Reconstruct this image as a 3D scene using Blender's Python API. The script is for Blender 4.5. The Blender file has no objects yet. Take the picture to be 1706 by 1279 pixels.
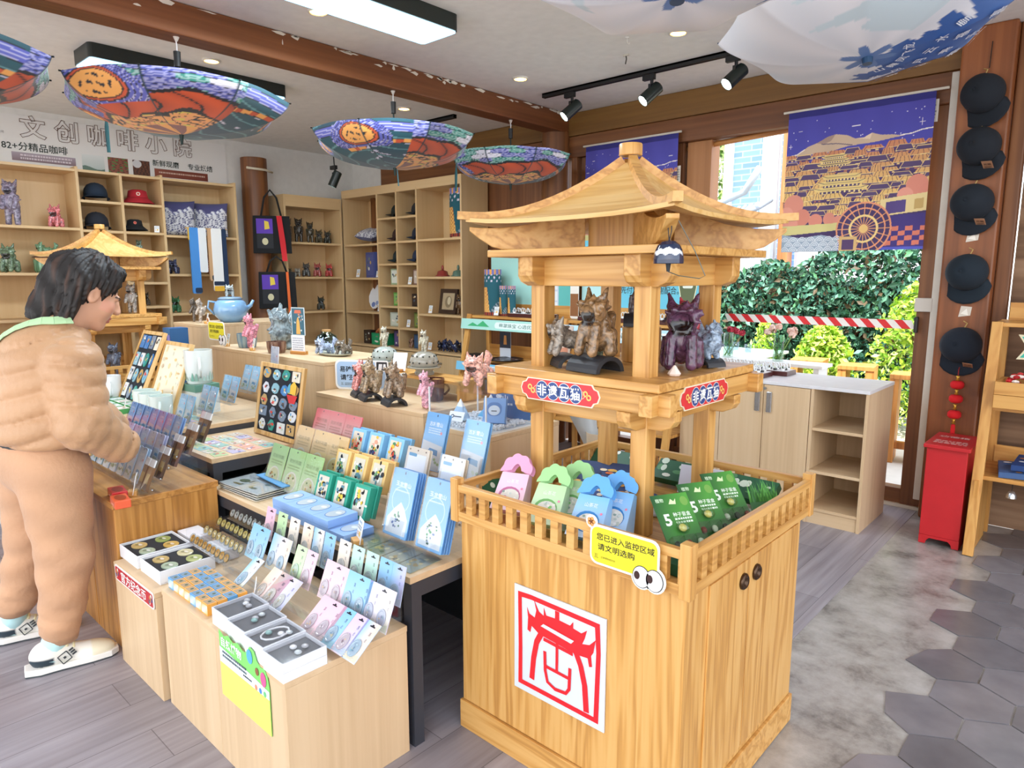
import bpy, math, random
import numpy as np
from mathutils import Vector, Matrix, Euler
SC = bpy.context.scene
COL = SC.collection
rnd = random.Random(7)
R = math.radians
PI = math.pi
FPX = 1137.0; CAMH = 1.5; PITCH = math.atan(177 / FPX); YAW = R(42.4)
def _ray(px, py):
 x = px - 853.0; y = 639.5 - py
 f = FPX * math.cos(PITCH) + y * math.sin(PITCH); u = -FPX * math.sin(PITCH) + y * math.cos(PITCH)
 return (-math.sin(YAW) * f + math.cos(YAW) * x, math.cos(YAW) * f + math.sin(YAW) * x, u)
def _hit(px, py, ax, v):
 d = _ray(px, py); o = (0, 0, CAMH); t = (v - o[ax]) / d[ax]
 return Vector([o[i] + t * d[i] for i in range(3)])
def PX(px, py, v): return _hit(px, py, 0, v)
def PY(px, py, v): return _hit(px, py, 1, v)
def PZ(px, py, v): return _hit(px, py, 2, v)
def lin(c):
 if isinstance(c, str):
  c = c.lstrip('#'); c = [int(c[i:i + 2], 16) / 255 for i in (0, 2, 4)]
 return tuple(x / 12.92 if x <= .04045 else ((x + .055) / 1.055) ** 2.4 for x in c)
def mixc(a, b, t): return tuple(a[i] * (1 - t) + b[i] * t for i in range(3))
_mats = {}
def newmat(name):
 m = bpy.data.materials.new(name); m.use_nodes = True
 nt = m.node_tree; b = nt.nodes['Principled BSDF']
 return m, nt, b
def nd(nt, t, **kw):
 n = nt.nodes.new(t)
 for k, v in kw.items(): setattr(n, k, v)
 return n
def setin(n, **kw):
 for k, v in kw.items():
  n.inputs[k.replace('_', ' ')].default_value = v
def plain(c, rough=.5, metal=0.0, spec=.5, coat=0.0, name=None):
 key = ('p', c, rough, metal, spec, coat)
 if key in _mats: return _mats[key]
 m, nt, b = newmat(name or 'plain_' + str(c).strip('#'))
 l = lin(c)
 tc = nd(nt, 'ShaderNodeTexCoord'); n = nd(nt, 'ShaderNodeTexNoise'); n.inputs['Scale'].default_value = 14
 nt.links.new(tc.outputs['Object'], n.inputs['Vector'])
 rp = nd(nt, 'ShaderNodeValToRGB')
 rp.color_ramp.elements[0].color = (*[x * .9 for x in l], 1); rp.color_ramp.elements[1].color = (*[min(1, x * 1.06) for x in l], 1)
 nt.links.new(n.outputs['Fac'], rp.inputs['Fac']); nt.links.new(rp.outputs['Color'], b.inputs['Base Color'])
 b.inputs['Roughness'].default_value = rough; b.inputs['Metallic'].default_value = metal
 b.inputs['Specular IOR Level'].default_value = spec; b.inputs['Coat Weight'].default_value = coat
 _mats[key] = m; return m
def printed(rough=.5, coat=0.0, bump=0.0, sheen=0.0, key=''):
 k = ('col', rough, coat, bump, sheen, key)
 if k in _mats: return _mats[k]
 m, nt, b = newmat('printed_%g_%g' % (rough, coat))
 a = nd(nt, 'ShaderNodeAttribute', attribute_name='Col')
 nt.links.new(a.outputs['Color'], b.inputs['Base Color'])
 b.inputs['Roughness'].default_value = rough; b.inputs['Coat Weight'].default_value = coat
 b.inputs['Sheen Weight'].default_value = sheen
 if bump:
  n = nd(nt, 'ShaderNodeTexNoise'); n.inputs['Scale'].default_value = 60
  bp = nd(nt, 'ShaderNodeBump'); bp.inputs['Strength'].default_value = bump; bp.inputs['Distance'].default_value = .01
  tc = nd(nt, 'ShaderNodeTexCoord'); nt.links.new(tc.outputs['Object'], n.inputs['Vector'])
  nt.links.new(n.outputs['Fac'], bp.inputs['Height']); nt.links.new(bp.outputs['Normal'], b.inputs['Normal'])
 _mats[k] = m; return m
def wood(name, c1, c2, c3, axis=2, scale=1.0, rough=.45, contrast=1.0, plank=0.0, coat=0.0, lines=True):
 """grain runs along axis; c1 light, c2 mid, c3 dark"""
 k = ('w', name, axis)
 if k in _mats: return _mats[k]
 m, nt, b = newmat('wood_' + name + '_xyz'[axis + 1] if False else 'wood_%s_%d' % (name, axis))
 tc = nd(nt, 'ShaderNodeTexCoord'); mp = nd(nt, 'ShaderNodeMapping')
 s = [9 * scale] * 3; s[axis] = .55 * scale
 mp.inputs['Scale'].default_value = s
 nt.links.new(tc.outputs['Object'], mp.inputs['Vector'])
 n1 = nd(nt, 'ShaderNodeTexNoise'); setin(n1, Scale=1.0, Detail=3.0, Roughness=.55, Distortion=.35)
 nt.links.new(mp.outputs['Vector'], n1.inputs['Vector'])
 mm = nd(nt, 'ShaderNodeMath', operation='MULTIPLY'); mm.inputs[1].default_value = 34 if lines else 8
 nt.links.new(n1.outputs['Fac'], mm.inputs[0])
 sn = nd(nt, 'ShaderNodeMath', operation='SINE'); nt.links.new(mm.outputs[0], sn.inputs[0])
 ma = nd(nt, 'ShaderNodeMath', operation='MULTIPLY_ADD'); ma.inputs[1].default_value = .26 * contrast; ma.inputs[2].default_value = .5
 nt.links.new(sn.outputs[0], ma.inputs[0])
 mp2 = nd(nt, 'ShaderNodeMapping'); s2 = [70 * scale] * 3; s2[axis] = 1.6 * scale
 mp2.inputs['Scale'].default_value = s2; nt.links.new(tc.outputs['Object'], mp2.inputs['Vector'])
 n2 = nd(nt, 'ShaderNodeTexNoise'); setin(n2, Scale=1.0, Detail=2.0)
 nt.links.new(mp2.outputs['Vector'], n2.inputs['Vector'])
 ad = nd(nt, 'ShaderNodeMath', operation='MULTIPLY_ADD'); ad.inputs[1].default_value = .5 * contrast; ad.inputs[2].default_value = -.25 * contrast
 nt.links.new(n2.outputs['Fac'], ad.inputs[0])
 su = nd(nt, 'ShaderNodeMath', operation='ADD'); nt.links.new(ma.outputs[0], su.inputs[0]); nt.links.new(ad.outputs[0], su.inputs[1])
 rp = nd(nt, 'ShaderNodeValToRGB'); e = rp.color_ramp.elements
 e[0].position = .12; e[0].color = (*lin(c3), 1); e[1].position = .85; e[1].color = (*lin(c1), 1)
 x = e.new(.42); x.color = (*lin(c2), 1)
 nt.links.new(su.outputs[0], rp.inputs['Fac'])
 nt.links.new(rp.outputs['Color'], b.inputs['Base Color'])
 b.inputs['Roughness'].default_value = rough; b.inputs['Coat Weight'].default_value = coat
 bp = nd(nt, 'ShaderNodeBump'); setin(bp, Strength=.12, Distance=.004)
 nt.links.new(su.outputs[0], bp.inputs['Height']); nt.links.new(bp.outputs['Normal'], b.inputs['Normal'])
 _mats[k] = m; return m
def pine(a=2): return wood('pine', '#dcae6b', '#cc9852', '#a9753a', a, 1.5, .36, .8)
def pale(a=2): return wood('pale_laminate', '#ddc5a4', '#d3b792', '#c0a17b', a, .8, .45, .7, lines=False)
def shelfw(a=2): return wood('shelf_laminate', '#dcc096', '#d3b486', '#c6a475', a, .6, .5, .6, lines=False)
def oak(a=2): return wood('orange_oak', '#c8914e', '#b67e3d', '#96632d', a, 1.3, .35, .9)
def dark(a=2): return wood('dark_timber', '#9c6a3e', '#7c4d2a', '#5a3319', a, .5, .5, 1.0, lines=False)
def ladderw(a=2): return wood('ladder_pine', '#d6a45c', '#c89049', '#ad7534', a, 1.0, .45, .8)
def acrylic(tint='#fcfdff', name='clear_acrylic', refl=1.0):
 k = ('acr', tint, name)
 if k in _mats: return _mats[k]
 m = bpy.data.materials.new(name); m.use_nodes = True; nt = m.node_tree
 for n in list(nt.nodes): nt.nodes.remove(n)
 o = nd(nt, 'ShaderNodeOutputMaterial'); t = nd(nt, 'ShaderNodeBsdfTransparent'); t.inputs['Color'].default_value = (*lin(tint), 1)
 g = nd(nt, 'ShaderNodeBsdfGlossy'); g.inputs['Roughness'].default_value = .06
 lw = nd(nt, 'ShaderNodeLayerWeight'); lw.inputs['Blend'].default_value = .5
 pw = nd(nt, 'ShaderNodeMath', operation='POWER'); pw.inputs[1].default_value = 3.0; nt.links.new(lw.outputs['Facing'], pw.inputs[0])
 mm = nd(nt, 'ShaderNodeMath', operation='MULTIPLY_ADD'); mm.inputs[1].default_value = .4 * refl; mm.inputs[2].default_value = .035 * refl
 nt.links.new(pw.outputs[0], mm.inputs[0])
 mx = nd(nt, 'ShaderNodeMixShader'); nt.links.new(mm.outputs[0], mx.inputs[0])
 nt.links.new(t.outputs[0], mx.inputs[1]); nt.links.new(g.outputs[0], mx.inputs[2]); nt.links.new(mx.outputs[0], o.inputs[0])
 _mats[k] = m; return m
def glow(c, strength, name='glow'):
 k = ('e', c, strength)
 if k in _mats: return _mats[k]
 m, nt, b = newmat(name); b.inputs['Base Color'].default_value = (*lin(c), 1)
 b.inputs['Emission Color'].default_value = (*lin(c), 1); b.inputs['Emission Strength'].default_value = strength
 _mats[k] = m; return m
def glaze(name='glazed_ceramic', rough=.18):
 k = ('glaze', name)
 if k in _mats: return _mats[k]
 m, nt, b = newmat(name)
 oi = nd(nt, 'ShaderNodeObjectInfo'); tc = nd(nt, 'ShaderNodeTexCoord')
 n = nd(nt, 'ShaderNodeTexNoise'); setin(n, Scale=26.0, Detail=3.0, Distortion=1.2)
 nt.links.new(tc.outputs['Object'], n.inputs['Vector'])
 rp = nd(nt, 'ShaderNodeValToRGB'); rp.color_ramp.elements[0].position = .38; rp.color_ramp.elements[1].position = .62
 nt.links.new(n.outputs['Fac'], rp.inputs['Fac'])
 mx = nd(nt, 'ShaderNodeMix', data_type='RGBA', blend_type='MULTIPLY'); mx.inputs[0].default_value = 1
 r2 = nd(nt, 'ShaderNodeValToRGB'); r2.color_ramp.elements[0].color = (.32, .3, .3, 1); r2.color_ramp.elements[1].color = (1.25, 1.2, 1.15, 1)
 nt.links.new(rp.outputs['Color'], r2.inputs['Fac'])
 nt.links.new(oi.outputs['Color'], mx.inputs[6]); nt.links.new(r2.outputs['Color'], mx.inputs[7])
 nt.links.new(mx.outputs[2], b.inputs['Base Color'])
 b.inputs['Roughness'].default_value = rough; b.inputs['Coat Weight'].default_value = .4
 _mats[k] = m; return m
def T(x=0, y=0, z=0): return Matrix.Translation((x, y, z))
def RZ(a): return Matrix.Rotation(a, 4, 'Z')
def RX(a): return Matrix.Rotation(a, 4, 'X')
def RY(a): return Matrix.Rotation(a, 4, 'Y')
_ft = {}
def text_geo(s, size=1.0, bold=0.0, outline=0.0, spacing=1.0):
 k = (s, bold, outline, spacing)
 if k not in _ft:
  cu = bpy.data.curves.new('t', 'FONT'); cu.body = s; cu.size = 1.0; cu.align_x = 'CENTER'; cu.align_y = 'CENTER'
  cu.space_character = spacing; cu.resolution_u = 2; cu.offset = bold
  if outline: cu.fill_mode = 'NONE'; cu.bevel_depth = outline; cu.bevel_resolution = 0
  o = bpy.data.objects.new('t', cu); COL.objects.link(o)
  dg = bpy.context.evaluated_depsgraph_get(); me = o.evaluated_get(dg).to_mesh()
  vs = [tuple(v.co) for v in me.vertices]; fs = [tuple(p.vertices) for p in me.polygons]
  o.evaluated_get(dg).to_mesh_clear(); bpy.data.objects.remove(o); bpy.data.curves.remove(cu)
  if vs:
   xs = [v[0] for v in vs]; ys = [v[1] for v in vs]; cx = (min(xs) + max(xs)) / 2; cy = (min(ys) + max(ys)) / 2
   vs = [(v[0] - cx, v[1] - cy, v[2]) for v in vs]
   dim = (max(xs) - min(xs), max(ys) - min(ys))
  else: dim = (1, 1)
  _ft[k] = (vs, fs, dim)
 return _ft[k]
class MB:
 def __init__(s): s.v = []; s.f = []; s.m = []; s.c = []; s.M = Matrix.Identity(4); s.col = (.8, .8, .8); s.mi = 0
 def at(s, M): s.M = M; return s
 def color(s, c, mi=None):
  s.col = lin(c) if isinstance(c, str) else c
  if mi is not None: s.mi = mi
  return s
 def add(s, vs, fs, col=None):
  b = len(s.v); M = s.M
  s.v.extend(tuple(M @ Vector(v)) for v in vs)
  col = s.col if col is None else (lin(col) if isinstance(col, str) else col)
  for f in fs: s.f.append(tuple(b + i for i in f)); s.m.append(s.mi); s.c.append(col)
  return s
 def quad(s, pts, cols=None):
  b = len(s.v); s.v.extend(tuple(s.M @ Vector(p)) for p in pts); s.f.append(tuple(range(b, b + len(pts)))); s.m.append(s.mi)
  s.c.append([lin(c) if isinstance(c, str) else c for c in cols] if cols else s.col); return s
 def box(s, x0, x1, y0, y1, z0, z1, col=None):
  vs = [(x, y, z) for x in (x0, x1) for y in (y0, y1) for z in (z0, z1)]
  return s.add(vs, [(0, 1, 3, 2), (4, 6, 7, 5), (0, 4, 5, 1), (2, 3, 7, 6), (0, 2, 6, 4), (1, 5, 7, 3)], col)
 def cbox(s, c, d, col=None): return s.box(c[0] - d[0] / 2, c[0] + d[0] / 2, c[1] - d[1] / 2, c[1] + d[1] / 2, c[2] - d[2] / 2, c[2] + d[2] / 2, col)
 def bar(s, p, q, w, h=None, col=None, up=(0, 0, 1)):
  p = Vector(p); q = Vector(q); h = h or w; d = (q - p).normalized(); u = Vector(up)
  if abs(d.dot(u)) > .98: u = Vector((0, 1, 0))
  a = d.cross(u).normalized(); b = a.cross(d).normalized()
  vs = [P + a * (w / 2 * i) + b * (h / 2 * j) for P in (p, q) for i, j in ((-1, -1), (1, -1), (1, 1), (-1, 1))]
  return s.add(vs, [(0, 1, 2, 3), (7, 6, 5, 4), (0, 4, 5, 1), (1, 5, 6, 2), (2, 6, 7, 3), (3, 7, 4, 0)], col)
 def lathe(s, prof, n=24, col=None, caps=True):
  vs = []; fs = []
  for r, z in prof:
   for i in range(n): a = 2 * PI * i / n; vs.append((r * math.cos(a), r * math.sin(a), z))
  for k in range(len(prof) - 1):
   for i in range(n): j = (i + 1) % n; fs.append((k * n + i, k * n + j, (k + 1) * n + j, (k + 1) * n + i))
  if caps:
   if prof[0][0] > 1e-5: fs.append(tuple(range(n - 1, -1, -1)))
   if prof[-1][0] > 1e-5: fs.append(tuple((len(prof) - 1) * n + i for i in range(n)))
  return s.add(vs, fs, col)
 def cyl(s, p, q, r, r2=None, n=14, col=None):
  p = Vector(p); q = Vector(q); d = q - p; M0 = s.M
  s.M = M0 @ Matrix.Translation(p) @ d.to_track_quat('Z', 'Y').to_matrix().to_4x4()
  s.lathe([(r, 0), (r if r2 is None else r2, d.length)], n, col); s.M = M0; return s
 def tube(s, pts, r, n=8, col=None, closed=False):
  pts = [Vector(p) for p in pts]; vs = []; fs = []; N = len(pts); prev = None
  for i, p in enumerate(pts):
   a = pts[(i - 1) % N] if (closed or i > 0) else p; b = pts[(i + 1) % N] if (closed or i < N - 1) else p
   d = (b - a).normalized(); u = prev or (Vector((0, 0, 1)) if abs(d.z) < .9 else Vector((1, 0, 0)))
   x = d.cross(u).normalized(); y = x.cross(d).normalized(); prev = y
   rr = r[i] if isinstance(r, (list, tuple)) else r
   for k in range(n): t = 2 * PI * k / n; vs.append(p + x * (rr * math.cos(t)) + y * (rr * math.sin(t)))
  for i in range(N if closed else N - 1):
   j = (i + 1) % N
   for k in range(n): l = (k + 1) % n; fs.append((i * n + k, i * n + l, j * n + l, j * n + k))
  if not closed: fs.append(tuple(range(n - 1, -1, -1))); fs.append(tuple((N - 1) * n + k for k in range(n)))
  return s.add(vs, fs, col)
 def prism(s, out, z0, z1, col=None):
  """outline in local xy (counter-clockwise), extruded z0..z1"""
  n = len(out); vs = [(x, y, z0) for x, y in out] + [(x, y, z1) for x, y in out]
  fs = [tuple(range(n - 1, -1, -1)), tuple(range(n, 2 * n))] + [(i, (i + 1) % n, n + (i + 1) % n, n + i) for i in range(n)]
  return s.add(vs, fs, col)
 def poly(s, out, z=0.0, col=None): return s.add([(x, y, z) for x, y in out], [tuple(range(len(out)))], col)
 def disc(s, cx, cy, rx, ry=None, z=0.0, n=20, col=None):
  ry = ry or rx
  return s.poly([(cx + rx * math.cos(2 * PI * i / n), cy + ry * math.sin(2 * PI * i / n)) for i in range(n)], z, col)
 def ring(s, cx, cy, r0, r1, z=0.0, n=24, col=None, e=1.0):
  vs = [(cx + r * math.cos(2 * PI * i / n), cy + r * e * math.sin(2 * PI * i / n), z) for r in (r0, r1) for i in range(n)]
  return s.add(vs, [(i, (i + 1) % n, n + (i + 1) % n, n + i) for i in range(n)], col)
 def sphere(s, c, r, n=12, m=8, col=None):
  rx, ry, rz = r if isinstance(r, (list, tuple)) else (r, r, r); M0 = s.M
  s.M = M0 @ Matrix.Translation(c) @ Matrix.Diagonal((rx, ry, rz, 1))
  s.lathe([(max(1e-4, math.sin(PI * k / m)), -math.cos(PI * k / m)) for k in range(m + 1)], n, col, False); s.M = M0; return s
 def text(s, t, x, y, h, z=.001, col='#111111', bold=0.0, w=None, outline=0.0, spacing=1.0):
  """centred at x,y in local xy, glyph height h (or fitted to width w)"""
  vs, fs, dim = text_geo(t, 1.0, bold, outline, spacing)
  sy = h / max(dim[1], .01); sx = (w / max(dim[0], .01)) if w else sy
  return s.add([(x + v[0] * sx, y + v[1] * sy, z + v[2] * sy) for v in vs], fs, col)
 def scribble(s, x0, y0, x1, y1, n, z=.001, col='#444444', r=None):
  """n lines of small illegible print"""
  r = r or rnd; hh = (y1 - y0) / max(1, n)
  for i in range(n):
   y = y1 - hh * (i + .5); x = x0
   while x < x1 - hh * .3:
    w = hh * r.uniform(.3, .8);
    s.quad([(x, y - hh * .28, z), (min(x + w, x1), y - hh * .28, z), (min(x + w, x1), y + hh * .28, z), (x, y + hh * .28, z)], [col] * 4); x += w + hh * .2
  return s
 def grid(s, fn, nu, nv, colfn=None):
  """fn(u,v)->point, smooth vertex colours from colfn(u,v)"""
  b = len(s.v); cs = []
  for j in range(nv + 1):
   for i in range(nu + 1):
    s.v.append(tuple(s.M @ Vector(fn(i / nu, j / nv))))
    if colfn: cs.append(colfn(i / nu, j / nv))
  for j in range(nv):
   for i in range(nu):
    a = j * (nu + 1) + i; q = (a, a + 1, a + nu + 2, a + nu + 1)
    s.f.append(tuple(b + k for k in q)); s.m.append(s.mi); s.c.append([cs[k] for k in q] if colfn else s.col)
  return s
 def mesh(s, name, mats, smooth=False):
  me = bpy.data.meshes.new(name); me.from_pydata(s.v, [], s.f)
  mats = mats if isinstance(mats, (list, tuple)) else [mats]
  for m in mats: me.materials.append(m)
  me.polygons.foreach_set('material_index', [min(i, len(mats) - 1) for i in s.m])
  ca = me.color_attributes.new('Col', 'FLOAT_COLOR', 'CORNER'); buf = []
  for f, c in zip(s.f, s.c):
   if isinstance(c, list):
    for x in c: buf.extend((x[0], x[1], x[2], 1.0))
   else: buf.extend((c[0], c[1], c[2], 1.0) * len(f))
  ca.data.foreach_set('color', buf)
  if smooth: me.polygons.foreach_set('use_smooth', [True] * len(s.f))
  me.update(); return me
 def build(s, name, mats, parent=None, smooth=False, bevel=0.0, label=None, cat=None, group=None, kind=None, angle=None, center=True):
  """links ONE object; a top-level one gets its origin at its own base"""
  off = Vector((0, 0, 0))
  if parent is None and center and s.v:
   a = np.array(s.v); off = Vector(((a[:, 0].min() + a[:, 0].max()) / 2, (a[:, 1].min() + a[:, 1].max()) / 2, a[:, 2].min()))
   s.v = [tuple(Vector(p) - off) for p in s.v]
  o = bpy.data.objects.new(name, s.mesh(name, mats, smooth)); COL.objects.link(o); o.location = off
  if parent is not None: o.parent = parent
  if bevel:
   bv = o.modifiers.new('bevel', 'BEVEL'); bv.width = bevel; bv.segments = 2; bv.limit_method = 'ANGLE'; bv.angle_limit = R(40)
  if angle:
   try: o.data.set_sharp_from_angle(angle=R(angle))
   except Exception: pass
  if label or cat or kind: tag(o, label, cat, group, kind)
  elif label: o['label'] = label
  return o
def tag(o, label=None, cat=None, group=None, kind=None):
 if label: o['label'] = label
 if cat: o['category'] = cat
 if group: o['group'] = group
 if kind: o['kind'] = kind
 return o
def thing(name, label, cat, loc=(0, 0, 0), rz=0.0, group=None, rot=None):
 o = bpy.data.objects.new(name, None); o.empty_display_size = .05; COL.objects.link(o)
 o.location = loc; o.rotation_euler = rot or (0, 0, rz)
 return tag(o, label, cat, group)
KIDS = {}
def dup(root, loc=None, rz=None, label=None, group=None, rot=None, color=None, scale=None):
 kids = [c for c in COL.objects if c.parent == root]
 r = root.copy(); COL.objects.link(r)
 if loc is not None: r.location = loc
 if rz is not None: r.rotation_euler = (0, 0, rz)
 if rot is not None: r.rotation_euler = rot
 if scale is not None: r.scale = scale if isinstance(scale, (tuple, list)) else (scale,) * 3
 if label: r['label'] = label
 if group: r['group'] = group
 if color is not None: r.color = color
 for ch in kids:
  g = [c for c in COL.objects if c.parent == ch]
  c = ch.copy(); COL.objects.link(c); c.parent = r
  if color is not None: c.color = color
  for x in g:
   d = x.copy(); COL.objects.link(d); d.parent = c
 return r
def wallframe(origin, facing):
 """4x4 frame whose local x runs along the face, y up, z out of the face. facing: '-y', '+x', '+y', '-x'"""
 ex, ez = {'-y': ((1, 0, 0), (0, -1, 0)), '+x': ((0, 1, 0), (1, 0, 0)), '+y': ((-1, 0, 0), (0, 1, 0)), '-x': ((0, -1, 0), (-1, 0, 0))}[facing]
 M = Matrix.Identity(4)
 for i in range(3): M[i][0] = ex[i]; M[i][1] = (0, 0, 1)[i]; M[i][2] = ez[i]; M[i][3] = origin[i]
 return M
def rrect(w, h, r, n=4, cx=0, cy=0):
 pts = []
 for k, (sx, sy) in enumerate(((1, 1), (-1, 1), (-1, -1), (1, -1))):
  for i in range(n + 1):
   a = PI / 2 * (k + i / n); pts.append((cx + sx * (w / 2 - r) + r * math.cos(a), cy + sy * (h / 2 - r) + r * math.sin(a)))
 return pts
def surface_nets(f, lo, hi, res):
 lo = np.array(lo, float); hi = np.array(hi, float); n = np.maximum(4, np.ceil((hi - lo) / res).astype(int)) + 1
 ax = [lo[i] + np.arange(n[i]) * res for i in range(3)]
 X, Y, Z = np.meshgrid(*ax, indexing='ij'); D = f(X, Y, Z)
 s = D < 0
 cnt = np.zeros(np.array(D.shape) - 1); acc = np.zeros(tuple(np.array(D.shape) - 1) + (3,))
 sl = lambda o, a: slice(o, D.shape[a] - 1 + o)
 C8 = {(i, j, k): D[sl(i, 0), sl(j, 1), sl(k, 2)] for i in (0, 1) for j in (0, 1) for k in (0, 1)}
 for c in C8:
  for a in range(3):
   if c[a] == 0:
    d = list(c); d[a] = 1; d = tuple(d); A = C8[c]; B = C8[d]; cr = (A < 0) != (B < 0)
    t = np.where(cr, A / np.where(cr, A - B, 1), 0)
    for q in range(3): acc[..., q] += np.where(cr, c[q] + (t if q == a else 0), 0)
    cnt += cr
 act = cnt > 0; idx = -np.ones(act.shape, int); idx[act] = np.arange(act.sum())
 cell = np.argwhere(act); V = lo + (cell + acc[act] / cnt[act][:, None]) * res
 F = []
 for a in range(3):
  b, c = (a + 1) % 3, (a + 2) % 3
  A = np.take(s, range(0, D.shape[a] - 1), a); B = np.take(s, range(1, D.shape[a]), a)
  e = np.argwhere(A != B); ok = (e[:, b] > 0) & (e[:, c] > 0) & (e[:, b] < D.shape[b] - 1) & (e[:, c] < D.shape[c] - 1); e = e[ok]
  def g(db, dc):
   q = e.copy(); q[:, b] -= db; q[:, c] -= dc; return idx[q[:, 0], q[:, 1], q[:, 2]]
  q = np.stack([g(0, 0), g(1, 0), g(1, 1), g(0, 1)], 1); fl = A[e[:, 0], e[:, 1], e[:, 2]]
  q[~fl] = q[~fl][:, ::-1]; F.append(q)
 F = np.concatenate(F); F = F[(F >= 0).all(1)]
 return V, F
def smin(a, b, k):
 h = np.clip(.5 + .5 * (b - a) / k, 0, 1); return b * (1 - h) + a * h - k * h * (1 - h)
def smax(a, b, k): return -smin(-a, -b, k)
def ell(X, Y, Z, c, r):
 x, y, z = (X - c[0]) / r[0], (Y - c[1]) / r[1], (Z - c[2]) / r[2]
 k = np.sqrt(x * x + y * y + z * z); return (k - 1) * min(r) if False else (k - 1) * (r[0] * r[1] * r[2]) ** (1 / 3)
def cap(X, Y, Z, a, b, r1, r2=None, flat=None):
 r2 = r1 if r2 is None else r2; a = np.array(a, float); b = np.array(b, float); d = b - a
 t = np.clip(((X - a[0]) * d[0] + (Y - a[1]) * d[1] + (Z - a[2]) * d[2]) / max(1e-9, (d * d).sum()), 0, 1)
 dx, dy, dz = X - (a[0] + t * d[0]), Y - (a[1] + t * d[1]), Z - (a[2] + t * d[2])
 if flat: dx, dy, dz = dx / flat[0], dy / flat[1], dz / flat[2]
 return np.sqrt(dx * dx + dy * dy + dz * dz) - (r1 + (r2 - r1) * t)
def np_obj(name, V, F, mats, parent=None, smooth=True, vcol=None, fmat=None):
 me = bpy.data.meshes.new(name); me.from_pydata([tuple(v) for v in V], [], [tuple(int(i) for i in f) for f in F])
 for m in (mats if isinstance(mats, (list, tuple)) else [mats]): me.materials.append(m)
 if smooth: me.polygons.foreach_set('use_smooth', [True] * len(me.polygons))
 if vcol is not None:
  ca = me.color_attributes.new('Col', 'FLOAT_COLOR', 'POINT'); b = np.ones((len(V), 4)); b[:, :3] = vcol; ca.data.foreach_set('color', b.ravel())
 if fmat is not None: me.polygons.foreach_set('material_index', [int(i) for i in fmat])
 me.update(); o = bpy.data.objects.new(name, me); COL.objects.link(o)
 if parent is not None: o.parent = parent
 return o
def relax(V, F, it=2, lam=.5):
 E = np.concatenate([F[:, [0, 1]], F[:, [1, 2]], F[:, [2, 3]], F[:, [3, 0]]])
 for _ in range(it):
  S = np.zeros_like(V); n = np.zeros(len(V))
  np.add.at(S, E[:, 0], V[E[:, 1]]); np.add.at(S, E[:, 1], V[E[:, 0]]); np.add.at(n, E[:, 0], 1); np.add.at(n, E[:, 1], 1)
  V = V + lam * (S / np.maximum(n, 1)[:, None] - V)
 return V
# camera, light, view
cd = bpy.data.cameras.new('camera'); cam = bpy.data.objects.new('camera', cd); COL.objects.link(cam)
cd.sensor_fit = 'HORIZONTAL'; cd.sensor_width = 36; cd.lens = 36 * FPX / 1706; cd.clip_start = .05; cd.clip_end = 200
cam.location = (0, 0, CAMH); cam.rotation_euler = (PI / 2 - PITCH, 0, YAW); SC.camera = cam
SC.view_settings.view_transform = 'Standard'; SC.view_settings.look = 'None'; SC.view_settings.exposure = 0.2; SC.view_settings.gamma = 1.0
try:
 SC.cycles.max_bounces = 7; SC.cycles.diffuse_bounces = 4; SC.cycles.glossy_bounces = 3; SC.cycles.transparent_max_bounces = 24; SC.cycles.transmission_bounces = 4
 SC.cycles.use_denoising = True; SC.cycles.sample_clamp_indirect = 6; SC.cycles.caustics_reflective = False; SC.cycles.caustics_refractive = False
except Exception: pass
w = bpy.data.worlds.new('daylight'); SC.world = w; w.use_nodes = True
nt = w.node_tree; bg = nt.nodes['Background']
sky = nd(nt, 'ShaderNodeTexSky'); sky.sky_type = 'NISHITA'; sky.sun_disc = False; sky.sun_elevation = R(42); sky.sun_rotation = R(150); sky.dust_density = 2.0
mxw = nd(nt, 'ShaderNodeMix', data_type='RGBA'); mxw.inputs[0].default_value = .72; mxw.inputs[7].default_value = (4.6, 4.8, 5.0, 1)
nt.links.new(sky.outputs[0], mxw.inputs[6]); nt.links.new(mxw.outputs[2], bg.inputs['Color']); bg.inputs['Strength'].default_value = .6
def light(name, kind, loc, energy, color=(1, 1, 1), rot=(0, 0, 0), **kw):
 l = bpy.data.lights.new(name, kind); l.energy = energy; l.color = color
 for k, v in kw.items(): setattr(l, k, v)
 o = bpy.data.objects.new(name, l); COL.objects.link(o); o.location = loc; o.rotation_euler = rot; return o
light('sun', 'SUN', (3, -9, 9), 7.5, (1, .95, .86), (R(27), 0, R(10)), angle=R(1.2))
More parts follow.
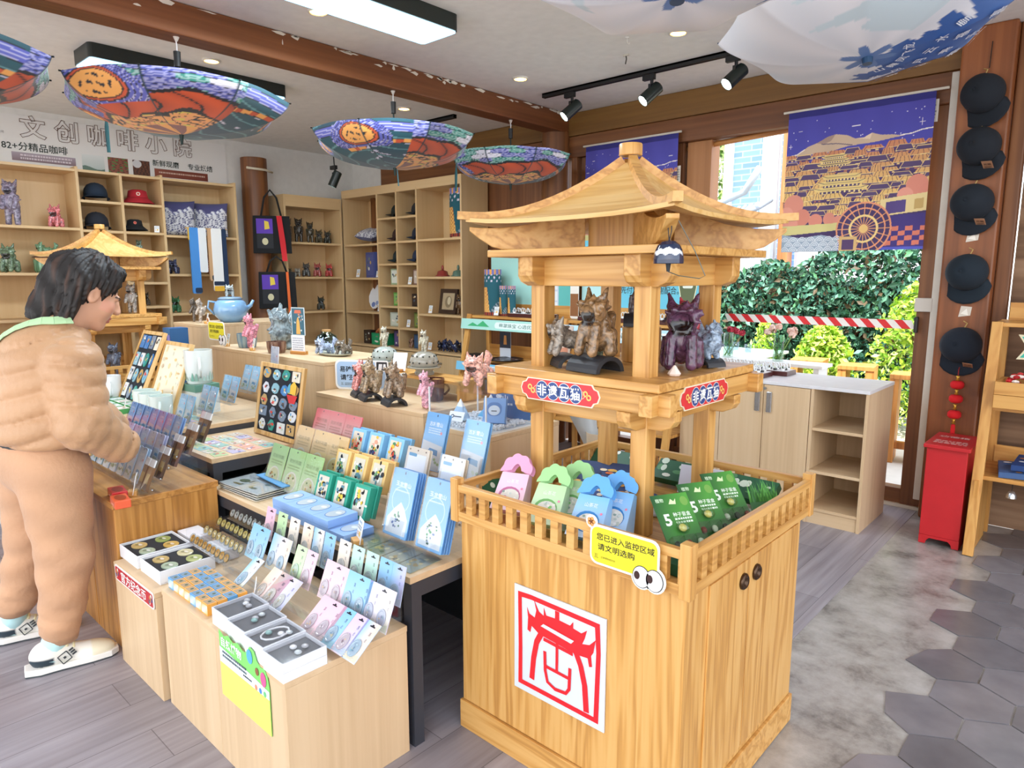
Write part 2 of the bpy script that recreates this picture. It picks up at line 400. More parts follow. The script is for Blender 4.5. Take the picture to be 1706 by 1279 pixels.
# the room: x runs along the window wall, y towards it
YW, XL, ZC = 4.95, -7.1, 2.9
def struct(mb, name, m, smooth=False, label=None, cat=None, bevel=0):
 return mb.build(name, m, smooth=smooth, kind='structure', bevel=bevel, label=label, cat=cat)
def floor_mat():
 m, nt, b = newmat('grey_plank_laminate')
 tc = nd(nt, 'ShaderNodeTexCoord'); mp = nd(nt, 'ShaderNodeMapping'); mp.inputs['Rotation'].default_value = (0, 0, PI / 2)
 nt.links.new(tc.outputs['Object'], mp.inputs['Vector'])
 br = nd(nt, 'ShaderNodeTexBrick'); setin(br, Scale=1.0, Mortar_Size=.0016, Brick_Width=1.25, Row_Height=.19, Bias=0.0)
 br.inputs['Color1'].default_value = (*lin('#8d8a92'), 1); br.inputs['Color2'].default_value = (*lin('#a19da5'), 1); br.inputs['Mortar'].default_value = (*lin('#6f6c73'), 1)
 nt.links.new(mp.outputs[0], br.inputs['Vector'])
 m2 = nd(nt, 'ShaderNodeMapping'); m2.inputs['Scale'].default_value = (28, 1.3, 1); nt.links.new(tc.outputs['Object'], m2.inputs['Vector'])
 n = nd(nt, 'ShaderNodeTexNoise'); setin(n, Scale=1.0, Detail=4.0); nt.links.new(m2.outputs[0], n.inputs['Vector'])
 rp = nd(nt, 'ShaderNodeValToRGB'); rp.color_ramp.elements[0].position = .3; rp.color_ramp.elements[0].color = (.72, .7, .7, 1); rp.color_ramp.elements[1].position = .7; rp.color_ramp.elements[1].color = (1.08, 1.08, 1.08, 1)
 nt.links.new(n.outputs['Fac'], rp.inputs['Fac'])
 mx = nd(nt, 'ShaderNodeMix', data_type='RGBA', blend_type='MULTIPLY'); mx.inputs[0].default_value = 1
 nt.links.new(br.outputs['Color'], mx.inputs[6]); nt.links.new(rp.outputs['Color'], mx.inputs[7]); nt.links.new(mx.outputs[2], b.inputs['Base Color'])
 b.inputs['Roughness'].default_value = .38
 return m
def cement_mat():
 m, nt, b = newmat('worn_cement')
 tc = nd(nt, 'ShaderNodeTexCoord'); n = nd(nt, 'ShaderNodeTexNoise'); setin(n, Scale=6.0, Detail=9.0, Roughness=.7, Distortion=.1)
 nt.links.new(tc.outputs['Object'], n.inputs['Vector']); rp = nd(nt, 'ShaderNodeValToRGB'); e = rp.color_ramp.elements
 e[0].position = .32; e[0].color = (*lin('#625f5c'), 1); e[1].position = .64; e[1].color = (*lin('#aeaca9'), 1); x = e.new(.46); x.color = (*lin('#94918d'), 1)
 nt.links.new(n.outputs['Fac'], rp.inputs['Fac']); nt.links.new(rp.outputs['Color'], b.inputs['Base Color'])
 bp = nd(nt, 'ShaderNodeBump'); setin(bp, Strength=.3, Distance=.01); nt.links.new(n.outputs['Fac'], bp.inputs['Height']); nt.links.new(bp.outputs[0], b.inputs['Normal'])
 b.inputs['Roughness'].default_value = .28; return m
XB = -.93                                            # edge of the laminate; cement, then tiles beyond
mb = MB(); mb.box(XL, XB, -3.5, YW, -.06, 0); struct(mb, 'floor', floor_mat())
mb = MB(); e1 = [(-.93, -3.5)]; mb.box(XB, 5.5, -3.5, YW, -.06, -.003); struct(mb, 'floor_cement', cement_mat())
mb = MB(); a = .142; hr = random.Random(3); tx, ty = a * math.sqrt(3), a * 1.5
for j in range(-16, 26):
 for i in range(0, 23):
  cx = -.42 + (i + (.5 if j % 2 else 0)) * tx; cy = j * ty
  if cy > YW - .05 or cy < -3.4 or cx > 5.2: continue
  pts = [(cx + (a - .0045) * math.cos(R(30 + 60 * k)), cy + (a - .0045) * math.sin(R(30 + 60 * k))) for k in range(6)]
  lim = -.56 + .05 * math.sin(cy * 3.1) + .03 * math.sin(cy * 9)
  pts = [(max(x, lim + .03 * math.sin(y * 21)), min(y, YW - .002)) for x, y in pts]
  v = hr.uniform(-.03, .03); mb.prism(pts, -.004, .002, lin((.36 + v, .35 + v, .36 + v)) if False else mixc(lin('#69676c'), lin('#828086'), hr.random()))
m, nt, b = newmat('hexagon_tile'); at_ = nd(nt, 'ShaderNodeAttribute', attribute_name='Col'); tc = nd(nt, 'ShaderNodeTexCoord'); n = nd(nt, 'ShaderNodeTexNoise'); setin(n, Scale=7.0, Detail=5.0)
nt.links.new(tc.outputs['Object'], n.inputs['Vector']); rp = nd(nt, 'ShaderNodeValToRGB'); rp.color_ramp.elements[0].color = (.6, .6, .62, 1); rp.color_ramp.elements[1].color = (1.35, 1.33, 1.3, 1); nt.links.new(n.outputs['Fac'], rp.inputs['Fac'])
mx = nd(nt, 'ShaderNodeMix', data_type='RGBA', blend_type='MULTIPLY'); mx.inputs[0].default_value = 1; nt.links.new(at_.outputs['Color'], mx.inputs[6]); nt.links.new(rp.outputs['Color'], mx.inputs[7]); nt.links.new(mx.outputs[2], b.inputs['Base Color'])
b.inputs['Roughness'].default_value = .22
struct(mb, 'floor_tiles', m)
mb = MB(); mb.box(XL - .15, 1.6, -2.2, YW + .15, ZC, ZC + .15); struct(mb, 'ceiling', plain('#f1f0ec', .8))
white = plain('#e6e5e2', .75)
mb = MB(); mb.box(XL - .15, XL, -2.2, YW + .15, -.06, ZC); struct(mb, 'wall_left', white)
dk = dark(0)
mb = MB(); mb.box(XL, -6.55, YW, YW + .15, 0, ZC); struct(mb, 'wall_back', white)
mb = MB(); mb.box(-6.55, -3.86, YW, YW + .12, 0, ZC); struct(mb, 'wall_back_panelled', dark(2))
mb = MB(); mb.box(-6.5, -.57, YW - .05, YW + .12, 2.71, ZC - .002); struct(mb, 'beam_valance', wood('valance', '#99743d', '#86602f', '#6d4a22', 0, .5, .5, .9, lines=False), bevel=.004)
mb = MB(); mb.box(-6.5, -.57, YW - .035, YW + .12, 2.53, 2.708); struct(mb, 'beam_lower_valance', dk, bevel=.004)
mb = MB(); mb.lathe([(.12, 0), (.12, ZC - .02)], 24); mb.v = [(x - 3.92, y + 4.86, z) for x, y, z in mb.v]; struct(mb, 'column_timber', dark(2), smooth=True).data.set_sharp_from_angle(angle=R(40))
mb = MB(); mb.box(-3.78, -3.72, YW - .04, YW + .1, 0, 2.53); mb.box(-3.7, -3.3, YW, YW + .1, 0, 2.53); struct(mb, 'trim_window_left', dark(2), bevel=.004)
mb = MB(); mb.box(-2.95, -2.72, YW + .0, YW + .14, 0, 2.53); struct(mb, 'trim_window_post', dark(2), bevel=.005)
mb = MB(); mb.box(-2.7, -2.5, YW + .02, YW + .16, 0, 2.53); struct(mb, 'trim_window_jamb', wood('door_jamb', '#c08a58', '#aa7344', '#8d5930', 2, .5, .5, .9, lines=False), bevel=.005)
mb = MB(); mb.box(-1.04, -.9, YW, YW + .12, 0, 2.53); struct(mb, 'trim_window_right', dark(2), bevel=.004)
mb = MB(); mb.box(-3.3, -1.04, YW + .01, YW + .1, 0, .12); struct(mb, 'trim_window_sill', dk, bevel=.004)
mb = MB(); mb.box(-1.5, -.9, YW - .02, YW + .01, .0, .02); struct(mb, 'trim_sill_strip', plain('#cfc9bd', .6))
mb = MB(); mb.box(-.56, 5.5, YW, YW + .12, 0, ZC); struct(mb, 'wall_back_right', wood('worn_boards', '#a98a70', '#8a6a50', '#5f4430', 0, .5, .7, 1.0, lines=False))
mb = MB(); mb.box(-.9, -.64, 4.8, YW + .1, 0, ZC); struct(mb, 'column_hat_post', wood('hat_post', '#a8683a', '#8d5028', '#693817', 2, .45, .4, 1.0, lines=False), bevel=.012)
mb = MB(); mb.box(-.638, -.565, 4.88, YW - .001, 0, ZC); struct(mb, 'column_side_post', dark(2), bevel=.008)
mb = MB(); mb.box(-.955, -.915, 4.905, 4.935, .08, 2.7); struct(mb, 'trim_cable_strip', plain('#d8d4ca', .5), bevel=.003)
mb = MB(); mb.box(-3.96, -3.8, -2.2, YW - .06, 2.74, ZC - .001); struct(mb, 'beam_ceiling', wood('beam', '#a0683f', '#84502c', '#683a1c', 1, .5, .45, 1.0, lines=False), bevel=.008)
mb = MB(); pr = random.Random(5)
for i in range(46):
 y = pr.choice([pr.uniform(-1, 4.8), pr.uniform(2.2, 4.8)]); z = 2.9 - abs(pr.gauss(0, .016)); l = pr.uniform(.012, .06); h = pr.uniform(.004, .014); z = min(z, 2.897 - h)
 mb.at(wallframe((-3.799, y, z), '+x')).poly([(-l, 0), (-l * .3, -h * pr.random()), (l * .6, -h), (l, h * .2), (l * .2, h)], .0008, '#e3dccd')
for y, z, w_, h_ in ((1.28, 2.84, .05, .012), (1.34, 2.85, .06, .01), (2.2, 2.84, .004, .016), (3.0, 2.87, .012, .016), (1.42, 2.83, .02, .006)):
 mb.at(wallframe((-3.799, y, z), '+x')).poly([(-w_, -h_ * .5), (0, -h_), (w_, -h_ * .6), (w_ * .7, h_ * .3), (w_ * .1, h_), (-w_ * .6, h_ * .5)], .0008, '#e3dccd')
mb.at(Matrix.Identity(4)); struct(mb, 'trim_peeling_paint', printed(.7))
mb = MB(); mb.lathe([(.13, 0), (.13, 2.72)], 20); mb.v = [(x - 6.94, y + 3.62, z) for x, y, z in mb.v]; struct(mb, 'column_round_left', dark(2), smooth=True).data.set_sharp_from_angle(angle=R(40))
mb = MB(); mb.tube([(-6.8, 3.47, 2.6), (-6.78, 3.66, 2.595), (-6.86, 3.78, 2.59)], .012); struct(mb, 'trim_column_rope', plain('#d9cfb8', .7), smooth=True)
mb = MB(); mb.lathe([(.09, 0), (.09, 2.5)], 16); mb.v = [(x - 6.46, y + 4.84, z) for x, y, z in mb.v]; struct(mb, 'column_corner', dark(2), smooth=True)
# wooden kiosk: cabinet, tray, pavilion
def roof_fn(h0, h1, half, ov):
 """concave pyramid: returns height at plan distance t (0 apex .. 1 eave)"""
 return lambda t: h0 + (h1 - h0) * ((1 - t) ** 1.9)
def pavilion(t, w, c, zt):
 """posts, shelf, brackets, beams and sweeping roof. c = centre in the thing's frame, zt = z of tray floor"""
 cx, cy = c; d = .19; WX, WY, WZ = w(0), w(1), w(2)
 for sx in (-1, 1):
  for sy in (-1, 1):
   mb = MB(); mb.box(cx + sx * d - .027, cx + sx * d + .027, cy + sy * d - .027, cy + sy * d + .027, zt, 1.535); mb.build('post', WZ, t, bevel=.003)
 mb = MB(); mb.box(cx - .3, cx + .3, cy - .3, cy + .3, 1.196, 1.222); mb.build('display_shelf', WX, t, bevel=.003)
 for ax in (0, 1):
  for s in (-1, 1):
   mb = MB()
   if ax == 0: mb.box(cx - .335, cx + .335, cy + s * .28 - .02, cy + s * .28 + .02, 1.135, 1.195)
   else: mb.box(cx + s * .28 - .02, cx + s * .28 + .02, cy - .335, cy + .335, 1.136, 1.194)
   mb.build('shelf_rail', WX if ax == 0 else WY, t, bevel=.003)
   mb = MB(); L = .30; prof = [(-L, .058), (-L, .03), (-L + .012, .012), (-L + .04, 0), (L - .04, 0), (L - .012, .012), (L, .03), (L, .058)]
   M = Matrix(((1, 0, 0, cx), (0, 0, -1, cy + s * d), (0, 1, 0, 1.075), (0, 0, 0, 1))) if ax == 0 else Matrix(((0, 0, 1, cx + s * d), (1, 0, 0, cy), (0, 1, 0, 1.0765), (0, 0, 0, 1)))
   mb.at(M).prism(prof, -.022, .022); mb.build('shelf_bracket', WX if ax == 0 else WY, t, bevel=.003)
   mb = MB(); L = .275; h = .088; prof = [(-L, h), (-L, .03), (-L + .012, .012), (-L + .04, 0), (L - .04, 0), (L - .012, .012), (L, .03), (L, h)]
   M = Matrix(((1, 0, 0, cx), (0, 0, -1, cy + s * d), (0, 1, 0, 1.475), (0, 0, 0, 1))) if ax == 0 else Matrix(((0, 0, 1, cx + s * d), (1, 0, 0, cy), (0, 1, 0, 1.476), (0, 0, 0, 1)))
   mb.at(M).prism(prof, -.026, .026); mb.build('roof_beam', WX if ax == 0 else WY, t, bevel=.003)
 mb = MB(); q = .315
 for s in (-1, 1): mb.box(cx - q, cx + q, cy + s * (q - .02) - .02, cy + s * (q - .02) + .02, 1.563, 1.585); mb.box(cx + s * (q - .02) - .02, cx + s * (q - .02) + .02, cy - q + .04, cy + q - .04, 1.563, 1.585)
 mb.build('roof_plate', WX, t, bevel=.002)
 mb = MB(); mb.box(cx - .09, cx + .09, cy - .09, cy + .09, 1.585, 1.74); mb.build('king_block', WZ, t)
 for k in range(4):
  ang = PI / 4 + k * PI / 2; mb = MB(); rr = [.14, .22, .30, .36, .40, .43, .47, .50]
  top = [1.735, 1.692, 1.667, 1.657, 1.653, 1.652, 1.652, 1.655]; bot = [1.59, 1.586, 1.586, 1.586, 1.587, 1.595, 1.62, 1.643]
  prof = [(r, z) for r, z in zip(rr, bot)] + [(r, z) for r, z in zip(rr[::-1], top[::-1])]
  M = Matrix(((math.cos(ang), 0, -math.sin(ang), cx), (math.sin(ang), 0, math.cos(ang), cy), (0, 1, 0, 0), (0, 0, 0, 1)))
  mb.at(M).prism(prof[::-1] if False else prof, -.017, .017); mb.build('corner_wing', WX, t, bevel=.002)
 H = roof_fn(1.668, 1.873, .37, 0); N = 10; ev = .362
 for k in range(4):
  mb = MB(); M = T(cx, cy, 0) @ RZ(k * PI / 2); mb.at(M)
  pts = []
  for j in range(N + 1):
   tt = .06 + .94 * j / N; y = -ev * tt; hw = ev * tt
   for i in range(9):
    u = i / 8 * 2 - 1; z = H(tt) + .016 * (abs(u) ** 3) * tt ** 3
    pts.append((u * hw, y - .012 * (1 - abs(u)) * 0, z))
  n = len(pts); vs = pts + [(x, y, z - .012) for x, y, z in pts]; fs = []
  for j in range(N):
   for i in range(8):
    q = (j * 9 + i, (j + 1) * 9 + i, (j + 1) * 9 + i + 1, j * 9 + i + 1); fs.append(q); fs.append(tuple(n + x for x in q[::-1]))
  for i in range(8): q = N * 9 + i; fs.append((q, n + q, n + q + 1, q + 1))
  mb.add(vs, fs); mb.build('roof_slope', wood('pine_roof', '#e4c184', '#d9ae69', '#c4914f', 0, 1.1, .4, .7) if w is pine else w(0), t)
 for k in range(4):
  ang = PI / 4 + k * PI / 2; mb = MB(); P = []
  for j in range(13):
   tt = .05 + 1.0 * j / 12; r = ev * math.sqrt(2) * tt; z = (H(min(tt, 1)) + .016 * min(tt, 1) ** 3) + .006 + max(0, tt - 1) * .02
   P.append((cx + r * math.cos(ang), cy + r * math.sin(ang), z))
  for a_, b_ in zip(P, P[1:]): mb.bar(a_, b_, .026, .024)
  mb.build('hip_ridge', w(0), t)
 mb = MB(); mb.at(T(cx, cy, 0)).lathe([(.034, 1.872), (.036, 1.874), (.036, 1.905), (.034, 1.908)], 28); mb.build('finial', w(2), t, smooth=True, angle=40)
def tray(t, w, x0, x1, y0, y1, z0, z1, n=14):
 """slotted railing round the cabinet top"""
 th = .02
 for ax, a, b, c, s in ((0, x0, x1, y0, 1), (0, x0, x1, y1, -1), (1, y0, y1, x0, 1), (1, y0, y1, x1, -1)):
  mb = MB()
  def bx(u0, u1, za, zb):
   lo, hi = sorted((c, c + s * th)); lo += .0006 * ax; hi -= .0006 * ax
   if ax == 0: mb.box(u0, u1, lo, hi, za, zb)
   else: mb.box(lo, hi, u0, u1, za, zb)
  bx(a + .02, b - .02, z0, z0 + .03); bx(a + .02, b - .02, z1 - .024, z1)
  for i in range(n + 1):
   u = a + .02 + (b - a - .04) * (i + .0) / n; hw = .0135
   bx(max(a + .02, u - hw), min(b - .02, u + hw), z0 + .03, z1 - .024)
  mb.build('tray_rail', w(ax), t, bevel=.0015)
 for x in (x0, x1):
  for y in (y0, y1):
   mb = MB(); sx = 1 if x == x0 else -1; sy = 1 if y == y0 else -1
   mb.box(min(x, x + sx * .028) - .004 * (sx > 0) + 0, max(x, x + sx * .028) + .004 * (sx < 0), min(y, y + sy * .028) - .004 * (sy > 0), max(y, y + sy * .028) + .004 * (sy < 0), z0 - .005, z1 + .018); mb.build('tray_corner', w(2), t, bevel=.002)
 mb = MB(); mb.box(x0 + .02, x1 - .02, y0 + .02, y1 - .02, z0 - .0, z0 + .012); mb.build('tray_floor', w(0), t)
KX0, KX1, KY0, KY1 = -1.545, -.745, 1.449, 2.218
t = thing('display_kiosk', 'pine kiosk with sweeping pagoda roof and red seal on its cabinet, nearest in the shop', 'kiosk')
KIOSK = t
mb = MB(); mb.box(KX0, KX1, KY0, KY1, .1, .735); mb.build('cabinet_body', pine(2), t, bevel=.003)
mb = MB(); q = .008
mb.box(KX0 - q, KX1 + q, KY0 - q, KY0 + .012, 0, .098); mb.box(KX0 - q, KX1 + q, KY1 - .012, KY1 + q, 0, .098); mb.box(KX0 - q, KX0 + .012, KY0 + .012, KY1 - .012, 0, .098); mb.box(KX1 - .012, KX1 + q, KY0 + .012, KY1 - .012, 0, .098)
mb.build('plinth', pine(0), t, bevel=.002)
for y0, y1, ky in ((KY0 + .12, 1.812, 1.77), (1.816, KY1 - .03, 1.856)):
 mb = MB(); mb.box(KX1, KX1 + .006, y0, y1, .125, .715); dr = mb.build('door', pine(2), t, bevel=.0015)
 mb = MB(); mb.at(Matrix(((0, 0, 1, KX1 + .006), (1, 0, 0, ky), (0, 1, 0, .66), (0, 0, 0, 1)))).lathe([(.024, 0), (.024, .006), (.018, .011), (.012, .009), (.009, .003)], 20); mb.build('knob', plain('#4a3524', .25, .6), dr, smooth=True)
tray(t, pine, -1.556, -.722, 1.42, 2.25, .737, .855)
pavilion(t, pine, (-1.21, 1.87), .75)
S = thing('seal_board', 'white board with a red seal emblem stuck on the front of the nearest kiosk cabinet', 'sign', (-1.14, KY0 - .001, .42))
mb = MB(); mb.at(wallframe((0, -.004, 0), '-y')); mb.prism([(-.167, -.168), (.167, -.168), (.167, .168), (-.167, .168)], -.003, .001, '#d3dbe6'); mb.build('board', printed(.4), S)
mb = MB(); mb.at(wallframe((0, -.0062, 0), '-y')); red = '#e3202b'; mb.color(red)
o = [(-.15, -.148), (.148, -.15), (.152, .06), (.147, .148), (-.1, .152), (-.152, .149), (-.149, -.02)]; i_ = [(-.134, -.133), (.132, -.135), (.137, .06), (.131, .133), (-.1, .137), (-.137, .134), (-.134, -.02)]
n = len(o); mb.add([(x, y, 0) for x, y in o + i_], [(k, (k + 1) % n, n + (k + 1) % n, n + k) for k in range(n)])
sz = 0.0
def stroke(pts, ws):
 pts = [(x * 1.14, y * 1.1) for x, y in pts]
 L = []; Rr = []
 for k, p in enumerate(pts):
  a = Vector(pts[max(0, k - 1)]); b = Vector(pts[min(len(pts) - 1, k + 1)]); d = (b - a).normalized(); nn = Vector((-d.y, d.x)); w_ = ws[k] if isinstance(ws, (list, tuple)) else ws
  L.append(Vector(p) + nn * w_ / 2); Rr.append(Vector(p) - nn * w_ / 2)
 global sz; sz += .0002; m = len(pts); mb.add([(*p, sz) for p in L + Rr], [(k, k + 1, m + k + 1, m + k) for k in range(m - 1)])
mb.poly([(x * 1.14, y * 1.1) for x, y in [(-.098, .07), (-.102, .1), (-.093, .083), (-.075, .078), (-.07, .1), (-.078, .128), (-.06, .1), (-.045, .094), (-.045, .118), (-.036, .098), (-.008, .1), (-.008, .122), (.006, .122), (.006, .1), (.04, .098), (.05, .112), (.05, .094), (.075, .09), (.092, .104), (.085, .078), (.078, .062), (.1, .068), (.118, .088), (.112, .052), (.105, .04), (.109, .012), (.1, .008), (.095, .03), (.06, .026), (-.06, .036), (-.085, .05), (-.09, .03), (-.1, .034)]])
stroke([(-.05, .045), (-.068, .01), (-.078, -.04), (-.084, -.105)], .019); stroke([(.055, .04), (.075, .0), (.088, -.05), (.094, -.12)], .019)
stroke([(-.045, .028), (.05, .022)], .011); stroke([(0, .04), (0, -.045)], .010)
stroke([(-.04, -.005), (-.038, -.06), (-.03, -.09), (-.005, -.1), (.03, -.096), (.04, -.08), (.042, -.02)], .011); stroke([(-.038, -.047), (.04, -.05)], .010)
mb.build('seal_print', printed(.4), S)
mb = MB(); mb.at(wallframe((0, -.0068, 0), '-y')); mb.quad([(-.05, .079, .002), (.062, .068, .002), (.052, .056, .002), (-.06, .069, .002)], ['#d3dbe6'] * 4); mb.build('seal_pale_bar', printed(.4), S)  # pale bar in the board colour across the red seal
def eyes_notice(loc, facing, lab, sc=1.0, txt2='请文明选购', back='plain'):
 S = thing('notice_board', lab, 'sign', loc); S.scale = (sc,) * 3
 mb = MB(); mb.at(wallframe((0, 0, 0), facing))
 mb.prism(rrect(.206, .108, .022), -.002, .001, '#f3f4ef');
 for x in (.055, .092): mb.disc(x, -.048, .031, .034, .0004, 20, '#f3f4ef'); mb.prism([(x + .031 * math.cos(a / 10 * PI), -.048 + .034 * math.sin(a / 10 * PI)) for a in range(20)], -.002, .0005, '#f3f4ef')
 mb.prism([(-.1 + .018 * math.cos(a / 8 * PI), .058 + .018 * math.sin(a / 8 * PI)) for a in range(16)], -.002, .0007, '#f3f4ef')
 mb.build('board', printed(.4), S)
 mb = MB(); mb.at(wallframe((0, 0, 0), facing)); mb.poly(rrect(.196, .096, .019), .0016, '#e8dc2c')
 mb.text('您已进入监控区域', .004, .024, .019, .0022, '#20201a', .012, w=.172); mb.text(txt2, -.022, -.003, .019, .0022, '#20201a', .012, w=.112)
 mb.text('瓦', -.082, -.031, .012, .0022, '#6a6420'); mb.text('古城博物馆文创', -.046, -.031, .006, .0022, '#5a5520')
 for k in range(5): a = 2 * PI * k / 5; mb.disc(-.1 + .0075 * math.cos(a), .058 + .0075 * math.sin(a), .006, .006, .0022, 10, '#ea9a55')
 mb.disc(-.1, .058, .004, .004, .003, 10, '#6a3a1a'); mb.build('print', printed(.4), S)
 mb = MB(); mb.at(wallframe((0, 0, 0), facing))
 for x in (.055, .092): mb.disc(x, -.048, .0255, .029, .003, 24, '#333333'); mb.disc(x, -.048, .0235, .027, .0035, 24, '#f6f6f6'); mb.disc(x - .012, -.046, .0085, .011, .004, 16, '#3a2320')
 mb.build('eyes', printed(.3), S); return S
eyes_notice((-.9, 1.405, .812), '-y', 'yellow cut-out notice with cartoon eyes clipped on the front rail of the near kiosk tray')
def plaque(loc, facing, lab, sc=1.0):
 S = thing('shop_plaque', lab, 'sign', loc); S.scale = (sc,) * 3; F = wallframe((0, 0, 0), facing)
 out = [(-.15, 0), (-.143, .018), (-.13, .022), (-.122, .034), (.122, .034), (.13, .022), (.143, .018), (.15, 0), (.143, -.018), (.13, -.022), (.122, -.034), (-.122, -.034), (-.13, -.022), (-.143, -.018)][::-1]
 mb = MB(); mb.at(F).prism(out, -.002, .001, '#eadfc4'); mb.poly([(x * .97, y * .9) for x, y in out], .0018, '#d5333a'); mb.build('board', printed(.4), S)
 mb = MB(); mb.at(F)
 for x in (-.105, .105):
  for dx, dy in ((-.006, .005), (.006, -.005)): mb.ring(x + dx, dy, .0045, .009, .003, 14, '#f0c46a')
 for x in (-.085, .085): mb.ring(x, 0, .01, .012, .0026, 14, '#e8b9a0')
 for k, ch in enumerate('非遗瓦猫'):
  x = -.063 + k * .042; mb.disc(x, 0, .0245, .0285, .0026, 24, '#efe9dd'); mb.disc(x, 0, .0225, .0265, .0032, 24, '#2f4a86'); mb.text(ch, x, 0, .036, .004, '#f7f7f2', .02, w=.036)
 mb.build('print', printed(.4), S); return S
plaque((-1.245, 1.57, 1.165), '-y', 'red scalloped plaque with four white characters on the front shelf rail of the near kiosk')
plaque((-.908, 1.83, 1.165), '+x', 'red scalloped plaque with four white characters on the right shelf rail of the near kiosk')
# things on and under the ceiling
def panel_light(x, y0, y1, wd, z0, lab):
 t = thing('ceiling_panel_light', lab, 'lamp', (x, (y0 + y1) / 2, z0), group=None); L = y1 - y0
 mb = MB(); o = rrect(wd, L, .03); n = len(o)
 mb.prism(o, 0.006, ZC - z0 - .0005); mb.build('housing', plain('#1f2724', .35), t)
 mb = MB(); mb.poly(rrect(wd - .014, L - .014, .025)[::-1], .0); mb.prism(rrect(wd - .014, L - .014, .025), .0, .006); mb.build('diffuser', glow('#c4ecff', .95, 'cool_diffuser'), t)
 a = light('panel_glow', 'AREA', (x, (y0 + y1) / 2, z0 - .012), 30 * L * wd / .3, (.88, .96, 1), shape='RECTANGLE', size=wd, size_y=L)
 a.parent = None
 return t
panel_light(-4.955, 1.5, 2.8, .3, 2.81, 'long black ceiling light with cold glowing panel above the scale-patterned umbrella at left')
panel_light(-3.02, 1.4, 2.72, .3, 2.81, 'long black ceiling light with cold glowing panel cut by the top edge')
def downlight(px, py, lab):
 p = PZ(px, py, ZC); t = thing('downlight', lab, 'lamp', (p.x, p.y, ZC - .012))
 mb = MB(); mb.lathe([(.058, .0115), (.055, .003), (.046, 0), (.043, .004), (.043, .0115)], 24, caps=False); mb.build('rim', plain('#e9e4d8', .5), t, smooth=True)
 mb = MB(); mb.lathe([(.001, .006), (.043, .006)], 20); mb.build('lens', glow('#ffe6a0', 4.5, 'warm_lens'), t)
for px, py, lab in ((352, 100, 'round warm downlight in the ceiling beside the left panel light'), (530, 18, 'round warm downlight in the ceiling beside the big panel light at the top edge'), (867, 130, 'round warm downlight in the ceiling beside the three-spot track'),
     (1130, 53, 'round warm downlight in the ceiling below the edge of the pale umbrella'), (673, 180, 'round warm downlight above the umbrella with the round face coin'), (533, 213, 'round warm downlight furthest to the back left corner')):
 downlight(px, py, lab)
p = PZ(592, 132, ZC); S = thing('smoke_detector', 'white round smoke detector on the ceiling beside the beam', 'smoke detector', (p.x, p.y, ZC - .055))
mb = MB(); mb.lathe([(.07, .055), (.072, .04), (.066, .038), (.066, .03), (.072, .027), (.07, .012), (.05, .0), (.001, 0)][::-1], 28); mb.build('body', plain('#e6e4de', .5), S, smooth=True, angle=35)
def spot(x, y, zt, aim, lab, on=True):
 t = thing('track_spotlight', lab, 'lamp', (x, y, zt), group=None); d = Vector(aim).normalized()
 mb = MB(); mb.box(-.05, .04, -.016, .016, -.038, 0); mb.build('adapter', plain('#15171a', .4), t, bevel=.003)
 mb = MB(); mb.cyl((.018, 0, -.038), (.018, 0, -.075), .011); mb.box(.008, .028, -.03, .03, -.1, -.07); mb.build('bracket', plain('#15171a', .4), t)
 c = Vector((.018, 0, -.125)); a = c - d * .075; b = c + d * .085
 mb = MB(); mb.at(Matrix.Translation(a) @ d.to_track_quat('Z', 'Y').to_matrix().to_4x4()).lathe([(.001, 0), (.034, .002), (.042, .01), (.043, .16), (.039, .16), (.038, .145)], 24, caps=False); h = mb.build('barrel', plain('#16211f', .35), t, smooth=True, angle=40)
 mb = MB(); mb.at(Matrix.Translation(a) @ d.to_track_quat('Z', 'Y').to_matrix().to_4x4()).lathe([(.001, .147), (.038, .147)], 20); mb.build('lens', glow('#f2fff9', 22, 'spot_lens') if on else plain('#cfd8d6', .2), h)
 if on:
  l = light('spot_beam', 'SPOT', (x + .018 + d.x * .12, y + d.y * .12, zt - .125 + d.z * .12), 16, (.95, 1, .98), tuple(d.to_track_quat('-Z', 'Y').to_euler()), spot_size=R(60), spot_blend=.6, shadow_soft_size=.04)
def track(x0, x1, y, lab, z=ZC):
 t = thing('lighting_track', lab, 'lighting track', ((x0 + x1) / 2, y, z - .032)); mb = MB(); h = (x1 - x0) / 2
 mb.box(-h, h, -.018, -.006, 0, .0315); mb.box(-h, h, .006, .018, 0, .0315); mb.box(-h, h, -.018, .018, .02, .0315); mb.build('rail', plain('#121416', .4), t)
 mb = MB()
 for s in (-1, 1): mb.box(s * h - .012 * (s > 0), s * h + .012 * (s < 0) + 0, -.0185, .0185, -.0005, .031)
 mb.build('end_cap', plain('#0c0d0e', .5), t)
track(-3.56, -1.9, 4.26, 'black ceiling track carrying three lit spotlights along the window wall')
for x, lab in ((-3.3, 'first black track spotlight from the dark timber column'), (-2.62, 'middle black spotlight of the lit window track'), (-2.02, 'black track spotlight closest to the pale umbrella rim')):
 spot(x, 4.26, ZC - .032, (-.42, -.62, -.66), lab)
spot(-1.42, 4.26, ZC - .002, (.0, -.6, -.75), 'black spotlight half hidden behind the large white umbrella')
track(-5.95, -4.55, 4.25, 'black ceiling track above the shelf unit at the back')
spot(-4.9, 4.25, ZC - .032, (.2, .6, -.7), 'black spotlight at the right end of the back track', False)
spot(-6.05, 4.0, ZC - .3, (-.25, -.3, -.85), 'black spotlight hanging beside the umbrella near the white corner', True)
mb = MB(); mb.tube([(0, 0, .3), (0, 0, .2), (.018, 0, 0)], .006); o = mb.build('drop_rod', plain('#111111'), None, label='thin black rod holding the corner spotlight', cat='rod'); o.location = (-6.05, 4.0, ZC - .3)
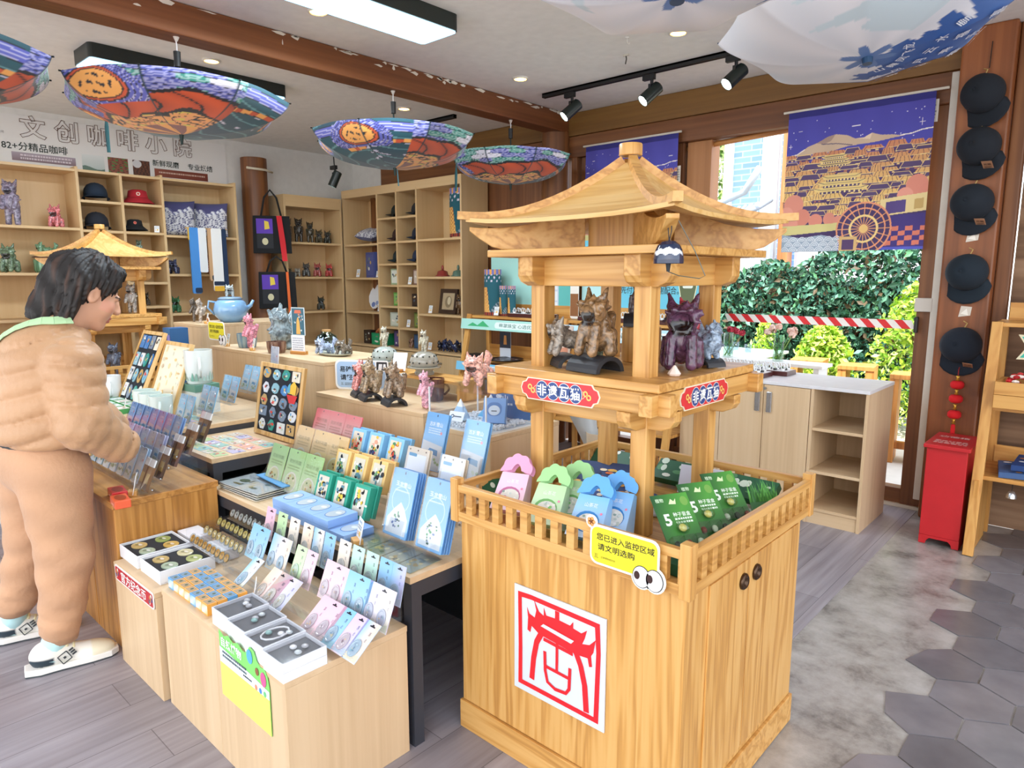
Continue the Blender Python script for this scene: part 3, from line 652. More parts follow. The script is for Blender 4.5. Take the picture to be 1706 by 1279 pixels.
def hook(px, py, lab):
 p = PZ(px, py, ZC); mb = MB(); mb.at(T(*p)); mb.lathe([(.012, -.006), (.012, -.0005)], 12, '#e8e6e0'); mb.tube([(0, 0, -.004), (0, 0, -.03), (.012, 0, -.045), (.02, 0, -.034)], .003, 6, '#d8d6d0')
 mb.build('ceiling_hook', printed(.4), label=lab, cat='hook')
hook(1045, 62, 'small white hook screwed in the bare ceiling');
p = PZ(1043, 90, ZC); mb = MB(); mb.at(T(*p)); mb.box(-.02, .02, -.006, .006, -.012, -.0005, '#c7c2b4'); mb.tube([(0, 0, -.01), (.004, 0, -.03), (-.003, 0, -.06)], .004, 6, '#3a3833'); mb.build('loose_wire', printed(.5), label='short dark wire end sticking out of the ceiling', cat='wire')
def hashv(a, b):
 x = math.sin(a * 127.1 + b * 311.7) * 43758.5453; return x - math.floor(x)
TEAL, NAVY, PUR, GRN, ORG, GOLD, WHT, INK = [lin(c) for c in ('#17505c', '#1d3450', '#5a5fb4', '#3d9a86', '#c9512a', '#eda653', '#e4e2ee', '#14131d')]
SKIN = lin('#e7a06a')
def scales(u, v, n=9):
 """overlapping fish-scale arcs"""
 best = None
 for r in (1, 0, -1):
  row = math.floor(v) + r
  if True:
   off = .5 if row % 2 else 0
   k = round(u - off); cx = k + off; d = math.hypot((u - cx), (v - row))
   if d < .72:
    ring = d / .72
    h = hashv(k, row)
    base = PUR if h < .45 else (GRN if h < .8 else WHT)
    if ring > .9: return INK
    if int(ring * 5.5) % 2: return mixc(base, WHT, .35)
    return mixc(base, NAVY, .25)
 return NAVY
def umb_face(u, v):
 """u across 0..1 round the rim for the patterned half, v 0 at the bottom tip .. 1 at the rim"""
 w = .04 * math.sin(u * 23) + .02 * math.sin(u * 57 + 1)
 if v > .72 + w: return scales(u * 22, v * 12)
 if v > .68 + w: return INK
 if v > .44 + w * 1.5:
  k = abs(math.sin(u * 40 + 2 * math.sin(v * 9)))
  return INK if k < .13 else mixc(ORG, lin('#8f3420'), .6 * (1 - k))
 if v > .41 + w: return INK
 if v > .24:
  s = math.sin(u * 60 + 5 * math.sin(v * 22)) + math.sin(v * 55 + 3 * math.sin(u * 31))
  return INK if abs(s) < .22 else (mixc(GOLD, SKIN, .5) if s > 0 else lin('#d9c253') if s < -1.2 else SKIN)
 s = math.sin(u * 50 + 9 * v); return GOLD if s > .3 else mixc(TEAL, ORG, .4)
def umb_sea(u, v):
 q = math.sin(v * 34 + 3 * math.sin(u * 18)); c = mixc(TEAL, NAVY, .35 + .3 * math.sin(u * 9 + v * 5))
 if q > .93: c = mixc(c, lin('#7fb9bd'), .5)
 cl = math.sin(u * 47 + 1.7 * math.sin(v * 31)) * math.sin(v * 29 + 2 * math.sin(u * 37))
 if .30 < v < .62 and cl > .72 and math.sin(u * 13) > -.2: return INK if cl < .77 else mixc(WHT, PUR, .25)
 ch = v - (.60 + .07 * math.sin(u * 12))
 if abs(ch) < .035 and math.sin(u * 12 + 1) > -.5: return INK if abs(ch) > .027 else (GOLD if math.sin(u * 150) > -.2 else ORG)
 b = v - (.83 + .05 * math.sin(u * 14 + 1))
 if abs(b) < .075 and math.sin(u * 7 + .8) > -.35:
  return INK if abs(b) > .064 else (mixc(PUR, WHT, .5) if math.sin(v * 130 + u * 40) > .55 else PUR)
 return c
def umbrella(c, rad, depth, rz, face0, lab, coins=(), rod=True, tiltx=0, tilty=0, top=None):
 """hung upside down: the canopy is a bowl, open side up"""
 t = thing('patterned_umbrella', lab, 'umbrella', c, rot=(tiltx, tilty, rz)); nu, nv, G = 320, 70, 8
 def pt(u, v):
  a = u * 2 * PI; g = (u * G) % 1.0; s = 1 - .035 * math.sin(PI * g) * v
  edge = math.cos(PI / G) / math.cos((g - .5) * 2 * PI / G); r = rad * math.sin(v * PI / 2 * .93) / math.sin(PI / 2 * .93) * (edge * .8 + .2) * s
  z = -depth + depth * (1 - math.cos(v * PI / 2 * .93)) / (1 - math.cos(PI / 2 * .93)) + .03 * rad * math.sin(PI * g) * v ** 3 - .02 * (1 - v) * 0
  return (r * math.cos(a), r * math.sin(a), z)
 def cf(u, v):
  g = (u * G) % 1
  if min(g, 1 - g) < .012: return mixc(INK, TEAL, .4)
  for cu, cv, rr in coins:
   du = ((u - cu + .5) % 1 - .5) * 6.28 * max(.2, v); dv = (v - cv) * 1.25; d = math.hypot(du, dv) / rr
   if d < 1:
    if d > .93 or .78 < d < .84: return INK
    if d > .84: return ORG
    k = math.sin(du * 60 / (rr * 6)) * math.sin(dv * 70 / (rr * 6) + 3 * math.sin(du * 30 / (rr * 4)))
    return INK if d < .55 and k > .45 else GOLD
   if d < 1.5 and v > .5 and abs(dv) < rr * 1.1:
    return INK if math.sin(d * 40) > .85 else (mixc(PUR, WHT, .5) if math.sin(d * 40) > .45 else PUR)
  uu = (u - face0) % 1.0
  if uu < .42: return umb_face(uu, v)
  return umb_sea(u, v)
 mb = MB(); mb.grid(lambda u, v: pt(u, max(.005, v)), nu, nv, cf); ca = mb.build('canopy', printed(.6, 0, 0, .2), t, smooth=True)
 mb = MB()
 for k in range(G):
  a = k / G * 2 * PI; P = [Vector(pt(k / G, v)) * .985 + Vector((0, 0, .006)) for v in (.05, .2, .4, .6, .8, 1)]; mb.tube(P, .0035, 5)
  e = Vector(pt(k / G, 1)); mb.cyl(e * .98, e * 1.015, .004, n=6)
 mb.build('ribs', plain('#1c2426', .4, .5), t)
 H = top - c[2] if top else .3
 mb = MB(); mb.cyl((0, 0, -depth - .035), (0, 0, .02 + H * .45), .005); mb.cyl((0, 0, -depth - .05), (0, 0, -depth), .006, .012); mb.build('shaft', plain('#22302e', .4, .6), t)
 mb = MB(); z = .02 + H * .45; mb.cyl((0, 0, z), (0, 0, z + .075), .016, .018, 14); mb.build('handle', plain('#15181a', .5), t)
 mb = MB(); mb.tube([(0, 0, z + .075), (.002, 0, z + .1), (-.002, 0, H - .022)], .0035, 6); mb.cyl((0, 0, H - .022), (0, 0, H - .0003), .006, .016, 10, '#cfcac0'); mb.color('#1d1d1d'); mb.build('hanging_loop', printed(.6), t)
 a = R(200); mb = MB(); P = Vector(pt(200 / 360, .9))
 mb.quad([P + Vector((.004, 0, 0)), P + Vector((.01, .008, -.1)), P + Vector((.0, .014, -.235)), P + Vector((-.012, 0, -.235)), P + Vector((-.008, -.006, -.1))], ['#3f8590'] * 3 + ['#1f4f58'] * 2)
 mb.build('strap', printed(.7), t)
 return t
umbrella((-3.85, 1.615, 2.435), .56, .185, R(6), .60, 'teal umbrella hung upside down below the left panel light, purple scales over an orange band', coins=((.79, .8, .27), (.59, .62, .25)), top=2.7395, tiltx=R(-1))
umbrella((-3.85, 3.03, 2.44), .56, .2, R(-60), .1, 'teal umbrella hung upside down with golden chain, belt and face coin, middle of the beam', coins=((.98, .78, .24), (.81, .74, .14), (.74, .8, .16)), top=2.7395)
umbrella((-3.85, 4.2, 2.45), .5, .2, R(20), .58, 'small-looking teal umbrella hung upside down beside the timber column, scales over orange feet', coins=((.57, .66, .2),), top=2.7395)
umbrella((-3.85, .5, 2.43), .56, .2, R(10), .1, 'teal umbrella with golden coin cut off by the left edge of the photo', coins=((.86, .72, .3), (.7, .7, .2)), top=2.7395)
def white_umbrella(c, rad, depth, rot, lab, blue0, seed, chars='龙飞凤舞'):
 t = thing('white_umbrella', lab, 'umbrella', c, rot=rot); nu, nv, G = 256, 60, 8
 def pt(u, v):
  a = u * 2 * PI; g = (u * G) % 1.0; s = 1 - .07 * math.sin(PI * g) * v ** 2
  edge = math.cos(PI / G) / math.cos((g - .5) * 2 * PI / G); r = rad * math.sin(v * PI / 2 * .8) / math.sin(PI / 2 * .8) * (edge * .85 + .15) * s
  z = -depth + depth * (1 - math.cos(v * PI / 2 * .8)) / (1 - math.cos(PI / 2 * .8)) - .025 * rad * math.sin(PI * g) * v ** 2 * (1 - v)
  return (r * math.cos(a), r * math.sin(a), z)
 W0, W1, B0, B1, LB = [lin(x) for x in ('#e2e3ea', '#d3d7e0', '#2d5aa0', '#5f7fb4', '#c3d3dc')]
 def cf(u, v):
  uu = (u - blue0) % 1.0; wob = .05 * math.sin(v * 26) + .035 * math.sin(v * 47 + seed)
  if v < .1 + .05 * math.sin(u * 37): return B1
  if .0 + wob < uu < .34 + wob and v < .93 + .05 * math.sin(u * 40): return mixc(B0, B1, .5 + .5 * math.sin(v * 5 + 3))
  if .80 + wob < uu < .97 and .3 < v + wob < .72: return LB
  return mixc(W0, W1, .5 + .5 * math.sin(u * 2 * PI * G))
 mb = MB(); mb.grid(lambda u, v: pt(u, max(.005, v)), nu, nv, cf); mb.build('canopy', printed(.6), t, smooth=True)
 mb = MB()
 for k in range(G):
  P = [Vector(pt(k / G, v)) + Vector((0, 0, .005)) for v in (.02, .2, .4, .6, .8, 1)]; mb.tube(P, .003, 5)
 mb.cyl((0, 0, -depth - .02), (0, 0, -depth + .02), .016, .02, 12); mb.build('ribs', plain('#24476b', .4, .2), t)
 mb = MB(); rr = random.Random(seed); pool = '龙飞凤舞山水云月风花雪福寿安康喜乐春和景明'
 def place(ch, u, v, h, col, rot=0.0):
  e = .004; p = Vector(pt(u, v)); du = (Vector(pt(u + e, v)) - p).normalized(); dv = (Vector(pt(u, v - .02)) - p).normalized(); n = du.cross(dv).normalized()
  if n.z > 0: n = -n
  x = dv.cross(n); M = Matrix(((x.x, dv.x, n.x, p.x), (x.y, dv.y, n.y, p.y), (x.z, dv.z, n.z, p.z), (0, 0, 0, 1))); mb.at(M @ T(0, 0, .006) @ RZ(rot)); mb.text(ch, 0, 0, h, 0, col, .01)
 for j, v in enumerate((.2, .34, .48, .62, .76, .88)):
  for k in range(5):
   u = blue0 + .05 + (k + .5 * (j % 2)) * .058
   if u < blue0 + .32: place(pool[(j * 5 + k) % len(pool)], u, v, .03 + .03 * v, '#dfe6f2', rr.uniform(-.3, .3))
 for k in range(7): place(rr.choice(['文', '之', '心', '山', '月']), blue0 - .02 - .035 * k, .86 + .05 * math.sin(k * 2), .045, '#37507e', rr.uniform(-.4, .4))
 mb.build('calligraphy', printed(.6), t)
 mb = MB(); mb.cyl((0, 0, -depth), (0, 0, (ZC - c[2]) * .96), .005); mb.build('shaft', plain('#c9ced6', .4, .4), t)
 return t
def tilt_to(px, py, z, dep, til, spin):
 tip = PZ(px, py, z); a = Vector((-math.sin(YAW) * math.sin(til), math.cos(YAW) * math.sin(til), math.cos(til)))
 return tip + a * dep, tuple((Vector((0, 0, 1)).rotation_difference(a).to_matrix() @ Matrix.Rotation(spin, 3, 'Z')).to_euler())
c_, r_ = tilt_to(1445, 97, 2.26, .17, .17, R(15))
white_umbrella(c_, .51, .17, r_, 'big white and blue calligraphy umbrella hung upside down at the top right corner', .92, 3)
c_, r_ = tilt_to(1128, -12, 2.1, .15, .17, R(60))
white_umbrella(c_, .41, .15, r_, 'white and blue calligraphy umbrella hung upside down, mostly above the top edge', .62, 9)
# small goods used in many places
m, nt, b = newmat('glazed_ceramic'); oi = nd(nt, 'ShaderNodeObjectInfo'); at_ = nd(nt, 'ShaderNodeAttribute', attribute_name='Col'); tc = nd(nt, 'ShaderNodeTexCoord')
n_ = nd(nt, 'ShaderNodeTexNoise'); setin(n_, Scale=55.0, Detail=4.0, Distortion=1.4); nt.links.new(tc.outputs['Object'], n_.inputs['Vector'])
rp = nd(nt, 'ShaderNodeValToRGB'); rp.color_ramp.elements[0].position = .36; rp.color_ramp.elements[0].color = (.4, .38, .38, 1); rp.color_ramp.elements[1].position = .62; rp.color_ramp.elements[1].color = (1.35, 1.3, 1.25, 1); nt.links.new(n_.outputs['Fac'], rp.inputs['Fac'])
m1 = nd(nt, 'ShaderNodeMix', data_type='RGBA', blend_type='MULTIPLY'); m1.inputs[0].default_value = 1; m2 = nd(nt, 'ShaderNodeMix', data_type='RGBA', blend_type='MULTIPLY'); m2.inputs[0].default_value = 1
nt.links.new(oi.outputs['Color'], m1.inputs[6]); nt.links.new(rp.outputs['Color'], m1.inputs[7]); nt.links.new(m1.outputs[2], m2.inputs[6]); nt.links.new(at_.outputs['Color'], m2.inputs[7]); nt.links.new(m2.outputs[2], b.inputs['Base Color'])
b.inputs['Roughness'].default_value = .2; b.inputs['Coat Weight'].default_value = .3
GLAZE = m
def beast_geo(kind):
 fr = random.Random(kind)
 if kind == 0:      # sitting, roaring upward-facing round mouth
  P = [('e', (0, .012, .05), (.03, .034, .046)), ('e', (0, -.008, .098), (.034, .03, .03))]
  caps = [((s * .022, -.03, .006), (s * .02, -.018, .062), .012, .012) for s in (-1, 1)] + [((s * .03, .02, .008), (s * .026, .02, .045), .016, .018) for s in (-1, 1)] + \
    [((s * .02, 0, .118), (s * .03, .006, .15), .012, .003) for s in (-1, 1)] + [((0, .045, .02), (0, .05, .085), .009, .012)]
  mouth = ((0, -.04, .092), (.026, .025, .022))
 elif kind == 1:    # crouching low with raised tail
  P = [('e', (.0, .02, .04), (.03, .05, .027)), ('e', (0, -.035, .066), (.034, .03, .028))]
  caps = [((s * .026, -.045, .006), (s * .022, -.03, .045), .012, .014) for s in (-1, 1)] + [((s * .028, .05, .006), (s * .024, .045, .035), .013, .018) for s in (-1, 1)] + \
    [((s * .022, -.03, .086), (s * .03, -.024, .112), .011, .003) for s in (-1, 1)] + [((0, .065, .04), (0, .088, .085), .011, .014), ((0, .088, .085), (0, .075, .105), .013, .006)]
  mouth = ((0, -.066, .064), (.02, .02, .014))
 elif kind == 2:    # tall, standing on hind legs with gap between the legs
  P = [('e', (0, .006, .1), (.028, .026, .05)), ('e', (0, -.006, .16), (.03, .027, .027))]
  caps = [((s * .02, 0, .006), (s * .018, .004, .085), .013, .016) for s in (-1, 1)] + [((s * .03, -.008, .125), (s * .026, -.03, .075), .011, .011) for s in (-1, 1)] + \
    [((s * .02, 0, .178), (s * .03, .004, .205), .011, .004) for s in (-1, 1)] + [((0, .03, .06), (0, .045, .13), .009, .013)]
  mouth = ((0, -.033, .156), (.018, .02, .013))
 else:              # bird-like rooster lump: round, tail fanned
  P = [('e', (0, .0, .05), (.034, .042, .04)), ('e', (0, -.02, .092), (.024, .022, .024))]
  caps = [((s * .02, -.01, .004), (s * .018, 0, .03), .011, .015) for s in (-1, 1)] + [((s * .012, .03, .06), (s * .036, .06, .11), .014, .006) for s in (-1, 1)] + [((0, .03, .06), (0, .066, .13), .014, .005), ((s_ * .014, -.02, .105), (s_ * .02, -.016, .13), .009, .003) if False else ((.0, -.02, .105), (0, -.01, .132), .009, .004)] + [((0, -.036, .094), (0, -.052, .088), .009, .004)]
  mouth = None
 sp = []
 for k in range(26 if kind != 3 else 16):
  c, r = P[fr.choice((0, 1, 1))][1:]; th = fr.uniform(0, 2 * PI); ph = fr.uniform(-.3, 1.3)
  d = (math.cos(th) * math.cos(ph), math.sin(th) * math.cos(ph), math.sin(ph))
  if d[1] < -.55 and c is P[1][1]: continue
  q = [c[i] + r[i] * d[i] * .98 for i in range(3)]; e = [q[i] + d[i] * .009 for i in range(3)]; sp.append((q, e, .006, .0035))
 def f(X, Y, Z):
  D = None
  for _, c, r in P: e = ell(X, Y, Z, c, r); D = e if D is None else smin(D, e, .014)
  for a, b_, r1, r2 in caps: D = smin(D, cap(X, Y, Z, a, b_, r1, r2), .007)
  for a, b_, r1, r2 in sp: D = smin(D, cap(X, Y, Z, a, b_, r1, r2), .004)
  D = D + .0014 * np.sin(X * 330) * np.sin(Y * 310 + 1) * np.sin(Z * 290)
  if mouth is not None:
   D = smax(D, -ell(X, Y, Z, *mouth), .004)
  if kind != 3:
   hc, hr = P[1][1:]
   for s in (-1, 1): D = smin(D, cap(X, Y, Z, (s * hr[0] * .5, hc[1] - hr[1] * .72, hc[2] + hr[2] * .62), (s * hr[0] * .5, hc[1] - hr[1] * .76, hc[2] + hr[2] * .64), .007), .002)
  return D
 top = .22 if kind == 2 else .17
 V, F = surface_nets(f, (-.06, -.08, -.012), (.06, .11, top), .0038)
 V = relax(V, F, 1, .4); V[:, 2] -= V[:, 2].min()
 col = np.ones((len(V), 3))
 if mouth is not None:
  d = ell(V[:, 0], V[:, 1], V[:, 2], mouth[0], [x * 1.12 for x in mouth[1]]); col[d < 0] = (.06, .05, .05)  # mouth hollow darkened in the vertex colours in place of occlusion shade
 return V, F, col
_bg = {}
def beast_mesh(kind):
 if kind not in _bg:
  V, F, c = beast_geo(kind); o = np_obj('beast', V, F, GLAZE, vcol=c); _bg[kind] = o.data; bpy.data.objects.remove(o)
 return _bg[kind]
_tm = {}
def tile_mesh():
 if 0 not in _tm:
  mb = MB(); n = 12; r, th, L = .047, .012, .05; vs = []; fs = []
  for x in (-L, L):
   for rr in (r, r - th):
    for i in range(n + 1): a = PI * i / n; vs.append((x, rr * math.cos(a) * .95, rr * math.sin(a) * .78))
  k = n + 1
  for i in range(n):
   fs += [(i, i + 1, 2 * k + i + 1, 2 * k + i), (k + i + 1, k + i, 3 * k + i, 3 * k + i + 1), (i + 1, i, k + i, k + i + 1), (2 * k + i, 2 * k + i + 1, 3 * k + i + 1, 3 * k + i)]
  fs += [(0, 2 * k, 3 * k, k), (n, k + n, 3 * k + n, 2 * k + n)]; mb.add(vs, fs); _tm[0] = mb.mesh('tile_base', plain('#2c2e33', .45))
 return _tm[0]
def figurine(kind, loc, rz, s, color, label, base=True, group=None, name=None, bscale=1.0, cat='figurine'):
 c = (*lin(color), 1) if isinstance(color, str) else (*color, 1)
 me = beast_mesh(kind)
 t = thing(name or ('beast_figurine' if kind != 3 else 'bird_figurine'), label, cat, Vector(loc) + Vector((0, 0, .0016)), rz, group); t.scale = (s,) * 3
 h = 0
 if base:
  o = bpy.data.objects.new('tile_base', tile_mesh()); COL.objects.link(o); o.parent = t; h = .034 * bscale; o.scale = (bscale, bscale, bscale)
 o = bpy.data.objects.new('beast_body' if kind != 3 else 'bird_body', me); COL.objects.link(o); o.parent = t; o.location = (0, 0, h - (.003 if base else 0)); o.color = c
 return t
def glass_vase(prof, name, mat, parent, n=24): mb = MB(); mb.lathe(prof, n, caps=False); return mb.build(name, mat, parent, smooth=True)
def price_card(loc, rz, lab, s=1.0, wood_foot=True, kind=0):
 """small leaning card in a wooden foot"""
 t = thing('price_card', lab, 'price card', loc, rz); t.scale = (s,) * 3
 if wood_foot: mb = MB(); mb.box(-.018, .018, -.013, .015, 0, .018); mb.build('foot', pine(0), t, bevel=.002)
 mb = MB(); M = T(0, .003, .006) @ RX(R(78)); mb.at(M); mb.prism([(-.024, 0), (.024, 0), (.024, .068), (-.024, .068)], -.0008, .0008, '#eef1f3')
 mb.text('特价商品', 0, .058, .007, .0014, '#3a78a0' if kind == 0 else '#222222', .01); mb.scribble(-.02, .036, .02, .05, 2, .0014, '#99a0a6', random.Random(3)); mb.disc(.006, .026, .0075, .0075, .0014, 14, '#f0c23a'); mb.scribble(-.02, .019, -.005, .03, 2, .0014, '#cf8a6a', random.Random(4)); mb.build('card', printed(.4), t)
 return t
def cap_hat(name, lab, loc, rot, color, s=1.0, bucket=False, badge=None, group=None, strap=None, tagc=None):
 """baseball cap: crown up along z, brim towards -y"""
 t = thing(name, lab, 'cap' if not bucket else 'hat', loc, rot=rot, group=group); t.scale = (s,) * 3; fab = plain(color, .9)
 mb = MB();
 if bucket: mb.lathe([(.001, .105), (.05, .104), (.082, .092), (.092, .03), (.094, .022)], 28, caps=False)
 else: mb.lathe([(.001, .118), (.03, .115), (.062, .098), (.083, .066), (.09, .03), (.09, 0)], 28, caps=False)
 c = mb.build('crown', fab, t, smooth=True); c.modifiers.new('thick', 'SOLIDIFY').thickness = .003
 mb = MB()
 if bucket: mb.lathe([(.094, .024), (.105, .012), (.15, -.03), (.153, -.032)], 28, caps=False)
 else:
  vs = []; fs = []
  for j in range(7):
   for i in range(13):
    a = R(200 + 140 * i / 12); tt = j / 6; r = .088 + .075 * tt * math.sin(PI * i / 12) ** .55
    vs.append((r * math.cos(a), r * math.sin(a) - .0, .004 - .03 * (abs(i - 6) / 6) ** 2 * tt - .008 * tt))
  for j in range(6):
   for i in range(12): fs.append((j * 13 + i, j * 13 + i + 1, (j + 1) * 13 + i + 1, (j + 1) * 13 + i))
  mb.add(vs, fs)
 c = mb.build('brim', fab, t, smooth=True); c.modifiers.new('thick', 'SOLIDIFY').thickness = .004
 mb = MB()
 if not bucket: mb.sphere((0, 0, .12), (.007, .007, .004)); mb.build('button', fab, t, smooth=True)
 if badge: mb = MB(); mb.at(T(0, -.0885 if not bucket else -.0925, .06) @ RX(R(72))); mb.disc(0, 0, .018, .02, 0, 18, badge); mb.disc(0, 0, .011, .012, .0006, 14, '#b53a30'); mb.build('badge', printed(.6), t)
 if tagc:
  mb = MB(); mb.at(T(.05, -.1, .03) @ RX(R(70)) @ RZ(R(-8))); mb.prism([(-.022, -.035), (.022, -.035), (.022, .035), (-.022, .035)], 0, .001, tagc); mb.text('瓦猫', 0, .008, .016, .002, '#4a2d20', .01); mb.scribble(-.016, -.026, .016, -.008, 3, .002, '#6a4a38', random.Random(2)); mb.build('swing_tag', printed(.6), t)
 return t
# wall shelf units
def shelf_unit(lab, x0, x1, y0, y1, back, ups, levels, base=None, side='x', top_h=.0, ztop=2.42, plinth=True, sides_z=None):
 """side 'x': front faces +x at x1; side 'y': front faces -y at y0. ups = uprights along the run, levels = [(from, to, z)]"""
 t = thing('shelf_unit', lab, 'shelf'); th = .022
 def B(mb, u0, u1, d0, d1, z0, z1):
  if side == 'x': mb.box(x1 - d1, x1 - d0, u0, u1, z0, z1)
  else: mb.box(u0, u1, y0 + d0, y0 + d1, z0, z1)
 D = (x1 - x0) if side == 'x' else (y1 - y0); a, b = (y0, y1) if side == 'x' else (x0, x1)
 mb = MB(); B(mb, a + th, b - th, D - .012, D - .001, .06, ztop - .01); mb.build('back_panel', shelfw(2), t)
 for u in ups:
  z1 = ztop
  if isinstance(u, tuple): u, zlo, z1 = u
  else: zlo = 0
  mb = MB(); B(mb, u - th / 2 if a < u - .02 and u < b - .02 else (a if u <= a + .02 else b - th), u + th / 2 if a < u - .02 and u < b - .02 else (a + th if u <= a + .02 else b), 0, D - .012, zlo, z1); mb.build('upright', shelfw(2), t, bevel=.0015)
 for u0, u1, z in levels:
  mb = MB(); B(mb, u0 + th / 2 + .0003, u1 - th / 2 - .0003, .003, D - .013, z - th, z); mb.build('shelf', shelfw(1 if side == 'x' else 0), t, bevel=.001)
 if top_h:
  mb = MB(); B(mb, a + th, b - th, .001, .02, ztop - top_h, ztop); mb.build('top_fascia', shelfw(1 if side == 'x' else 0), t, bevel=.001)
 if base:
  n, bz = base; w_ = (b - a - 2 * th) / n
  for k in range(n):
   mb = MB(); u0 = a + th + k * w_ + .002; B(mb, u0, u0 + w_ - .004, -.016, .002, .08, bz - .004); d_ = mb.build('cabinet_door', shelfw(2), t, bevel=.002)
   mb = MB(); B(mb, u0 + w_ / 2 - .05, u0 + w_ / 2 + .05, -.026, -.0155, bz - .09, bz - .075); mb.build('handle', plain('#b9b4aa', .3, .7), d_)
 return t
SX = -6.75
shelf_unit('long pale shelf unit along the left wall under the coffee banner', -7.095, SX, -.7, 3.32, None, [-.69, .3, 1.93, (2.27, .75, 2.41), 2.615, 3.31],
   [(-.69, .3, 2.41), (.3, 1.93, 2.41), (1.93, 3.31, 2.41), (-.69, .3, 1.92), (-.69, .3, 1.54), (.3, 1.93, 1.92), (.3, 1.93, 1.54), (.3, 1.93, 1.16), (1.93, 2.27, 2.16), (2.27, 2.615, 2.16), (1.93, 2.27, 1.91), (2.27, 2.615, 1.91), (1.93, 2.27, 1.67), (2.27, 2.615, 1.69),
   (1.93, 2.27, 1.45), (2.27, 2.615, 1.46), (1.93, 2.27, 1.24), (2.27, 2.615, 1.24), (2.615, 3.31, 1.895), (2.615, 3.31, 1.535), (2.615, 3.31, 1.165), (.3, 1.93, .75), (1.93, 3.31, .75)], base=(6, .75), ztop=2.43)
shelf_unit('narrow pale shelf unit on the left wall between the tote bags and the corner', -7.095, SX, 3.83, 4.54, None, [3.84, 4.53], [(3.84, 4.53, 2.27), (3.84, 4.53, 1.88), (3.84, 4.53, 1.51), (3.84, 4.53, 1.135), (3.84, 4.53, .765), (3.84, 4.53, .4)], side='x', top_h=.12, ztop=2.37)
SY = 4.57
shelf_unit('pale wall shelf with small cap cubbies across the back corner', -6.79, -4.82, SY, YW - .01, None, [-6.78, (-6.14, .75, 2.4), (-5.81, .75, 2.4), (-5.485, .75, 2.4), -4.83],
   [(-6.78, -6.14, 1.87), (-6.78, -6.14, 1.5), (-6.78, -6.14, 1.125), (-6.14, -5.81, 2.13), (-5.81, -5.485, 2.13), (-6.14, -5.81, 1.88), (-5.81, -5.485, 1.88), (-6.14, -5.81, 1.65), (-5.81, -5.485, 1.65), (-6.14, -5.81, 1.425), (-5.81, -5.485, 1.425), (-6.14, -5.81, 1.2), (-5.81, -5.485, 1.2), (-6.14, -5.81, .975), (-5.81, -5.485, .975),
   (-5.485, -4.83, 1.885), (-5.485, -4.83, 1.51), (-5.485, -4.83, 1.135), (-6.78, -4.83, 2.4), (-6.78, -4.83, .755)], base=(3, .73), side='y', top_h=.08, ztop=2.465)
S = thing('shop_banner', 'white wall banner with outlined characters and coffee photos above the left shelf', 'banner', (XL + .006, 1.2, 2.645))
Fb = wallframe((0, 0, 0), '+x')
mb = MB(); mb.at(Fb).prism([(-2.0, -.2), (2.2, -.2), (2.2, .2), (-2.0, .2)], -.003, .003, '#e8e7e6'); mb.build('sheet', printed(.45), S)
mb = MB(); mb.at(Fb)
for k, ch in enumerate('文创咖啡小院'):
 mb.text(ch, .53 + k * .248, .115, .19, .006, '#6a4a3c', .03, outline=.011)
mb.build('outline_lettering', printed(.5), S)
mb = MB(); mb.at(Fb); mb.text('82+分精品咖啡',   .535, -.05, .07, .005, '#26312c', .012); mb.text('新鲜现磨', 1.6, -.06, .06, .005, '#26312c', .012); mb.text('专业烘焙', 1.93, -.06, .06, .005, '#26312c', .012); mb.text('有限公司', .28, .05, .02, .005, '#777777'); mb.build('lettering', printed(.5), S)
def photo(x0, x1, y0, y1, fn, name, par, n=40):
 mb = MB(); mb.at(Fb); mb.grid(lambda u, v: (x0 + (x1 - x0) * u, y0 + (y1 - y0) * v, .0045), n, n, fn); return mb.build(name, printed(.4), par)
hz = lambda u, v, k: math.sin(u * k + 2 * math.sin(v * k * .7)) * math.sin(v * k * 1.1 + u * 3)
photo(.36, .83, -.17, -.1, lambda u, v: mixc(lin('#a89aa8'), lin('#7d5f66'), v * -1 + 1), 'photo_band', S, 8)
photo(.88, 1.06, -.19, -.055, lambda u, v: lin('#5f7a6a') if v < .18 + .1 * math.sin(u * 5 + 1) else mixc(lin('#b9c6c4'), lin('#e2e6e6'), v), 'photo_mountains', S)
photo(1.09, 1.26, -.19, -.055, lambda u, v: lin('#4f7a35') if hz(u, v, 14) > .45 else (lin('#8a4a30') if hz(u, v, 25) > -.3 else lin('#5d2f20')), 'photo_coffee_plant', S)
photo(1.3, 1.45, -.19, -.055, lambda u, v: lin('#d9d9dd') if (u - .25) ** 2 + (v - .75) ** 2 < .07 else (lin('#6b3a22') if hz(u, v, 30) > 0 else lin('#3e2013')), 'photo_beans', S)
photo(1.49, 2.0, -.185, -.11, lambda u, v: mixc(lin('#8d4a38'), lin('#7a3728'), u), 'photo_text_band', S, 6)
mb = MB(); mb.at(Fb); mb.scribble(1.53, -.155, 1.97, -.13, 1, .006, '#d7b9a8', random.Random(1)); mb.scribble(.42, -.16, .8, -.108, 2, .006, '#d9cdd6', random.Random(2)); mb.build('small_print', printed(.5), S)
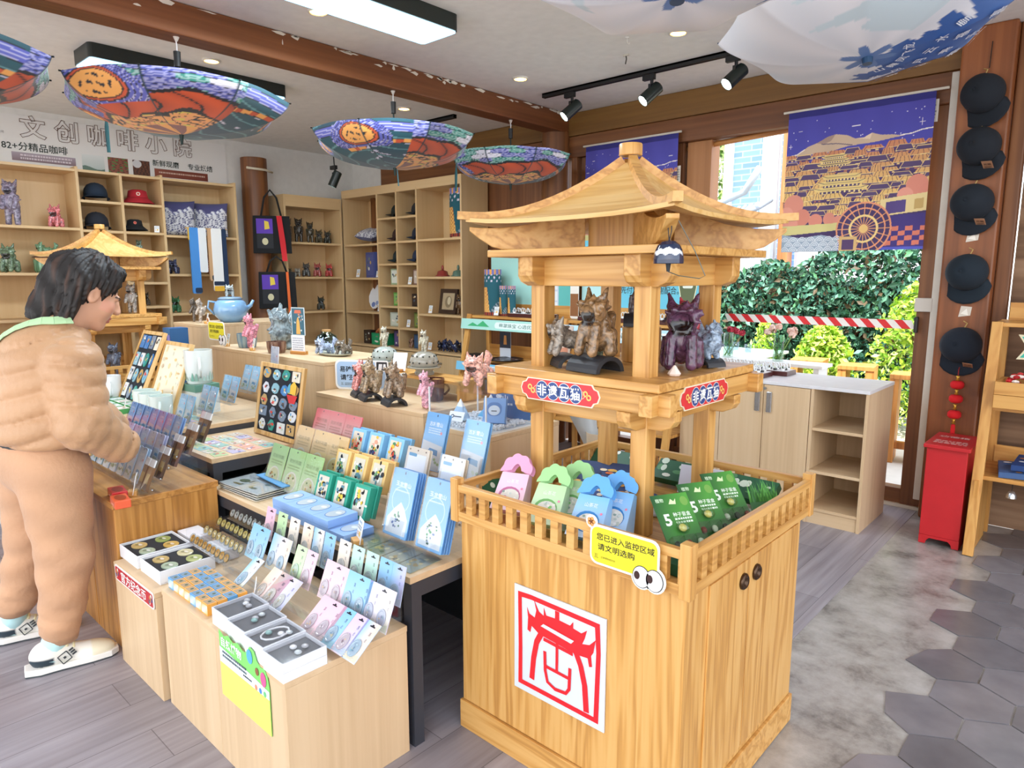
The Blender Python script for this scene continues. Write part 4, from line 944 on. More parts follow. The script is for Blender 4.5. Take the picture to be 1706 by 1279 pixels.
# the yard beyond the window
def painter(h, w, base):
 a = np.zeros((h, w, 3)); a[:] = lin(base) if isinstance(base, str) else base; yy, xx = np.mgrid[0:h, 0:w]; xx = (xx + .5) / w; yy = (yy + .5) / h
 def poly(pts, c):
  ins = np.zeros((h, w), bool); n = len(pts)
  for i in range(n):
   (x0, y0), (x1, y1) = pts[i], pts[(i + 1) % n]
   if y0 == y1: continue
   ins ^= ((yy > min(y0, y1)) & (yy <= max(y0, y1)) & (xx < (x1 - x0) * (yy - y0) / (y1 - y0) + x0))
  a[ins] = lin(c) if isinstance(c, str) else c
 def line(pts, t, c):
  for (x0, y0), (x1, y1) in zip(pts, pts[1:]):
   dx, dy = x1 - x0, y1 - y0; l = dx * dx + dy * dy + 1e-12; q = np.clip(((xx - x0) * dx + (yy - y0) * dy) / l, 0, 1)
   a[(xx - x0 - q * dx) ** 2 + (yy - y0 - q * dy) ** 2 < t * t / 4] = lin(c) if isinstance(c, str) else c
 def disc(x, y, r, c, r2=None):
  d = np.sqrt((xx - x) ** 2 + (yy - y) ** 2); a[(d < r) & (d > (r2 or -1))] = lin(c) if isinstance(c, str) else c
 return a, poly, line, disc, xx, yy
def cloth(name, M, w, h, img, parent, mat, wave=.006, nx=None):
 H, W = img.shape[:2]; mb = MB(); mb.at(M)
 def cf(u, v): return tuple(img[min(H - 1, int(v * H)), min(W - 1, int(u * W))])
 mb.grid(lambda u, v: (w * (u - .5), h * (v - 1), wave * math.sin(u * 17) * (1.2 - v) + wave * .6 * math.sin(u * 31 + v * 4)), W - 1, H - 1, cf)
 return mb.build(name, mat, parent, smooth=True)
def night_curtain(seed, W, H):
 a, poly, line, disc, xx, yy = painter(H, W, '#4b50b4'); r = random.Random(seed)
 t = np.clip(yy, 0, 1)[..., None]; a[:] = np.array(lin('#5a5fc4')) * (1 - t) + np.array(lin('#4a46a4')) * t  # cloth blues lightened to stand in for window light through the fabric
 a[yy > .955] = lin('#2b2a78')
 for _ in range(26): disc(r.random(), r.uniform(.72, .94), .0035, '#e8e4ee')
 for x, y, s in ((.1, .86, .015), (.5, .85, .03), (.93, .82, .018), (.03, .76, .012)): line([(x - s, y), (x + s, y)], .003, '#f4ecec'); line([(x, y - s * 1.3), (x, y + s * 1.3)], .003, '#f4ecec')
 mt = [(0, .69), (.1, .705), (.16, .745), (.22, .765), (.3, .80), (.36, .81), (.44, .795), (.5, .765), (.56, .765), (.61, .79), (.67, .77), (.75, .76), (.82, .745)]
 poly(mt + [(.6, .725), (.45, .72), (.3, .69), (.1, .69)], '#cbb29a'); poly([(.22, .765), (.3, .80), (.36, .81), (.33, .77), (.28, .755)], '#a88f84'); line([(.26, .755), (.38, .745), (.48, .725)], .006, '#5f5672'); poly([(.5, .765), (.56, .765), (.61, .79), (.6, .75)], '#e2cdb2')
 line([(0, .69), (.08, .70), (.14, .73)], .007, '#efe6df'); line([(.8, .75), (.87, .755), (.93, .77), (1, .775)], .007, '#efe6df')
 poly([(0, .61), (.25, .645), (.5, .64), (.75, .68), (1, .69), (1, .1), (0, .1)], '#4a3a66')
 for row in range(12):
  y = .66 - row * .038; c1 = mixc(lin('#cf8b66'), lin('#e6c07a'), min(1, row / 7)); x = r.uniform(-.05, 0)
  while x < 1.02:
   wd = r.uniform(.08, .17); yb = y + .028 * x + r.uniform(-.008, .008); hh = r.uniform(.026, .046); k = r.random()
   poly([(x, yb), (x + wd, yb + .004), (x + wd * .84, yb + hh), (x + wd * .16, yb + hh)], c1 if k < .72 else '#5b4a72')
   if k < .72:
    for q in range(4): f = (q + .5) / 4; line([(x + wd * f, yb), (x + wd * (.16 + .68 * f), yb + hh)], .0035, '#6a4a58')
   else: line([(x, yb), (x + wd * .16, yb + hh), (x + wd * .84, yb + hh), (x + wd, yb)], .004, '#e9c98a')
   line([(x, yb), (x + wd, yb + .004)], .004, '#f0d79a'); poly([(x + wd * .12, yb - .016), (x + wd * .88, yb - .014), (x + wd * .88, yb), (x + wd * .12, yb)], '#574070')
   for q in range(2): X = x + wd * (.25 + .35 * q); poly([(X, yb - .013), (X + wd * .14, yb - .013), (X + wd * .14, yb - .004), (X, yb - .004)], '#e9c98a' if k < .5 else '#b97a62')
   x += wd * r.uniform(.8, 1.05)
 for cx, y, s in ((.36, .60, .7), (.42, .42, 1.1)):
  for j in range(3):
   w_ = (.16 - .0 * j) * s * (1 - .14 * j); yy0 = y + j * .038 * s
   poly([(cx - w_, yy0), (cx + w_, yy0), (cx + w_ * 1.12, yy0 + .02 * s), (cx + w_ * .8, yy0 + .03 * s), (cx - w_ * .8, yy0 + .03 * s), (cx - w_ * 1.12, yy0 + .02 * s)], '#e7cc86')
   line([(cx - w_ * 1.12, yy0 + .026 * s), (cx - w_ * .8, yy0 + .012 * s), (cx + w_ * .8, yy0 + .012 * s), (cx + w_ * 1.12, yy0 + .026 * s)], .004, '#6a5a62')
   poly([(cx - w_ * .85, yy0 - .014 * s), (cx + w_ * .85, yy0 - .014 * s), (cx + w_ * .85, yy0), (cx - w_ * .85, yy0)], '#53436a')
   for q in range(9): X = cx - w_ * .75 + q * w_ * .1875; disc(X, yy0 - .006 * s, .006 * s, '#f0dba0')
 for x, y, q in ((.08, .34, .075), (.03, .28, .05), (.93, .42, .07), (1.0, .37, .06), (.86, .36, .05), (.15, .25, .06), (.25, .22, .05), (.35, .23, .045), (.42, .21, .04), (.06, .2, .06)): disc(x, y, q, mixc(lin('#e59f8d'), lin('#d98a78'), r.random()))
 poly([(0, .19), (.45, .20), (.45, .15), (0, .12)], '#d9cf8e')
 poly([(.7, .34), (1, .37), (1, .25), (.7, .22)], '#e8d39a'); poly([(.74, .32), (.87, .33), (.87, .25), (.74, .24)], '#5a4a86'); poly([(.92, .33), (.98, .335), (.98, .27), (.92, .265)], '#c9a96c'); line([(.7, .22), (1, .25)], .008, '#4a3a66')
 poly([(.62, .22), (1, .24), (1, .02), (.62, .02)], '#473a80')
 for j in range(4):
  for i in range(7):
   if (i + j) % 2: poly([(.7 + i * .045, .03 + j * .032), (.745 + i * .045, .032 + j * .032), (.745 + i * .045, .062 + j * .032), (.7 + i * .045, .06 + j * .032)], '#d97f6a')
 cx, cy = .6, .15
 asp = W / H
 def ring(r0, r1, c): d = np.sqrt((xx - cx) ** 2 + ((yy - cy) * 1.04) ** 2); a[(d < r1) & (d > r0)] = lin(c)
 d = np.sqrt((xx - cx) ** 2 + ((yy - cy) * 1.04) ** 2); a[d < .19] = lin('#4a3a66')
 for q in range(20): an = q * PI / 10; line([(cx + .03 * math.cos(an), cy + .03 * math.sin(an)), (cx + .185 * math.cos(an), cy + .178 * math.sin(an))], .006, '#dfa06f')
 ring(.178, .19, '#e59a76'); ring(.14, .15, '#e59a76'); ring(.085, .1, '#ecd08c'); ring(.0, .03, '#e9c27e')
 poly([(.44, .0), (.56, .0), (.56, .1), (.44, .1)], '#d5b27a'); poly([(.46, .01), (.54, .01), (.54, .08), (.46, .08)], '#57406a')
 poly([(0, 0), (.43, 0), (.43, .09), (.3, .12), (.15, .1), (0, .13)], '#9fb0c4')
 for j in range(3):
  for i in range(7):
   for rr in (.034, .022, .011):
    X, Y = .03 + i * .065 + .03 * (j % 2), .075 - j * .035; d = np.sqrt((xx - X) ** 2 + (yy - Y) ** 2); a[(d < rr) & (d > rr - .006) & (yy > Y) & (xx < .44)] = lin('#dfe6ee')
 return a
Fc = PY(1437, 170, 4.88)
S = thing('hanging_curtain', 'blue night-sky curtain with golden old town and waterwheel hanging in the window', 'curtain', (-1.455, 4.865, 2.6))
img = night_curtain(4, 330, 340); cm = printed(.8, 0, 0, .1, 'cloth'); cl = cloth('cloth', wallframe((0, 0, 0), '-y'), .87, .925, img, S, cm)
mb = MB(); mb.at(wallframe((.42, .018, -.11), '-y')); mb.prism([(-.03, -.065), (.03, -.065), (.03, .065), (-.03, .065)], .0, .001, '#d9d4c8'); mb.scribble(-.02, -.05, .02, .04, 5, .002, '#8a8a8a', random.Random(8)); mb.build('price_tag', printed(.6), S)
mb = MB(); mb.cyl((-.47, .0, .008), (.5, .0, .008), .008, n=8); mb.build('hanging_rod', plain('#d6cfc2', .5), S)
S = thing('hanging_curtain', 'blue curtain with a snow peak hanging behind the kiosk roof', 'curtain', (-3.16, 4.865, 2.59))
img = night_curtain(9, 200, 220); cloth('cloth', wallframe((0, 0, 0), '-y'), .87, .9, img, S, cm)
mb = MB(); mb.at(wallframe((.43, .016, -.3), '-y')); mb.prism([(-.025, -.06), (.025, -.06), (.025, .06), (-.025, .06)], .0, .001, '#d9d4c8'); mb.scribble(-.018, -.05, .018, .04, 5, .002, '#8a8a8a', random.Random(8)); mb.build('price_tag', printed(.6), S)
mb = MB(); mb.cyl((-.46, .0, .008), (.46, .0, .008), .008, n=8); mb.build('hanging_rod', plain('#d6cfc2', .5), S)
mb = MB(); mb.tube([(-2.72, 5.02, 2.49), (-1.9, 5.02, 2.53)], .02, 10); mb.build('bamboo_pole', wood('pole', '#c98f55', '#b57a42', '#8f5c2d', 0, .8, .5), smooth=True, label='light brown pole across the top of the window opening', cat='pole')
S = thing('barrier_tape', 'red and white striped barrier tape stretched across the window opening', 'barrier tape', (-1.03, 4.92, 1.205))
mb = MB(); n = 25; L = 1.28; h = .028
mb.at(wallframe((0, 0, 0), '-y'))
for k in range(n):
 x0 = -L + k * L / n; x1 = x0 + L / n; s = .026
 a_, b_ = max(-L, x0 - s), max(-L, x1 - s); c_, d_ = min(0, x1 + s), min(0, x0 + s)
 mb.poly([(min(0, x0 + s), -h), (min(0, x1 + s), -h), (max(-L, x1 - s), h), (max(-L, x0 - s), h)], 0, '#d8232a' if k % 2 else '#ece6e2')
mb.build('tape', printed(.5), S)
mb = MB(); mb.box(-.008, .012, -.02, .02, -.05, .05); mb.build('cassette', plain('#1b1b1d', .4), S, bevel=.004)
mb = MB(); p = PY(1538, 508, 4.9); mb.cbox((p.x, 4.925, p.z), (.1, .045, .085)); mb.build('junction_box', plain('#cfc9c0', .5), bevel=.006, label='pale square junction box on the cable strip beside the window', cat='junction box')
conc = plain('#c9c5bd', .8); YO = YW + .16
mb = MB(); mb.box(-9, 8, YO, 22, -.16, -.04); struct(mb, 'ground_terrace', conc)
def brickwall():
 m, nt, b = newmat('blue_grey_brick'); tc = nd(nt, 'ShaderNodeTexCoord'); mp = nd(nt, 'ShaderNodeMapping'); mp.inputs['Rotation'].default_value = (PI / 2, 0, 0); nt.links.new(tc.outputs['Object'], mp.inputs[0])
 br = nd(nt, 'ShaderNodeTexBrick'); setin(br, Scale=1.0, Mortar_Size=.012, Brick_Width=.32, Row_Height=.1); br.inputs['Color1'].default_value = (*lin('#6f8dc2'), 1); br.inputs['Color2'].default_value = (*lin('#5f7db4'), 1); br.inputs['Mortar'].default_value = (*lin('#8ba3cc'), 1)
 nt.links.new(mp.outputs[0], br.inputs[0]); nt.links.new(br.outputs['Color'], b.inputs['Base Color']); b.inputs['Roughness'].default_value = .8; return m
def bld(name, lab): return thing(name, lab, 'building')
t = bld('brick_building', 'blue-grey brick building with pale corner strip beyond the yard')
mb = MB(); mb.box(-5.6, -4.4, 12, 12.3, -.04, 7); mb.build('brick_wall', brickwall(), t); mb = MB(); mb.box(-5.76, -5.6, 11.95, 12.3, -.04, 7); mb.build('corner_strip', plain('#dfe3e6', .7), t)
t = bld('timber_house', 'timber building with white shutters beside the blue brick wall outside')
wj = wood('jamb2', '#c08a58', '#aa7344', '#8d5930', 2, .5, .5, .9, lines=False)
mb = MB(); mb.box(-4.1, -3.95, 10.4, 10.6, -.04, 6); mb.build('timber_post', wj, t)
mb = MB(); mb.box(-3.95, -3.3, 10.5, 10.6, 2.9, 3.5); mb.build('shutter_panel', plain('#d6cfc5', .7), t); mb = MB(); mb.box(-4.05, -2.2, 10.35, 10.62, 2.6, 2.9); mb.build('timber_lintel', wj, t)
mb = MB(); mb.box(-4.45, -4.2, 10.5, 10.62, .8, 5.6); mb.build('white_pilaster', plain('#cdd6e2', .7), t)
mb = MB(); mb.box(-3.95, -2.3, 10.7, 10.8, -.04, 2.6); mb.build('plaster_wall', plain('#dfe6f2', .8), t)
mb = MB(); mb.box(-3.2, -2.0, 10.4, 10.5, -.04, .9); mb.box(-3.3, -1.0, 10.55, 10.65, 3.5, 6); mb.build('upper_wall', wj, t)
mb = MB(); mb.box(-3.95, -3.85, 10.3, 10.4, 2.35, 2.75); mb.build('wall_speaker', plain('#23456f', .4), t)
for k in range(6): mb = MB(); x = -2.05 + k * .1; mb.bar((x, 10.3, -.04), (x - .1, 10.25, 2.8), .08, .03); mb.build('leaning_board', wood('board', '#cfa46c', '#b98d55', '#96703f', 2, .5, .6), t)
t = bld('tiled_gate', 'grey tiled roof with upturned eaves over a white wall outside the window')
mb = MB();
for k in range(14):
 f = k / 13; mb.tube([(-6.2 + f * 1.25, 10.2 + .25 * 0, 3.15 - .25 * 0 + .1 * f ** 3), (-6.2 + f * 1.22, 9.85, 2.9 + .22 * f ** 3), (-6.2 + f * 1.2, 9.5, 2.62 + .42 * f ** 3)], .035, 6)
mb.build('roof_tiles', plain('#8f9cab', .8), t, smooth=True)
mb = MB(); mb.tube([(-6.3, 9.9, 3.25), (-5.6, 9.8, 3.2), (-5.1, 9.6, 3.32), (-4.85, 9.5, 3.62)], .05, 8); mb.build('roof_ridge', plain('#a9b4bd', .8), t, smooth=True)
mb = MB(); mb.box(-6.4, -4.98, 9.9, 10.1, .58, 2.62); mb.build('white_wall', plain('#e6e8ec', .8), t)
mb = MB(); mb.at(wallframe((-5.25, 9.89, 1.35), '-y')); gr = random.Random(2)
for k in range(30): x = gr.uniform(-.4, .4); y = gr.uniform(-.5, .2) * (1 - abs(x)); mb.poly([(x, y), (x + gr.uniform(.02, .09), y + gr.uniform(-.1, .02)), (x + gr.uniform(.0, .06), y + gr.uniform(.05, .16))], 0, mixc(lin('#8b8f96'), lin('#c9ccd2'), gr.random()))
mb.build('ink_mural', printed(.8), t); t.location = (.8, 0, -.62)
mb = MB(); mb.lathe([(.16, 0), (.15, 3.2)], 20); mb.v = [(x - 1.35, y + 8.9, z - .04) for x, y, z in mb.v]; mb.build('yard_column', plain('#c9c6bc', .7), smooth=True, angle=40, label='pale round column standing behind the hedge outside', cat='column')
def leafy(name, lab, cat, fn, n, size, cols, seed, core=None, zmin=-.02):
 r = random.Random(seed); t = thing(name, lab, cat); mb = MB()
 for _ in range(n):
  p, nrm = fn(r); s = size * r.uniform(.6, 1.4); d = Vector((r.gauss(0, 1), r.gauss(0, 1), r.gauss(0, .7))).normalized(); d = (d + nrm * .6).normalized(); x = d.orthogonal().normalized(); x = (Matrix.Rotation(r.uniform(0, 6.28), 3, d) @ x); y = d.cross(x)
  p = Vector(p); c = lin(r.choice(cols)); c = mixc(c, (0, 0, 0), r.uniform(0, .35))
  mb.add([p - x * s, p - y * s * .5 + d * s * .1, p + x * s, p + y * s * .5 + d * s * .1], [(0, 1, 2, 3)], c)
 mb.build('leaves', printed(.6), t)
 if core: mb = MB(); core(mb); mb.build('stems', plain('#6a4630', .8), t)
 return t
def hedge_pt(r):
 x = r.uniform(-4.35, -1.2); top = 1.75 + .14 * math.sin(x * 2.3) + .1 * math.sin(x * 7) + (.12 if -3 < x < -2.2 else 0) - max(0, (-3.9 - x)) * .9; z = top * (1 - r.random() ** 1.25 * 1.02); z = max(-.03, z)
 return (x, 8.55 - .25 * math.sin(z * 1.6) + r.gauss(0, .07), z), Vector((0, -1, .3))
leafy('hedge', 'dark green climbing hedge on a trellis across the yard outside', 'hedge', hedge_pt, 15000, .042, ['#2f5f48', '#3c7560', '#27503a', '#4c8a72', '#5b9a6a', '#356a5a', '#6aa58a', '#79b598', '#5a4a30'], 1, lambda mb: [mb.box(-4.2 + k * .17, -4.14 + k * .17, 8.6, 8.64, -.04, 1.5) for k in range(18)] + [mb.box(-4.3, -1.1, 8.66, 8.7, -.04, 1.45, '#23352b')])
def shrub(cx, cy, rx, ry, h, z0=0.0):
 def fn(r):
  th = r.uniform(0, 6.28); q = math.sqrt(r.random()); z = r.random() ** .8; k = math.sqrt(max(.02, 1 - (z * 1.0) ** 2.4)) ; return (cx + rx * q * k * math.cos(th), cy + ry * q * k * math.sin(th), z0 + h * z), Vector((math.cos(th), -.5, .8))
 return fn
BR = ['#b6dc3a', '#c8e84e', '#9ccf35', '#d6ee7a', '#86bd34', '#e6f59a']
leafy('shrub', 'bright sunlit yellow-green shrub at the right end of the window', 'shrub', shrub(-1.45, 7.55, .6, .4, 1.5), 3600, .034, BR, 2, lambda mb: [mb.tube([(-1.45, 7.55, -.04), (-1.4 + .2 * math.cos(k), 7.55, .5), (-1.45 + .35 * math.cos(k), 7.45, 1.0)], .01, 5) for k in range(4)])
leafy('shrub', 'bright sunlit low shrub in the middle of the window behind the flower vase', 'shrub', shrub(-2.45, 7.65, .38, .35, 1.0), 2600, .036, BR, 3, lambda mb: [mb.tube([(-2.45, 7.65, -.04), (-2.45 + .25 * math.cos(k * 2), 7.6, .6)], .01, 5) for k in range(4)])
leafy('shrub', 'small bright shrub behind the white outdoor table', 'shrub', shrub(-3.15, 7.75, .22, .2, 1.0), 500, .04, BR, 4, lambda mb: [mb.tube([(-3.15, 7.75, -.04), (-3.15 + .1 * math.cos(k * 2), 7.75, .6)], .008, 5) for k in range(3)])
leafy('tree', 'sunny tree crown far behind the tiled roof outside', 'tree', shrub(-6.6, 13, .9, .6, 3.2, 1.6), 2500, .09, ['#a9c870', '#c8dc9a', '#8db35a', '#dbe8b8'], 5, lambda mb: mb.tube([(-6.6, 13, -.04), (-6.55, 13, 2), (-6.6, 13, 3.4)], .1, 8))
sw = wood('stool', '#e0a35c', '#d2924b', '#b37738', 2, .8, .5)
def stool(x, y, h, lab, s=.36):
 t = thing('wooden_stool', lab, 'stool', (x, y, -.04), R(8));
 mb = MB(); mb.box(-s / 2, s / 2, -s / 2, s / 2, h, h + .04); mb.build('seat', sw, t, bevel=.004)
 for sx in (-1, 1): mb = MB(); mb.box(sx * s / 2 - (.07 if sx > 0 else 0), sx * s / 2 + (.07 if sx < 0 else 0), -s / 2 + .01, s / 2 - .01, 0, h); mb.build('side_panel', sw, t, bevel=.004)
 mb = MB(); mb.box(-s / 2 + .07, s / 2 - .07, -.03, .03, .1, .16); mb.build('stretcher', sw, t)
for px, py, lab in ((1430, 607, 'square wooden stool in the yard in front of the bright shrub'), (1349, 597, 'square wooden stool in the yard beside the vase of pale flowers'), (1520, 622, 'square wooden stool in the yard beside the right window jamb')):
 p = PZ(px, py, .71); stool(p.x, p.y, .71, lab, .3)
t = thing('outdoor_table', 'white outdoor table with glass top seen through the window at left', 'table', (-3.12, 6.8, -.04))
mb = MB(); mb.box(-.5, .45, -.45, .45, .75, .78); mb.build('tabletop', plain('#e3eaf0', .25), t, bevel=.005)
for sx in (-.42, .38):
 for sy in (-.38, .38): mb = MB(); mb.box(sx - .02, sx + .02, sy - .02, sy + .02, 0, .75); mb.build('leg', plain('#d7dde2', .4), t)
for k, (x, y) in enumerate(((-3.35, 6.55), (-3.2, 6.7), (-3.0, 6.55), (-2.9, 6.75), (-3.1, 6.9))):
 mb = MB(); mb.at(T(x, y, .741)); mb.lathe([(.03, 0), (.032, .005), (.036, .09), (.034, .09), (.03, .008)], 16, caps=False); mb.build('drinking_glass', acrylic('#dfe8ee', 'glass'), smooth=True, label='clear drinking glass on the white outdoor table', cat='glass', group='drinking glasses on the outdoor table', center=True)
def bouquet(name, loc, lab, petals, n, h, seed, vz=.2):
 r = random.Random(seed); t = thing(name, lab, 'flowers', loc);
 glass_vase([(.04, .001), (.042, .01), (.038, vz), (.036, vz), (.039, .012)], 'vase', acrylic('#e4efe8', 'glass'), t)
 mb = MB(); heads = []
 for k in range(n): a = r.uniform(0, 6.28); q = .1 * math.sqrt(r.random()) * 1.2; hd = Vector((q * math.cos(a), q * math.sin(a), h - q * .5 + r.uniform(-.02, .02))); heads.append(hd); mb.tube([(q * .25 * math.cos(a + 2), q * .25 * math.sin(a + 2), .01), hd * .5, hd], .0028, 5)
 mb.build('stems', plain('#6f9a4c', .6), t)
 for hd in heads:
  mb = MB()
  for _ in range(26): d = Vector((r.gauss(0, 1), r.gauss(0, 1), r.gauss(.4, .8))).normalized(); x = d.orthogonal(); y = d.cross(x); c = lin(r.choice(petals)); p = hd + d * .022; mb.add([p - x * .014, p - y * .014, p + x * .014, p + y * .014], [(0, 1, 2, 3)], c)
  mb.build('blossom', printed(.7), t)
 return t
# display counters and tables in the middle of the shop
ORD = ['first', 'second', 'third', 'fourth', 'fifth', 'sixth', 'seventh', 'eighth', 'ninth', 'tenth', 'eleventh', 'twelfth', 'thirteenth', 'fourteenth']
def box_unit(lab, x0, x1, y0, y1, z, w=pale, z0=0.0, name='display_box', cat='counter', seam=None):
 t = thing(name, lab, cat)
 mb = MB()
 xs = [x0] + (seam or []) + [x1]
 for k, (a, b_) in enumerate(zip(xs, xs[1:])):
  mb = MB(); mb.box(a + (.001 if k else 0), b_, y0 + .002, y1 - .001, z0, z - .02); mb.build('carcass', w(2), t, bevel=.0015)
 mb = MB(); mb.box(x0 - .001, x1 + .001, y0, y1, z - .0195, z); mb.build('top_panel', w(0), t, bevel=.0015)
 return t
def metal_table(lab, x0, x1, y0, y1, z):
 t = thing('display_table', lab, 'table'); mt = plain('#33363f', .5)
 mb = MB(); mb.box(x0, x1, y0, y1, z - .022, z); mb.build('tabletop', pale(0), t, bevel=.0015)
 a = .04; mb = MB(); zt = z - .0225
 mb.box(x0, x1, y0 + .004, y0 + a, zt - .05, zt); mb.box(x0, x1, y1 - a, y1 - .004, zt - .05, zt); mb.box(x0, x0 + a, y0 + a, y1 - a, zt - .05, zt); mb.box(x1 - a, x1, y0 + a, y1 - a, zt - .05, zt)
 mb.build('frame', mt, t)
 mb = MB(); mb.box(x0 + a, x1 - a, y1 - .02, y1 - .012, .02, zt - .051); mb.box(x0 + .012, x0 + .02, y0 + a, y1 - a, .02, zt - .051); mb.build('under_table_shade', plain('#23252b', .8), t)  # dark panels added to stand in for the shade under the table
 for x in (x0, x1 - a):
  for y in (y0 + .004, y1 - a - .004): mb = MB(); mb.box(x, x + a, y, y + a, 0, zt - .05); mb.build('leg', mt, t)
 return t
box_unit('low pale wood display box with the red coin sign on its front', -2.838, -2.431, .812, 1.245, .412)
box_unit('low pale wood display box with the yellow cut-out sign, nearest the aisle', -2.408, -1.58, .828, 1.245, .43, seam=[-2.0])
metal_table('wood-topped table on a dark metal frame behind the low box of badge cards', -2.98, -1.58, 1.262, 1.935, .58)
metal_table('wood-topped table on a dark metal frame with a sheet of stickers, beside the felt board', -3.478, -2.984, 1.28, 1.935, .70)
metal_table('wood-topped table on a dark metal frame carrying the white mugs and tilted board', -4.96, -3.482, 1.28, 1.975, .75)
mb = MB(); t = thing('oak_counter', 'warm brown wooden counter the woman leans over', 'counter')
for k, (a, b_) in enumerate(((-4.735, -3.215), (-3.205, -2.88))): mb = MB(); mb.box(a, b_, .842, 1.25, 0, .603); mb.build('carcass', oak(2), t, bevel=.002)
mb = MB(); mb.box(-4.745, -2.875, .835, 1.255, .604, .63); mb.build('top_panel', oak(0), t, bevel=.002)
box_unit('tall pale display box in the middle carrying five roaring beasts', -3.185, -2.31, 1.94, 2.4, .9)
box_unit('pale display box under the clear case, right of the beasts', -2.308, -1.9, 1.948, 2.4, .855)
box_unit('taller pale display box behind the black felt board', -3.93, -3.195, 2.0, 2.46, 1.05)
box_unit('pale display box behind the white mugs holding the blue cup', -4.56, -3.934, 2.0, 2.46, 1.05)
box_unit('highest pale display box, under the blue teapot', -5.45, -4.97, 2.12, 2.95, 1.165)
k2 = dup(KIOSK, (-4.80, -.03, 0), 0, 'orange-tinted pine pagoda kiosk behind the woman, in front of the left shelf')
def up(loc, tilt, rz=0.0): return dict(loc=loc, rot=(PI / 2 - tilt, 0, rz))
def badge_card(lab, loc, tilt, c1, c2, w=.062, h=.122, rz=0.0, n=1, group=None, metal='#9aa3a6'):
 t = thing('badge_card', lab, 'badge card', loc, rot=(PI / 2 - tilt, 0, rz), group=group); r = random.Random(lab)
 mb = MB(); W = w * n
 mb.box(-W / 2, W / 2, 0, h, -.002, 0, mixc(lin(c1), (1, 1, 1), .4)); mb.quad([(-W / 2, 0, .0004), (W / 2, 0, .0004), (W / 2, h, .0004), (-W / 2, h, .0004)], [mixc(lin('#d9dfc8'), lin(c1), .6), mixc(lin('#cfe0d8'), lin(c2), .6), c2, c1])
 hk = [(-.011, -.003), (.011, -.003), (.011, .001), (.005, .001), (.003, .005), (-.003, .005), (-.005, .001), (-.011, .001)]
 for k in range(n if n < 2 else 1): mb.add([(x + W * .08, y + h * .9, .001) for x, y in hk], [tuple(range(8))], '#20222a')
 for k in range(n):
  x = (-W / 2) + w * (k + .5); mb.text('古城', x - w * .0 + w * .22, h * .72, .012, .001, '#37405a', w=.007); mb.text('记忆', x + w * .22, h * .55, .01, .001, '#4a5270', w=.006)
  for q in range(3): yy = h * (.05 + .05 * q); mb.poly([(x - w * .45, yy), (x - w * .1, yy + h * .06), (x + w * .2, yy + h * .015), (x + w * .45, yy + h * .05), (x + w * .45, yy - h * .02), (x - w * .45, yy - h * .02)], .0006 + .0001 * q, mixc(lin('#a8c7b5'), lin(c2), .5))
 mb.build('card', printed(.35), t)
 for k in range(n):
  x = (-W / 2) + w * (k + .5) - w * .06; mb = MB(); mb.at(T(x, h * .3, .001) @ Matrix.Diagonal((.74, 1, 1, 1))); mb.lathe([(.026, 0), (.026, .003), (.021, .0035), (.019, .0022), (.001, .003)], 22, mixc(lin(metal), lin(c1), .25), caps=False)
  for q in range(7): a = r.uniform(0, 6.28); d = r.uniform(0, .013); mb.disc(d * math.cos(a), d * math.sin(a), r.uniform(.002, .006), r.uniform(.002, .005), .0036, 8, mixc(lin(r.choice(['#5d6b6a', '#c9b36a', '#dfe6e6', '#7fa5a0', '#8a8f95'])), lin(c1), .3))
  mb.build('badge', printed(.22, .3), t, smooth=False)
 return t
PK, BL, GN, BG, MT, LV, PC = '#e9b7cf', '#7fb7e6', '#b9dfa8', '#ecdfd2', '#b3dfd2', '#b9b7ea', '#f0cdb4'
def step_stand(lab, x0, x1, ys, zs, depth=.03, h=.025, y_back=None):
 """clear acrylic stair for cards"""
 t = thing('acrylic_stand', lab, 'display stand'); A = acrylic()
 for k, (y, z) in enumerate(zip(ys, zs)):
  mb = MB(); mb.box(x0, x1, y - depth, y - depth + .002, z, z + h); mb.box(x0, x1, y - depth + .002, y + .004, z, z + .002); mb.build('ledge', A, t)
 mb = MB(); z0 = min(zs); pts = [(ys[0] - depth, z0 - .002)]
 for y, z in zip(ys, zs): pts += [(y - depth, z + h), (y + .004, z + h)]
 pts += [(ys[-1] + .006, zs[-1] + .06), (ys[-1] + .006, z0 - .002)]
 for x in (x0, x1 - .002): mb = MB(); mb.at(Matrix(((0, 0, 1, x), (1, 0, 0, 0), (0, 1, 0, 0), (0, 0, 0, 1)))).prism(pts, 0, .002); mb.build('side_plate', A, t)
 mb = MB()
 for q in range(4): mb.at(Matrix(((0, 0, 1, x1), (1, 0, 0, ys[0] + .02 + .035 * q), (0, 1, 0, zs[0] + .01 + (zs[-1] - zs[0]) * q / 4), (0, 0, 0, 1)))).lathe([(.004, 0), (.003, .003), (.001, .0035)], 8)
 mb.build('screws', plain('#c9ced2', .25, .8), t)
 return t
def cards_at(pxs, y, z, tilt, row):
 cnt = 0
 for i, (px, py, n, c1, c2) in enumerate(pxs):
  p = PY(px, py, y); nm = {PK: 'pink', BL: 'blue', GN: 'green', BG: 'cream', MT: 'mint', LV: 'lavender', PC: 'peach'}
  cc = nm[c1] if c1 == c2 else nm[c1] + ' and ' + nm[c2]
  w_ = 'double ' if n > 1 else ''
  badge_card(f'{cc} {w_}badge card, {ORD[i]} from left, {row} of the low box', (p.x, y, z), tilt, c1, c2, n=n)
def X2(px, py, y): return PY(px, py, y).x
step_stand('clear acrylic stair holding the back row of badge cards on the low box', -2.36, -1.585, [1.055, 1.14, 1.225], [.452, .482, .515])
